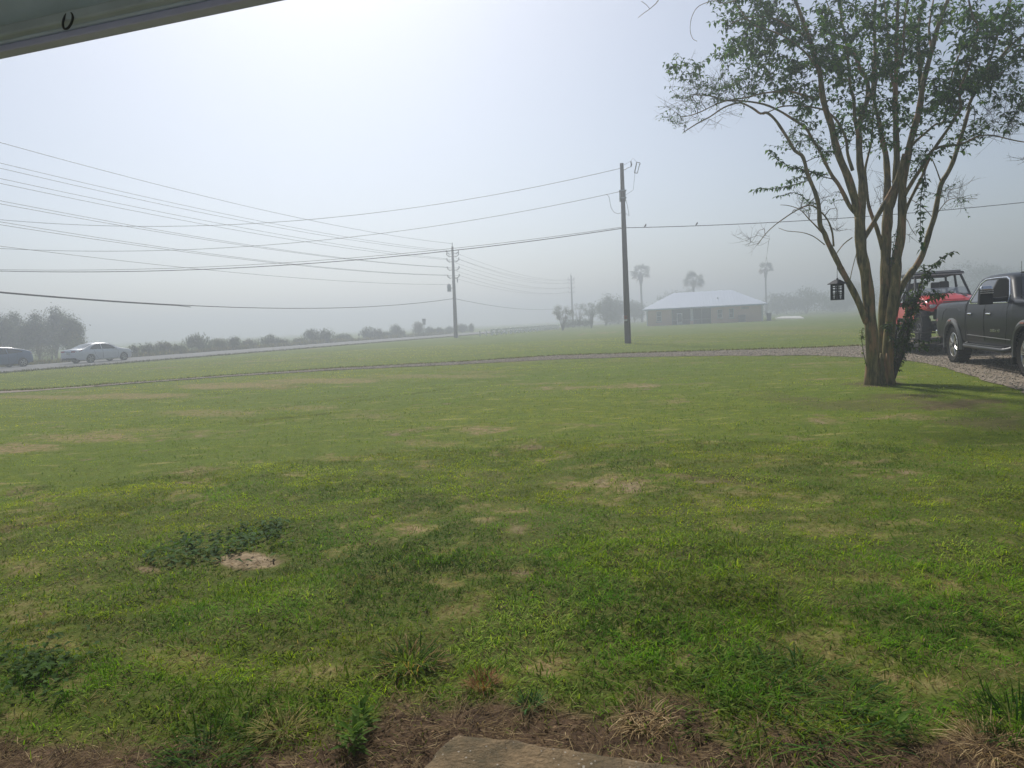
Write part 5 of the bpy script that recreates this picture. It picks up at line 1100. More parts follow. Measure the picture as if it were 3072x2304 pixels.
    mb.build('trunk', bm_, t, smooth=True, angle=180)

    # twigs grow from the nearest limb to points spread through the crown; leafy ones carry opposite leaves
    nodes = np.array(nodes); nrad = np.array(nrad)
    tw = MB(); LP, LY, LPi, LL, LW, LC = [], [], [], [], [], []
    LCOL = [(.034, .104, .018), (.052, .138, .023), (.024, .074, .014), (.095, .185, .030)]
    def leaves_along(Q, r0, leafl, start=.25, step=.045, cols=LCOL, droop=-.3):
        Q = [np.array(q) for q in Q]; seg = [np.linalg.norm(Q[i + 1] - Q[i]) for i in range(len(Q) - 1)]; tot = sum(seg); d = tot * start; flip = rg.random() * 3
        while d < tot:
            s = d; i = 0
            while i < len(seg) - 1 and s > seg[i]: s -= seg[i]; i += 1
            p = Q[i] + (Q[i + 1] - Q[i]) * min(1, s / max(seg[i], 1e-6)); ax = Q[i + 1] - Q[i]; yaw0 = math.atan2(ax[1], ax[0]); flip += .7
            for sd in (-1, 1):
                LP.append(p); LY.append(yaw0 + sd * rg.uniform(.7, 1.5) + rg.gauss(0, .5)); LPi.append(droop + rg.gauss(0, .5)); l = leafl * rg.uniform(.65, 1.2); LL.append(l * 1.75); LW.append(l * rg.uniform(.80, 1.08)); c = np.array(rg.choice(cols)) * rg.uniform(.7, 1.35); LC.append(c)
            d += step * rg.uniform(.7, 1.3)
    def twig(target, leafy, leafl=.06, width=.006, maxlen=1.6, sub=2):
        nonlocal nodes, nrad
        d = np.linalg.norm(nodes - target, axis=1) + .5 * np.maximum(0, nodes[:, 2] - target[2] + .05) + .4 * np.maximum(0, .25 - (np.linalg.norm(nodes - target, axis=1)))
        i = int(np.argmin(d)); a = nodes[i]; v = target - a; ln = np.linalg.norm(v)
        if ln < .08: return
        k = max(3, int(ln / .16)); side_ = np.cross(v, (rg.gauss(0, 1), rg.gauss(0, 1), rg.gauss(0, 1))); side_ = side_ / (np.linalg.norm(side_) + 1e-6); Q = []
        for j in range(k + 1):
            f = j / k; Q.append(a + v * f + side_ * ln * .16 * math.sin(math.pi * f) + np.array([0, 0, ln * .14 * math.sin(math.pi * f)]) + np.array([rg.gauss(0, .012), rg.gauss(0, .012), rg.gauss(0, .012)]) * (f > 0))
        w0 = min(nrad[i] * .7, width + .0045 * ln); tw.tube(Q, [w0 * (1 - .75 * j / k) + .0012 for j in range(k + 1)], 5, cap=False)
        nodes = np.r_[nodes, np.array(Q[1:])]; nrad = np.r_[nrad, [w0 * (1 - .75 * j / k) + .0012 for j in range(1, k + 1)]]
        if leafy: leaves_along(Q[-max(3, int(k * .8)):], w0, leafl, start=.05, step=.098)
        for _ in range(sub):
            j = rg.randint(max(1, k // 2), k); p = Q[j]; ln2 = rg.uniform(.16, .42) * (1 if leafy else .9); dv = np.array([rg.gauss(0, 1), rg.gauss(0, 1), rg.gauss(.15, .7)]) + v / ln * .9; dv = dv / np.linalg.norm(dv); R2 = [p + dv * ln2 * f + np.array([0, 0, -.08 * ln2 * f * f * (2 if leafy else -1)]) for f in (0, .35, .7, 1)]
            tw.tube(R2, [.0032, .0026, .0018, .0010], 4, cap=False)
            if leafy: leaves_along(R2, .003, leafl, start=.1, step=.09)
            else:
                for _ in range(2):
                    p2 = R2[rg.randint(1, 3)]; d3 = dv + np.array([rg.gauss(0, .8), rg.gauss(0, .8), rg.gauss(0, .8)]); d3 = d3 / np.linalg.norm(d3); tw.tube([p2, p2 + d3 * .07, p2 + d3 * .15 + np.array([0, 0, .02])], [.0018, .0014, .0009], 3, cap=False)
    # (centre, half sizes in photo px, twig count, leafy share, leaf size, depth spread)
    BL = [((2240, 160), (80, 100), 46, 1, .062, .8), ((2330, 170), (75, 110), 52, 1, .060, .9), ((2230, 30), (90, 50), 30, .95, .060, .9), ((2330, 40), (80, 60), 30, .95, .06, .9),
          ((2060, 205), (75, 20), 14, .85, .06, .4), ((2100, 275), (85, 45), 26, .55, .035, .6), ((2060, 340), (55, 50), 16, .35, .03, .5), ((2190, 270), (80, 40), 26, .55, .04, .6),
          ((2300, 260), (70, 40), 22, .8, .055, .8), ((2390, 250), (60, 70), 24, .9, .06, .9), ((2400, 410), (45, 60), 26, .8, .035, .5), ((2430, 110), (70, 110), 46, 1, .062, 1.1), ((2450, 310), (60, 60), 22, .9, .06, .9),
          ((2540, 80), (80, 90), 56, 1, .062, 1.2), ((2540, 230), (80, 80), 50, 1, .062, 1.2), ((2570, 360), (60, 60), 34, 1, .06, .9), ((2660, 70), (80, 80), 54, 1, .062, 1.2), ((2660, 200), (80, 70), 50, 1, .062, 1.2), ((2650, 330), (70, 70), 42, 1, .06, 1.0),
          ((2770, 60), (80, 70), 44, 1, .062, 1.2), ((2760, 200), (60, 80), 34, 1, .062, 1.0), ((2730, 330), (50, 60), 20, 1, .06, .8), ((2830, 330), (60, 55), 40, 1, .066, .8), ((2850, 240), (55, 60), 46, 1, .068, .8), ((2920, 200), (60, 90), 62, 1, .068, .9),
          ((2890, 70), (70, 60), 34, .95, .062, 1.1), ((2970, 110), (60, 70), 44, 1, .066, 1.0), ((3040, 60), (50, 60), 30, 1, .062, 1.0), ((2960, 260), (40, 60), 30, 1, .064, .7), ((3050, 170), (35, 40), 22, 1, .066, .7), ((3035, 320), (35, 70), 20, 1, .06, .5), ((3000, 360), (70, 60), 34, .12, .03, .6), ((2920, 390), (50, 40), 16, .7, .05, .5),
          ((3010, 250), (60, 50), 22, .3, .05, .7), ((2860, 430), (50, 30), 16, .9, .055, .4), ((2760, 480), (30, 50), 16, .9, .05, .4), ((2470, 440), (40, 50), 14, .7, .05, .6), ((2500, 180), (60, 60), 30, 1, .06, 1.0), ((2620, 430), (50, 30), 14, .8, .055, .7),
          ((2150, 350), (50, 30), 10, .05, .03, .5), ((2430, 620), (70, 40), 22, .04, .03, .4), ((2500, 640), (40, 70), 16, .02, .03, .5), ((2630, 560), (40, 60), 16, .02, .03, .5), ((2270, 720), (50, 25), 10, .0, .03, .3), ((2860, 590), (50, 40), 16, .2, .03, .4), ((2730, 700), (15, 15), 4, 0, .03, .2), ((3060, 485), (20, 20), 4, 0, .03, .3),
          ((2500, -70), (150, 60), 40, 1, .06, 1.3), ((2750, -70), (150, 60), 40, 1, .06, 1.3), ((2960, -60), (120, 60), 26, 1, .06, 1.2), ((2280, -60), (120, 50), 22, 1, .06, 1.1), ((3160, 150), (60, 150), 40, 1, .06, 1.0), ((3180, 380), (60, 90), 14, .6, .06, .8)]
    tg = []
    for (c, h, n, lf_, ls, ds) in BL:
        for _ in range(int(n * (1.9 if .1 < lf_ < .65 else .64 if c[0] > 2480 and lf_ > .9 else .92))):
            a = rg.random() * 6.28; q = rg.random() ** .5; tg.append((to3((c[0] + h[0] * q * math.cos(a), c[1] + h[1] * q * math.sin(a)), rg.gauss(-.1, ds * .75)), rg.random() < lf_, ls))
    rg.shuffle(tg); base_nodes = nodes.copy(); dd = [np.min(np.linalg.norm(base_nodes - q[0], axis=1)) for q in tg]
    for k in np.argsort(dd): twig(tg[k][0], tg[k][1], tg[k][2])
    # single long sprays
    def spray(pts, d, leafl, w=3.0, step=.05, cols=LCOL, start=.1, droop=-.3):
        n = len(pts); Q = [to3(p, d[0] + (d[1] - d[0]) * i / (n - 1)) for i, p in enumerate(pts)]; Q2 = []
        for i in range(n - 1):
            for k in range(4): Q2.append(Q[i] + (Q[i + 1] - Q[i]) * k / 4)
        Q2.append(Q[-1]); tw.tube(Q2, [w * S * .5 * (1 - .8 * i / len(Q2)) + .0012 for i in range(len(Q2))], 5, cap=False); leaves_along(Q2, .003, leafl, start=start, step=step, cols=cols, droop=droop)
    spray([A3(1120, 880), A3(1000, 850), A3(800, 775), A3(640, 740), A3(520, 680), A3(450, 620), A3(395, 540)], (-.2, -.7), .065, step=.035)
    spray([A3(1050, 830), A3(900, 800), A3(760, 770), A3(680, 720)], (-.2, -.5), .06, step=.035)
    spray([A3(860, 880), A3(700, 930), A3(560, 960), A3(400, 985), A3(300, 980), A3(210, 1000)], (-.3, -.9), .055, step=.035)
    spray([A3(840, 860), A3(740, 850), A3(640, 880), A3(590, 920)], (-.3, -.7), .05, step=.04); spray([A3(900, 1080), A3(840, 1140), A3(760, 1060), A3(680, 1020), A3(560, 1050), A3(470, 1070)], (-.3, -.8), .045, step=.05)
    spray([D4(650, 780), D4(640, 860), D4(612, 960), D4(600, 1080), D4(592, 1200), D4(594, 1320), D4(596, 1420), D4(600, 1520), D4(612, 1640)], (-.2, -.3), .075, step=.045, droop=-.5)
    spray([D4(640, 800), D4(655, 900), D4(640, 1000), D4(620, 1100)], (-.25, -.3), .07, step=.05)
    spray([D4(740, 560), D4(660, 640), D4(590, 700), D4(520, 790), D4(480, 880)], (-.1, -.3), .05, step=.045); spray([D4(860, 540), D4(800, 560), D4(720, 600)], (-.2, -.3), .055, step=.045)
    spray([B2(738, 1000), B2(750, 900), B2(762, 800), B2(778, 700), B2(795, 620)], (.0, .0), .05, step=.05)
    spray([D4(1180, 60), D4(1200, 150), D4(1190, 240), D4(1185, 330), D4(1180, 400)], (-.2, -.3), .065, step=.05); spray([D4(1720, -20), D4(1680, 100), D4(1620, 200), D4(1570, 290), D4(1550, 350), D4(1540, 400)], (-.4, -.5), .065, step=.045)
    spray([D4(480, 360), D4(560, 380), D4(680, 400), D4(760, 410)], (-.1, -.3), .055, step=.06)
    np_leaves('crown', np.array(LP), np.array(LY), np.array(LPi), np.array(LL), np.array(LW), np.array(LC), leaf_mat('myrtle leaf', translucency=.34, rough=.5, spec=.05), t)
    tw.build('twigs', mat('twig bark', (.085, .068, .05), .85, var=.3, scale=20), t, smooth=True)
    # suckers at the foot
    tw = MB(); LP, LY, LPi, LL, LW, LC = [], [], [], [], [], []
    SC = [(.036, .078, .02), (.052, .10, .024), (.03, .064, .018), (.075, .12, .028)]
    sk = [[C8(740, 1430), C8(790, 1250), C8(850, 1080), C8(905, 900), C8(950, 700), C8(990, 480), B2(1000, 1300), B2(1020, 1180), B2(1090, 1080), B2(1180, 965), B2(1270, 890), B2(1370, 840)],
          [C8(750, 1420), C8(800, 1280), C8(870, 1100), C8(930, 1000), C8(1000, 1010), C8(1100, 1000), C8(1170, 1010)], [C8(720, 1430), C8(760, 1200), C8(800, 1000), C8(830, 820), C8(900, 640), C8(960, 520), C8(1050, 560)],
          [C8(715, 1430), C8(735, 1200), C8(760, 1000), C8(790, 800), C8(830, 640)], [C8(735, 1425), C8(800, 1150), C8(880, 900), C8(970, 620), C8(1060, 460), C8(1200, 400), B2(1200, 1300), B2(1330, 1240)],
          [C8(700, 1430), C8(720, 1100), C8(700, 800), C8(680, 700)], [C8(745, 1420), C8(830, 1200), C8(870, 950), C8(880, 700), C8(930, 480), C8(1010, 330), C8(1090, 290)], [C8(760, 1400), C8(830, 1180), C8(900, 1010), C8(960, 800), C8(1020, 640)], [C8(735, 1420), C8(800, 1100), C8(950, 560), C8(1050, 420), C8(1130, 200)], [C8(735, 1420), C8(770, 1150), C8(860, 760), C8(940, 440), C8(1000, 260)]]
    for i, s in enumerate(sk): spray(s, (-.08, -.25 + .06 * i), .07 if i in (0, 4, 6, 8) else .055, w=8 if i in (0, 1, 3) else 5.5, step=.042, cols=SC, start=.22, droop=-.2)
    for i, s in enumerate(sk):
        for _ in range(2):
            p = s[rg.randint(2, len(s) - 1)]; spray([p, (p[0] + rg.uniform(-22, 26), p[1] - rg.uniform(5, 30)), (p[0] + rg.uniform(-34, 38), p[1] - rg.uniform(-8, 40))], (-.1, -.3), .055, w=2, step=.032, cols=SC, start=.0)
    YL = [(.13, .19, .04), (.10, .16, .035)]
    spray([C8(415, 1240), C8(372, 1060), C8(352, 900), C8(362, 760)], (-.15, -.2), .035, w=2.5, step=.07, cols=YL)
    for q in ((350, 780), (370, 830), (340, 860), (365, 880)): spray([C8(358, 900), C8(*q)], (-.2, -.25), .035, w=1.2, step=.03, cols=YL)
    tw.build('sucker_stems', mat('sucker bark', (.05, .042, .034), .85, var=.3, scale=20), t, smooth=True)
    np_leaves('sucker_leaves', np.array(LP), np.array(LY), np.array(LPi), np.array(LL), np.array(LW), np.array(LC), leaf_mat('myrtle leaf'), t)
    print('myrtle leaves', len(LP))
    # bird feeder lantern hung on the low left limb
    fx, fz = to3(B2(205, 1165), -.25), to3(B2(205, 1328), -.25); top = to3(B2(204, 868), -.25); hh = fx[2] - fz[2]; w = 88 / 3.318 * S
    f = thing('bird_feeder', 'black patterned bird feeder lantern hanging from the left limb of the crape myrtle', 'bird feeder', (TX + fx[0], TY + fx[1], fz[2]), .35)
    K = mat('black powder coat', (.012, .014, .02), .5)
    mb = MB()
    for sx in (-1, 1):
        for sy in (-1, 1): mb.box((sx * (w / 2 - .011), sy * (w / 2 - .011), hh / 2), (.022, .022, hh))
    mb.box((0, 0, .012), (w - .004, w - .004, .022)); mb.box((0, 0, hh - .012), (w - .004, w - .004, .022)); mb.build('frame', K, f, bevel=.002)
    for k in range(4):
        mb = MB(); a = k * math.pi / 2; c_, s_ = math.cos(a), math.sin(a)
        def bx(x, z, dx, dz): mb.box((x * c_ + (w / 2 - .006) * s_, x * s_ - (w / 2 - .006) * c_, z), (dx, .006, dz), rz=a)
        iw = w - .044
        for z, dz in ((hh * .30, .016), (hh * .36, .010), (hh * .44, .014), (hh * .60, .014), (hh * .66, .010), (hh * .78, .018), (hh * .90, .018)): bx(0, z, iw, dz)
        for x in (-.30, .30): bx(x * iw, hh * .46, .018, hh * .80)
        for x in (-.44, .44): bx(x * iw, hh * .2, .014, hh * .3)
        for x in (-.12, .12): bx(x * iw, hh * .13, .012, hh * .22)
        mb.build('side_panel', K, f)
    mb = MB(); r_ = w * .72
    mb.add([(-r_, -r_, hh), (r_, -r_, hh), (r_, r_, hh), (-r_, r_, hh), (-.03, -.03, hh + .075), (.03, -.03, hh + .075), (.03, .03, hh + .075), (-.03, .03, hh + .075), (-r_, -r_, hh - .008), (r_, -r_, hh - .008), (r_, r_, hh - .008), (-r_, r_, hh - .008)],
           [(0, 1, 5, 4), (1, 2, 6, 5), (2, 3, 7, 6), (3, 0, 4, 7), (4, 5, 6, 7), (8, 9, 1, 0), (9, 10, 2, 1), (10, 11, 3, 2), (11, 8, 0, 3), (11, 10, 9, 8)]); mb.build('roof', mat('dark grey metal', (.03, .034, .045), .75, spec=.2), f)
    mb = MB(); mb.lathe([(.018, hh + .07), (.022, hh + .09), (.010, hh + .105), (0, hh + .107)], seg=10); dz = top - fx; mb.tube([(0, 0, hh + .10), (0, 0, top[2] - fz[2])], .0045, 5); mb.build('hanger', K, f)
    mb = MB(); mb.lathe([(w * .16, .03), (w * .16, hh * .5), (w * .14, hh * .52), (0, hh * .52)], seg=12); mb.build('seed_tube', mat('frosted tube', (.5, .5, .5), .4), f)
crape_myrtle()
# ------------------------------------------------------------------ vehicles
TYRE = mat('tyre rubber', (.024, .023, .022), .9, spec=.15, var=.2, scale=30, bump=.2, bscale=60)
RIMM = mat('bright alloy', (.62, .62, .60), .28, metal=.85, var=.06)
BLK = mat('satin black plastic', (.016, .016, .018), .6, var=.15, spec=.25)
CHROME = mat('chrome', (.80, .81, .83), .08, metal=1.0, var=.03)
TINT = mat('tinted glass', (.012, .014, .017), .04, spec=.9, var=.1)
REDL = mat('red lamp lens', (.30, .012, .012), .12, coat=.6)
LAMP = mat('clear lamp lens', (.62, .63, .66), .1, spec=.8)
DARKI = mat('dark interior', (.010, .010, .011), .9, spec=.02)

def pw(P, x):
    xs = [p[0] for p in P]; ys = [p[1] for p in P]; return float(np.interp(x, xs, ys))
def loft_body(zt, zb, hwx, hwz, x0, x1, hubs, rw, hubz, nz=15, rr=.07, dx=.045, crown=.03):
    """closed body shell; top line zt(x), underside zb(x) with wheel arches cut in, half width hwx(x)*hwz(z)"""
    def ZB(x):
        z = zb(x)
        for h in hubs:
            d = abs(x - h)
            if d < rw: z = max(z, hubz + math.sqrt(rw * rw - d * d))
        return z
    def HW(x, z):
        w = hwx(x) * hwz(x, z); t = zt(x)
        if z > t - rr: q = min(1, (z - (t - rr)) / rr); w -= rr * (1 - math.sqrt(max(0, 1 - q * q)))
        return max(.02, w)
    xs = list(np.arange(x0, x1, dx)) + [x1]
    for h in hubs: xs += [h - rw, h - rw + .004, h + rw - .004, h + rw]
    xs = sorted(set(round(x, 4) for x in xs if x0 <= x <= x1)); V = []; F = []; ring = 2 * nz + 6
    for x in xs:
        b, t = ZB(x), zt(x); b = min(b, t - .12); zs = [b + (t - b) * (1 - (1 - k / (nz - 1)) ** 1.35) for k in range(nz)]
        L_ = [(HW(x, z), z) for z in zs]; wt = L_[-1][0]
        R_ = [(x, -y, z) for y, z in L_]; top = [(x, -wt * f, t + crown * (1 - f * f)) for f in (.66, .33, 0, -.33, -.66)]; Lf = [(x, y, z) for y, z in reversed(L_)]
        V += R_ + top + Lf + [(x, 0, b)]
    for i in range(len(xs) - 1):
        for k in range(ring):
            k2 = (k + 1) % ring; F.append((i * ring + k, (i + 1) * ring + k, (i + 1) * ring + k2, i * ring + k2))
    F.append(tuple(range(ring))); n = (len(xs) - 1) * ring; F.append(tuple(n + k for k in range(ring - 1, -1, -1)))
    mb = MB(); mb.add(V, F); return mb, HW, ZB
def side_panel(mb, outl, HW, side, off=.004, thick=0.0):
    pts = [(x, side * (HW(x, z) + off), z) for x, z in outl]; n = len(pts); c = (sum(p[0] for p in pts) / n, sum(p[1] for p in pts) / n, sum(p[2] for p in pts) / n)
    mb.add(pts + [c], [(i, (i + 1) % n, n) for i in range(n)])
def side_line(mb, pts, HW, side, r=.006, off=.001, close=False, n=6):
    P = []; m = len(pts)
    for i in range(m if close else m - 1):
        a, b = pts[i], pts[(i + 1) % m]
        for k in range(n): t = k / n; x, z = a[0] + (b[0] - a[0]) * t, a[1] + (b[1] - a[1]) * t; P.append((x, side * (HW(x, z) + off), z))
    if not close: x, z = pts[-1]; P.append((x, side * (HW(x, z) + off), z))
    mb.tube(P, r, 6, close=close)
def wheel(parent, x, y, z, R_, w, rim_r, spokes, side, lugs=0, twin=True, rimmat=None, hubmat=None, name='wheel', spoke_w=.024):
    t = MB(); hw = w / 2; t.lathe([(rim_r, -hw * .80), (R_ * .90, -hw), (R_ * .975, -hw * .82), (R_, -hw * .45), (R_, hw * .45), (R_ * .975, hw * .82), (R_ * .90, hw), (rim_r, hw * .80)], axis='y', seg=40, closed=True)
    for k in range(lugs):
        a = 2 * math.pi * k / lugs
        for yy, off in ((-.34, 0), (.34, .5), (-.02, .25)):
            b = a + off * 2 * math.pi / lugs; t.box((math.cos(b) * R_ * .995, yy * w, math.sin(b) * R_ * .995), (.028 * R_ / .43, w * .30, .55 * 2 * math.pi * R_ / lugs), ry=-b)
    o = t.build(name, TYRE, parent, smooth=True); o.location = (x, y, z)
    r = MB(); s = side
    r.lathe([(rim_r * 1.02, s * hw * .80), (rim_r * .965, s * hw * .84), (rim_r * .93, s * hw * .70), (rim_r * .92, s * hw * .5)], axis='y', seg=36, cap=False)
    for k in range(spokes):
        for d in ((-1, 1) if twin else (0,)):
            a = 2 * math.pi * (k + .0) / spokes + d * .34 * math.pi / spokes; a2 = 2 * math.pi * k / spokes + d * .75 * math.pi / spokes
            p = Vector((math.cos(a) * rim_r * .24, s * hw * .72, math.sin(a) * rim_r * .24)); q = Vector((math.cos(a2) * rim_r * .94, s * hw * .76, math.sin(a2) * rim_r * .94)); r.tube([p, (p + q) / 2 + Vector((0, s * .006, 0)), q], [spoke_w * 1.0, spoke_w * .8, spoke_w * .9], 6)
    r.build('rim', rimmat or RIMM, o, smooth=True)
    h = MB(); h.lathe([(0, s * hw * .86), (rim_r * .20, s * hw * .85), (rim_r * .26, s * hw * .72), (rim_r * .26, s * hw * .4)], axis='y', seg=16); h.build('hub', hubmat or BLK, o, smooth=True)
    b = MB(); b.lathe([(0, s * hw * .30), (rim_r * .88, s * hw * .30), (rim_r * .88, s * hw * .26), (0, s * hw * .26)], axis='y', seg=24); b.build('brake_disc', mat('brake steel', (.012, .012, .012), .8, spec=.1), o)
    return o

def pickup():
    t = thing('pickup_truck', 'dark charcoal crew cab pickup truck parked on the gravel, facing the viewer', 'truck', (11.62, 16.83, DRIVE_Z), rad(-105.07))
    PAINT = mat('charcoal metallic paint', (.004, .0055, .009), .36, metal=.0, coat=.22, spec=.08, var=.06, scale=1.5)
    FLARE = mat('grey flare plastic', (.075, .078, .082), .5, var=.1)
    ZT = [(-1.27, 1.40), (-1.2, 1.43), (.82, 1.455), (.84, 1.46), (.90, 1.62), (.98, 1.90), (1.06, 1.965), (1.3, 1.99), (1.8, 2.0), (2.3, 1.985), (2.55, 1.955), (2.72, 1.90), (3.34, 1.50), (3.42, 1.475), (3.6, 1.465), (4.4, 1.42), (4.80, 1.36), (4.95, 1.28), (5.02, 1.10)]
    ZB_ = [(-1.27, .66), (-.9, .58), (1, .52), (3.4, .50), (4.6, .46), (5.02, .44)]
    WX = [(-1.27, .98), (-1.1, 1.0), (-.5, 1.015), (.8, 1.01), (2, 1.015), (3.3, 1.01), (4.0, 1.02), (4.6, 1.0), (4.85, .95), (5.02, .86)]
    WZ = [(.4, .955), (.60, .975), (.85, 1.0), (1.1, 1.005), (1.28, .995), (1.38, .965), (1.46, .945), (1.9, .74), (2.02, .70)]
    def hwz(x, z):
        w = pw(WZ, z)
        if x < .84 or x > 3.36: w = pw([(.4, .955), (.60, .975), (.85, 1.0), (1.1, 1.005), (1.3, .995), (1.42, .97), (1.5, .95)], z)
        return w
    mb, HW, ZB = loft_body(lambda x: pw(ZT, x), lambda x: pw(ZB_, x), lambda x: pw(WX, x), hwz, -1.27, 5.02, (0, 4.03), .525, .43, rr=.07)
    body = mb.build('body', PAINT, t, smooth=True, angle=50)
    mb = MB(); mb.box((1.9, 0, .66), (6.0, 1.2, .38)); mb.box((.0, 0, .9), (1.2, 1.5, .5)); mb.box((4.03, 0, .9), (1.2, 1.5, .5)); mb.tube([(0, -.85, .43), (0, .85, .43)], .07, 8); mb.tube([(4.03, -.85, .43), (4.03, .85, .43)], .06, 8); mb.lathe([(.0, -.17), (.16, -.12), (.18, 0), (.16, .12), (0, .17)], (0, 0, .43), 'x', 12); mb.build('chassis', DARKI, t)
    mb = MB(); mb.box((-.22, 0, 1.465), (2.0, 1.70, .03)); mb.build('bed_cover', BLK, t)
    for s in (-1, 1):
        g = MB(); rear = [(1.08, 1.435), (1.95, 1.435), (1.97, 1.875), (1.33, 1.885), (1.20, 1.83)]; front = [(2.04, 1.435), (3.02, 1.435), (3.02, 1.52), (2.60, 1.835), (2.42, 1.885), (2.06, 1.895)]
        w = MB(); side_panel(w, rear, HW, s, .006); w.build('rear_side_window', mat('light reflecting side glass', (.05, .055, .065), .05, spec=1.0) , t)
        w = MB(); side_panel(w, front, HW, s, .006); w.build('front_side_window', DARKI if s < 0 else TINT, t)
        tr = MB(); side_line(tr, [(1.02, 1.40), (2.0, 1.40), (3.12, 1.40), (3.08, 1.52), (2.64, 1.86), (2.44, 1.915), (1.9, 1.925), (1.32, 1.915), (1.14, 1.84)], HW, s, .014, .004, close=True); tr.build('window_trim', CHROME, t, smooth=True)
        bp = MB(); side_panel(bp, [(1.955, 1.43), (2.035, 1.43), (2.055, 1.895), (1.975, 1.885)], HW, s, .009); bp.build('door_pillar', BLK, t)
        for nm, pts, hx_ in (('rear_door', [(.92, 1.41), (.90, 1.0), (1.02, .62), (1.96, .60), (1.98, 1.40)], 1.08), ('front_door', [(2.02, 1.40), (2.0, .60), (3.02, .58), (3.16, .9), (3.16, 1.40)], 2.17)):
            dd = MB(); side_line(dd, pts, HW, s, .008, -.004); d = dd.build(nm, mat('door gap', (.006, .006, .007), .9), t)
            h = MB(); P = [(hx_ + .0, 1.17), (hx_ + .05, 1.178), (hx_ + .15, 1.178), (hx_ + .20, 1.17)]; h.tube([(x, s * (HW(x, z) + o), z) for (x, z), o in zip(P, (.005, .032, .032, .005))], .020, 8); h.build('handle', CHROME, d, smooth=True)
            c = MB(); side_panel(c, [(hx_ - .01, 1.12), (hx_ + .21, 1.12), (hx_ + .21, 1.215), (hx_ - .01, 1.215)], HW, s, .003); c.build('handle_cup', BLK, d)
        sm = MB(); side_line(sm, [(.86, 1.45), (.86, .60)], HW, s, .010, -.004); sm.build('cab_seam', mat('door gap', (.006, .006, .007)), t)
        cl = MB(); side_line(cl, [(.95, .70), (3.30, .66)], HW, s, .012, -.002); cl.build('side_moulding', FLARE, t)
        # wheel arch flares with small marker lamps
        for hx_ in (0, 4.03):
            fl = MB(); A_ = np.linspace(-.22, math.pi + .22, 26); r0, r1 = .525, .64; V = []; F = []
            for a in A_:
                for rr_, o in ((r0, -.02), (r0, .045), (r0 + .05, .055), (r1, .018), (r1, -.02)):
                    x, z = hx_ + math.cos(a) * rr_, .43 + math.sin(a) * rr_; z = max(z, .34); V.append((x, s * (HW(x, max(z, .5)) + o), z))
            for i in range(len(A_) - 1):
                for k in range(4): F.append((i * 5 + k, i * 5 + k + 1, (i + 1) * 5 + k + 1, (i + 1) * 5 + k))
            fl.add(V, F); fo = fl.build('wheel_flare', FLARE, t, smooth=True)
            mk = MB(); mk.box((hx_, s * (HW(hx_, 1.02) + .052), 1.012), (.16, .02, .03)); mk.build('marker_lamp', mat('dull red marker', (.34, .12, .10), .3), fo)
            mf = MB(); mf.box((hx_ - .60, s * .86, .40), (.03, .30, .42)); mf.build('mud_flap', BLK, t)
        # raised character crease above the rear arch
        cr = MB(); side_line(cr, [(-.75, 1.0), (-.62, 1.22), (-.40, 1.30), (.35, 1.30), (.55, 1.22)], HW, s, .013, -.006); cr.build('fender_crease', PAINT, t, smooth=True)
        st = MB(); st.tube([(.98, s * .98, .50), (1.05, s * 1.06, .47), (3.25, s * 1.06, .45), (3.34, s * .98, .48)], .055, 10); st.box((2.1, s * 1.06, .512), (2.1, .10, .012)); st.build('side_step', mat('dark step metal', (.06, .062, .068), .45, metal=.5), t, smooth=True)
        # towing mirror
        m = MB(); m.tube([(3.02, s * .96, 1.47), (2.99, s * 1.16, 1.46), (2.98, s * 1.22, 1.47)], [.05, .045, .05], 8); mo = m.build('mirror', BLK, t, smooth=True)
        m = MB(); m.box((2.99, s * 1.33, 1.545), (.13, .25, .34), taper=(.8, .9)); m.build('mirror_head', BLK, mo, bevel=.025)
        m = MB(); m.box((3.0, s * 1.325, 1.705), (.15, .225, .085), taper=(.6, .85)); m.build('mirror_cap', CHROME, mo, bevel=.025); m = MB()
        for z in (1.645, 1.605): m.box((3.0, s * 1.325, z), (.155, .22, .016))
        m.build('mirror_strip', CHROME, mo)
        # tail lamp on the corner
        tl = MB(); side_panel(tl, [(-1.262, .98), (-1.10, .98), (-1.09, 1.36), (-1.262, 1.38)], HW, s, .006); tl.box((-1.282, s * .84, 1.18), (.02, .20, .40)); tl.build('tail_lamp', REDL, t)
        hl = MB(); hl.box((4.94, s * .78, 1.10), (.16, .30, .30)); hl.build('headlight', LAMP, t, bevel=.03)
        br = MB(); side_panel(br, [(.30 + .30, .60), (.30 + .52, .60), (.30 + .52, .80), (.30 + .30, .80)], HW, s, .004); br.build('fuel_step', BLK, t)
        # badge on the front door: raised chrome lettering
        cu = bpy.data.curves.new('badge', 'FONT'); cu.body = 'SIERRA HD'; cu.size = .085; cu.extrude = .004; cu.space_character = 1.25; cu.resolution_u = 2; ft = bpy.data.objects.new('badge_text', cu); COL.objects.link(ft)
        dg = bpy.context.evaluated_depsgraph_get(); me = bpy.data.meshes.new_from_object(ft.evaluated_get(dg)); bpy.data.objects.remove(ft); me.materials.clear(); me.materials.append(CHROME)
        bo = bpy.data.objects.new('door_badge', me); COL.objects.link(bo); bo.parent = t
        if s < 0: bo.location = (2.34, -(HW(2.6, .84) + .004), .80); bo.rotation_euler = (rad(90), 0, 0)
        else: bo.location = (2.95, HW(2.6, .84) + .004, .80); bo.rotation_euler = (rad(90), 0, rad(180))
        for hx_ in (0, 4.03): wheel(t, hx_, s * .865, .43, .43, .29, .285, 9, s, lugs=30, spoke_w=.0125)
    # windscreen, roof lamps, antenna, grille, bumpers, hood
    w = MB(); V = []
    for x, f in ((2.74, .62), (3.34, .80)):
        z = pw(ZT, x); V += [(x, -f, z + .012), (x, f, z + .012), (x, 0, z + .040)]
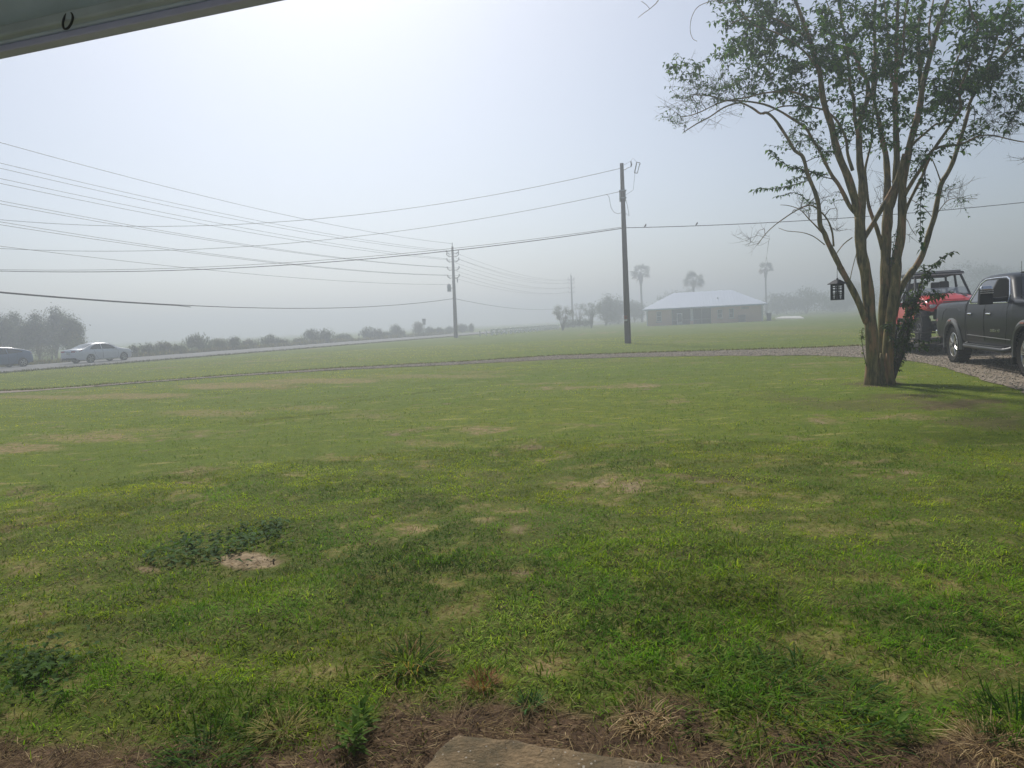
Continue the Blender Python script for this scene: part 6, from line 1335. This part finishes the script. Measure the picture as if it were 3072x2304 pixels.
    w.add(V, [(0, 3, 5, 2), (2, 5, 4, 1)]); w.build('windscreen', TINT, t, smooth=True)
    for y in (-.45, -.22, 0, .22, .45): mb = MB(); mb.lathe([(.045, 0), (.04, .025), (.02, .04), (0, .042)], (2.38, y, 2.0 - .06 * abs(y)), 'z', 12); mb.build('roof_marker_lamp', mat('dark amber lens', (.06, .035, .015), .2), t, smooth=True)
    mb = MB(); mb.tube([(3.42, -.86, 1.45), (3.40, -.86, 2.18)], .004, 5); mb.lathe([(.02, 1.46), (.012, 1.52), (0, 1.53)], (3.42, -.86, 0), 'z', 8); mb.build('antenna', BLK, t)
    mb = MB(); mb.box((5.01, 0, 1.06), (.06, 1.25, .46)); mb.build('grille', CHROME, t, bevel=.02); mb = MB(); 
    for z in (.90, .98, 1.06, 1.14, 1.22): mb.box((5.035, 0, z), (.03, 1.15, .035))
    mb.build('grille_bars', BLK, t)
    mb = MB(); mb.box((5.03, 0, .62), (.22, 1.92, .26), taper=(.9, .97)); mb.build('front_bumper', CHROME, t, bevel=.04)
    mb = MB(); mb.box((-1.33, 0, .66), (.16, 1.94, .20)); mb.build('rear_bumper', CHROME, t, bevel=.03); mb = MB(); mb.box((-1.275, 0, 1.12), (.02, 1.5, .52)); mb.build('tailgate', PAINT, t, bevel=.02)
    mb = MB(); mb.box((4.1, 0, 1.46), (1.1, .95, .05), taper=(.85, .8)); mb.build('hood_bulge', PAINT, t, bevel=.03)
    mb = MB(); mb.box((3.50, 0, 1.475), (.10, 1.5, .02)); mb.build('cowl', BLK, t)
    return t
TRUCK = pickup()

def along(dx, dy=0.0):
    h = rad(-105.07); return (11.62 + math.cos(h) * dx - math.sin(h) * dy, 16.83 + math.sin(h) * dx + math.cos(h) * dy)
DECK = .33
def trailer():
    x, y = along(-2.75); t = thing('utility_trailer', 'low black flat trailer hitched behind the pickup, carrying the red vehicle', 'trailer', (x, y, DRIVE_Z), rad(-105.07))
    FR = mat('black painted steel', (.018, .018, .020), .65, var=.2, spec=.2); L_ = 4.3
    mb = MB()
    for s in (-1, 1): mb.box((-L_ / 2, s * .98, DECK - .07), (L_, .06, .13))
    mb.box((-.03, 0, DECK - .07), (.06, 1.90, .13)); mb.box((-L_ + .03, 0, DECK - .07), (.06, 1.90, .13))
    for k in range(6): mb.box((-.5 - k * .65, 0, DECK - .09), (.05, 1.9, .07))
    mb.build('frame', FR, t)
    mb = MB()
    for k in range(11): mb.box((-L_ / 2, -.875 + k * .175, DECK - .018), (L_ - .13, .165, .034))
    mb.build('deck', mat('weathered deck boards', (.12, .095, .07), .9, var=.3, scale=8), t)
    mb = MB(); mb.tube([(0, -.55, DECK - .08), (1.18, -.03, .50)], .04, 6); mb.tube([(0, .55, DECK - .08), (1.18, .03, .50)], .04, 6); mb.box((1.24, 0, .52), (.22, .08, .09)); mb.build('tongue', FR, t)
    for s in (-1, 1):
        mb = MB(); mb.tube([(-.05, s * .98, DECK + .30), (-1.6, s * .98, DECK + .30), (-L_ + .05, s * .98, DECK + .30)], .022, 6)
        for xx in (-.05, -1.05, -3.1, -L_ + .05): mb.tube([(xx, s * .98, DECK - .02), (xx, s * .98, DECK + .30)], .020, 6)
        mb.build('side_rail', FR, t)
        mb = MB(); mb.prism([(-3.15, DECK - .1), (-3.05, DECK + .26), (-1.65, DECK + .26), (-1.55, DECK - .1), (-1.62, DECK - .1), (-1.70, DECK + .22), (-3.0, DECK + .22), (-3.08, DECK - .1)], s * 1.02, s * 1.27, 'y'); mb.build('fender', mat('scuffed grey steel', (.25, .25, .24), .6, metal=.4), t)
        for xx in (-2.0, -2.7): wheel(t, xx, s * 1.14, .33, .33, .19, .19, 6, s, twin=False)
        mb = MB(); mb.box((-L_ - .01, s * .82, DECK - .06), (.02, .12, .06)); mb.build('tail_lamp', REDL, t)
    mb = MB()
    mb.tube([(.0, -.98, DECK + .3), (.0, .98, DECK + .3)], .022, 6)
    mb.tube([(.0, -.45, DECK), (.0, -.45, DECK + .3)], .02, 6); mb.tube([(.0, .45, DECK), (.0, .45, DECK + .3)], .02, 6); mb.build('front_rail', FR, t)
trailer()

def side_by_side():
    x, y = along(-3.62); t = thing('utility_vehicle', 'red four seat off road utility vehicle with a black roof, riding on the trailer', 'utility vehicle', (x, y, DRIVE_Z + DECK), rad(-105.07))
    RED = mat('red moulded plastic', (.62, .016, .014), .30, coat=.5, var=.06); CAGE = mat('black cage tube', (.016, .017, .020), .5); ROOF = mat('black roof plastic', (.030, .031, .036), .6, var=.15)
    SEAT = mat('black vinyl seat', (.016, .016, .018), .6)
    # origin: front axle on the deck; x forward
    mb = MB(); mb.box((-1.35, 0, .42), (3.3, .95, .22)); mb.box((-1.5, 0, .36), (2.0, 1.36, .14)); mb.build('chassis', BLK, t, bevel=.03)
    # hood and front body: lofted
    ZT = [(-.62, 1.34), (-.45, 1.33), (-.1, 1.285), (.25, 1.21), (.42, 1.13), (.50, 1.02)]; ZB2 = [(-.62, .92), (-.2, .95), (.25, .93), (.50, .88)]; WX = [(-.62, .76), (-.3, .77), (.1, .75), (.35, .70), (.50, .60)]
    m_, HW, ZB = loft_body(lambda q: pw(ZT, q), lambda q: pw(ZB2, q), lambda q: pw(WX, q), lambda q, z: pw([(.85, .96), (1.0, 1.0), (1.15, .96), (1.36, .80)], z), -.62, .50, (), .1, .3, nz=9, rr=.06)
    hood = m_.build('hood', RED, t, smooth=True, angle=35)
    mb = MB(); mb.prism([(-.40, 1.37), (.10, 1.30), (.36, 1.20), (.36, 1.17), (-.40, 1.33)], -.30, .30, 'y'); mb.build('hood_ridge', RED, hood, bevel=.02)
    mb = MB()
    for s in (-1, 1): mb = MB(); mb.box((-.05, s * .38, 1.325), (.5, .05, .02), ry=.17); mb.build('hood_vent', BLK, hood)
    mb = MB(); mb.box((.46, 0, .80), (.10, 1.05, .30)); mb.box((.52, 0, .92), (.06, .55, .16)); mb.build('grille', BLK, t, bevel=.03)
    mb = MB(); mb.tube([(.40, -.45, .45), (.62, -.45, .55), (.66, -.40, .80), (.56, -.36, .98)], .025, 8); mb.tube([(.40, .45, .45), (.62, .45, .55), (.66, .40, .80), (.56, .36, .98)], .025, 8); mb.tube([(.66, -.42, .72), (.66, .42, .72)], .025, 8); mb.tube([(.62, -.44, .55), (.62, .44, .55)], .025, 8); mb.build('front_bumper', CAGE, t, smooth=True)
    for s in (-1, 1):
        h = MB(); h.box((.43, s * .52, 1.02), (.16, .26, .10), rz=-s * .35); h.build('headlight', LAMP, t, bevel=.025)
        h = MB(); h.prism([(.30, 1.15), (.47, 1.10), (.52, .96), (.40, .94)], s * .34, s * .70, 'y'); h.build('headlight_surround', RED, t, bevel=.02)
        # front and rear wheel arch flares
        for cx, r0 in ((.0, .43), (-2.75, .43)):
            fl = MB(); A_ = np.linspace(.15, math.pi - .05, 14); V = []; F = []
            for a in A_:
                for rr_, yy in ((r0, .60), (r0 + .05, .60), (r0 + .05, .80), (r0, .80)): V.append((cx + math.cos(a) * rr_, s * yy, .40 + math.sin(a) * rr_))
            for i in range(len(A_) - 1):
                for k in range(4): F.append((i * 4 + k, i * 4 + (k + 1) % 4, (i + 1) * 4 + (k + 1) % 4, (i + 1) * 4 + k))
            fl.add(V, F); fl.build('fender', BLK if cx == 0 else RED, t)
        # doors: red lower panels
        for nm, x0, x1 in (('front_door', -1.28, -.52), ('rear_door', -2.25, -1.34)):
            d = MB(); d.prism([(x0, .52), (x1, .52), (x1 + .04, .80), (x1, 1.10), (x0 + .12, 1.02), (x0, .95)], s * .735, s * .775, 'y'); dd = d.build(nm, RED, t, bevel=.012)
            e = MB(); e.box(((x0 + x1) / 2, s * .78, .62), (x1 - x0 - .14, .015, .13)); e.build('door_trim', BLK, dd)
        # cage
        c = MB(); yb, yt = .72, .60
        c.tube([(-.55, s * yb, 1.28), (-.80, s * .66, 1.62), (-1.02, s * yt, 1.93)], .034, 8); c.build('front_pillar', CAGE, t, smooth=True)
        c = MB(); c.tube([(-1.50, s * yb, .55), (-1.56, s * .70, 1.3), (-1.52, s * yt, 1.93)], .034, 8); c.build('middle_pillar', CAGE, t, smooth=True)
        c = MB(); c.tube([(-2.42, s * yb, .60), (-2.46, s * .68, 1.35), (-2.34, s * yt, 1.92)], .034, 8); c.tube([(-2.44, s * .70, 1.1), (-1.54, s * .68, 1.62)], .02, 6); c.build('rear_pillar', CAGE, t, smooth=True)
        c = MB(); c.tube([(-1.02, s * yt, 1.93), (-1.7, s * yt, 1.955), (-2.34, s * yt, 1.92)], .034, 8); c.build('roof_tube', CAGE, t, smooth=True)
        for cx in (0, -2.75): wheel(t, cx, s * .66, .37, .37, .26, .18, 6, s, lugs=18, twin=False, rimmat=mat('dark alloy', (.10, .10, .105), .4, metal=.6), spoke_w=.03)
    c = MB()
    for xx, z in ((-1.02, 1.93), (-1.52, 1.94), (-2.34, 1.92)): c.tube([(xx, -.60, z), (xx, .60, z)], .032, 8)
    c.tube([(-.60, -.70, 1.33), (-.60, .70, 1.33)], .03, 8); c.build('cross_tubes', CAGE, t, smooth=True)
    mb = MB(); P = [(-.93, 1.955), (-.97, 2.015), (-1.2, 2.035), (-1.24, 2.065), (-1.62, 2.075), (-1.68, 2.045), (-2.3, 2.04), (-2.46, 2.0), (-2.46, 1.955)]; mb.prism(P, -.68, .68, 'y'); mb.build('roof', ROOF, t, bevel=.02)
    mb = MB(); mb.box((-.955, 0, 1.948), (.07, 1.34, .03)); mb.build('roof_front_trim', mat('pale roof edge', (.42, .43, .44), .5), t)
    # half windscreen of clear plastic
    gl = bpy.data.materials.new('clear plastic sheet'); gl.use_nodes = True; n_ = gl.node_tree.nodes; b_ = n_['Principled BSDF']; b_.inputs['Base Color'].default_value = (.75, .78, .8, 1); b_.inputs['Roughness'].default_value = .12; b_.inputs['Alpha'].default_value = .32
    mb = MB(); mb.add([(-.57, -.68, 1.33), (-.57, .68, 1.33), (-.735, .66, 1.55), (-.735, -.66, 1.55)], [(0, 1, 2, 3)]); wo = mb.build('half_windscreen', gl, t); md = wo.modifiers.new('thick', 'SOLIDIFY'); md.thickness = .006
    mb = MB(); mb.box((-.72, 0, 1.20), (.26, 1.36, .26)); mb.build('dashboard', BLK, t, bevel=.04)
    sw = MB(); sw.tube([(-.92 + .07 * math.sin(a), .36 + .165 * math.cos(a), 1.33 + .15 * math.sin(a)) for a in np.linspace(0, 2 * math.pi, 22)[:-1]], .016, 6, close=True); sw.tube([(-.92, .36, 1.33), (-.72, .36, 1.22)], .02, 6); sw.tube([(-.92, .20, 1.33), (-.92, .52, 1.33)], .014, 5); sw.build('steering_wheel', BLK, t, smooth=True)
    for xx in (-1.32, -2.15):
        for yy in (-.36, .36):
            s_ = MB(); s_.box((xx, yy, .80), (.48, .46, .16)); so = s_.build('seat', SEAT, t, bevel=.05)
            s_ = MB(); s_.box((xx - .27, yy, 1.12), (.13, .46, .62), ry=-.18); s_.build('backrest', SEAT, so, bevel=.05)
            s_ = MB(); s_.box((xx - .345, yy, 1.645), (.10, .27, .23), ry=-.15); s_.build('headrest', SEAT, so, bevel=.04); s_ = MB(); s_.tube([(xx - .33, yy - .07, 1.35), (xx - .345, yy - .07, 1.58)], .012, 5); s_.tube([(xx - .33, yy + .07, 1.35), (xx - .345, yy + .07, 1.58)], .012, 5); s_.build('headrest_posts', BLK, so)
    mb = MB(); mb.box((-2.95, 0, .80), (.95, 1.30, .06)); mb.box((-3.42, 0, .98), (.05, 1.34, .36)); mb.box((-2.48, 0, .98), (.04, 1.34, .36)); mb.box((-2.95, .67, .98), (.95, .05, .36)); mb.box((-2.95, -.67, .98), (.95, .05, .36)); mb.build('cargo_bed', RED, t, bevel=.015)
side_by_side()

def sedan(name, label, cat, loc, rz, paint, spec, scale=.95):
    t = thing(name, label, cat, loc, rz, scale=scale); ZT, WX, WZ, x0, x1, wb, win, extra = spec
    mb, HW, ZB = loft_body(lambda x: pw(ZT, x), lambda x: pw([(x0, .42), (x0 + .3, .26), (wb * .5, .20), (x1 - .3, .24), (x1, .34)], x), lambda x: pw(WX, x), lambda x, z: pw(WZ, z), x0, x1, (0, wb), .365, .32, rr=.06, nz=13, crown=.035)
    mb.build('body', paint, t, smooth=True, angle=60)
    mb = MB(); mb.box((wb / 2, 0, .42), (x1 - x0 - .5, 1.10, .34)); mb.box((0, 0, .55), (.8, 1.3, .4)); mb.box((wb, 0, .55), (.8, 1.3, .4)); mb.build('chassis', DARKI, t)
    for s in (-1, 1):
        for nm, o in win:
            w = MB(); side_panel(w, o, HW, s, .006); w.build(nm, TINT, t)
        for nm, pts, hx_ in extra['doors']:
            d = MB(); side_line(d, pts, HW, s, .007, -.003); do = d.build(nm, mat('door gap', (.006, .006, .007)), t); h = MB(); h.tube([(hx_, s * (HW(hx_, .80) + .004), .80), (hx_ + .04, s * (HW(hx_, .8) + .03), .805), (hx_ + .15, s * (HW(hx_, .8) + .03), .805), (hx_ + .19, s * (HW(hx_, .8) + .004), .80)], .014, 6); h.build('handle', paint, do)
        for x in (0, wb): wheel(t, x, s * .80, .32, .32, .21, .215, 5, s, twin=True, spoke_w=.022)
        m = MB(); mx = extra['mirror']; m.box((mx, s * (HW(mx, .98) + .11), 1.0), (.10, .20, .13)); m.build('mirror', paint, t, bevel=.03)
        tl = MB(); side_panel(tl, extra['lamp'], HW, s, .008); lx = x0 - .004; tl.prism(extra['lamp_back'], s * .36, s * (HW(x0 + .02, .86) - .04), 'y'); tl.build('tail_lamp', REDL, t)
        rk = MB(); side_line(rk, [(.42, .24), (wb - .42, .24)], HW, s, .022, .0); rk.build('rocker_trim', extra['rocker'], t)
        hl = MB(); hl.box((x1 - .10, s * .62, .66), (.16, .34, .13)); hl.build('headlight', LAMP, t, bevel=.03)
    for nm, xa, xb, ya, yb in extra['glass']:
        V = []; n = 6
        for k in range(n + 1):
            x = xa + (xb - xa) * k / n; y = ya + (yb - ya) * k / n; z = pw(ZT, x)
            for f in (-1, -.5, 0, .5, 1): V.append((x, f * y, z + .035 * (1 - (f * y / (HW(x, z) + .001)) ** 2 * .9) + .008))
        F = [(i * 5 + k, i * 5 + k + 1, (i + 1) * 5 + k + 1, (i + 1) * 5 + k) for i in range(n) for k in range(4)]; w = MB(); w.add(V, F); w.build(nm, mat('sloped light glass', (.14, .16, .17), .06, spec=.9), t, smooth=True)
    b = MB(); b.box((x0 + .05, 0, .36), (.12, 1.45, .16)); b.build('rear_bumper_valance', BLK, t, bevel=.03)
    b = MB(); b.box((x0 + .055, 0, .40), (.13, 1.2, .02)); b.build('bumper_strip', CHROME, t)
    b = MB(); b.box((x0 - .006, 0, extra['plate']), (.02, .32, .16)); b.build('licence_plate', mat('licence plate', (.50, .52, .46), .5), t)
    b = MB(); b.box((x0 - .004, 0, extra['plate'] + .13), (.02, .85, .04)); b.build('trunk_trim', CHROME, t, bevel=.008)
    return t
SILV = mat('silver metallic paint', (.74, .76, .79), .30, metal=.10, coat=.8, var=.04); BLUE = mat('blue grey metallic paint', (.055, .12, .23), .32, metal=.05, coat=.8, var=.05)
sd = sedan('parked_car', 'silver four door sedan heading right along the road in the fog', 'car', (-30.15, 50.2, .03), rad(66.5), SILV,
    ([(-1.13, .80), (-1.10, .98), (-1.0, 1.03), (-.55, 1.07), (-.30, 1.13), (.25, 1.37), (.60, 1.45), (1.0, 1.475), (1.45, 1.455), (1.8, 1.38), (2.45, 1.08), (2.6, 1.02), (3.1, .94), (3.5, .82), (3.66, .62)],
     [(-1.13, .82), (-.9, .88), (-.4, .91), (.5, .915), (2, .915), (2.9, .90), (3.4, .83), (3.66, .62)], [(.2, .93), (.45, .985), (.7, 1.0), (.88, .985), (.98, .93), (1.05, .88), (1.45, .66)], -1.13, 3.66, 2.78,
     [('rear_side_window', [(.02, 1.02), (.95, 1.0), (.97, 1.385), (.62, 1.37), (.25, 1.22)]), ('front_side_window', [(1.02, 1.0), (2.18, .985), (2.10, 1.08), (1.72, 1.30), (1.4, 1.385), (1.04, 1.395)])],
     dict(doors=[('rear_door', [(.30, .96), (.42, .55), (.62, .30), (.99, .29), (1.0, .98)], .30), ('front_door', [(1.0, .98), (1.0, .29), (2.2, .28), (2.3, .6), (2.24, .97)], 1.15)], mirror=2.10,
          lamp=[(-1.10, .86), (-1.05, .97), (-.62, 1.0), (-.58, .96), (-.85, .88)], lamp_back=[(-1.145, .84), (-1.10, .84), (-1.09, .96), (-1.125, .96)], rocker=CHROME, plate=.76, glass=[('rear_window', -.42, .40, .66, .58), ('windscreen', 1.75, 2.42, .60, .70)])), scale=.94)
bl = sedan('parked_car', 'blue grey hatchback cut by the left edge of the photo, behind the silver car', 'car', (-34.0, 48.9, .03), rad(246.5), BLUE,
    ([(-.80, .70), (-.76, 1.02), (-.70, 1.12), (-.3, 1.24), (.3, 1.38), (.9, 1.465), (1.4, 1.485), (1.8, 1.44), (2.6, 1.12), (2.8, 1.04), (3.2, .90), (3.5, .74), (3.62, .55)],
     [(-.80, .76), (-.6, .84), (0, .865), (2, .865), (2.9, .85), (3.4, .76), (3.62, .58)], [(.2, .93), (.45, .985), (.7, 1.0), (.88, .985), (1.0, .93), (1.45, .70)], -.80, 3.62, 2.70,
     [('rear_side_window', [(-.15, 1.06), (.95, .99), (.97, 1.39), (.5, 1.32), (.1, 1.20)]), ('front_side_window', [(1.02, .985), (2.35, .96), (2.2, 1.08), (1.75, 1.34), (1.4, 1.41), (1.04, 1.40)])],
     dict(doors=[('rear_door', [(.30, 1.0), (.42, .55), (.62, .30), (.99, .29), (1.0, .98)], .30), ('front_door', [(1.0, .98), (1.0, .29), (2.2, .28), (2.3, .6), (2.4, .95)], 1.15)], mirror=2.25,
          lamp=[(-.74, .86), (-.72, 1.10), (-.62, 1.12), (-.60, .92)], lamp_back=[(-.815, .80), (-.77, .80), (-.73, 1.10), (-.77, 1.10)], rocker=BLK, plate=.70, glass=[('rear_window', -.45, .55, .66, .58), ('windscreen', 1.8, 2.6, .62, .72)])), scale=.94)
# ------------------------------------------------------------------ morning fog: one closed box of even density
def haze():
    mb = MB(); mb.box((0, 0, 6.5), (1320, 1320, 16.0))
    m_ = bpy.data.materials.new('fog'); m_.use_nodes = True; n = m_.node_tree.nodes; n.remove(n['Principled BSDF'])
    v = n.new('ShaderNodeVolumePrincipled'); v.inputs['Color'].default_value = (.56, .60, .67, 1); v.inputs['Density'].default_value = HAZE_D; v.inputs['Anisotropy'].default_value = .6
    v.inputs['Density Attribute'].default_value = ''; v.inputs['Color Attribute'].default_value = ''; v.inputs['Temperature Attribute'].default_value = ''
    m_.node_tree.links.new(v.outputs[0], n['Material Output'].inputs['Volume'])
    tag(mb.build('haze', m_), 'pale morning fog over the lawn and fields', 'fog', kind='stuff')
HAZE_D = .0078
haze()
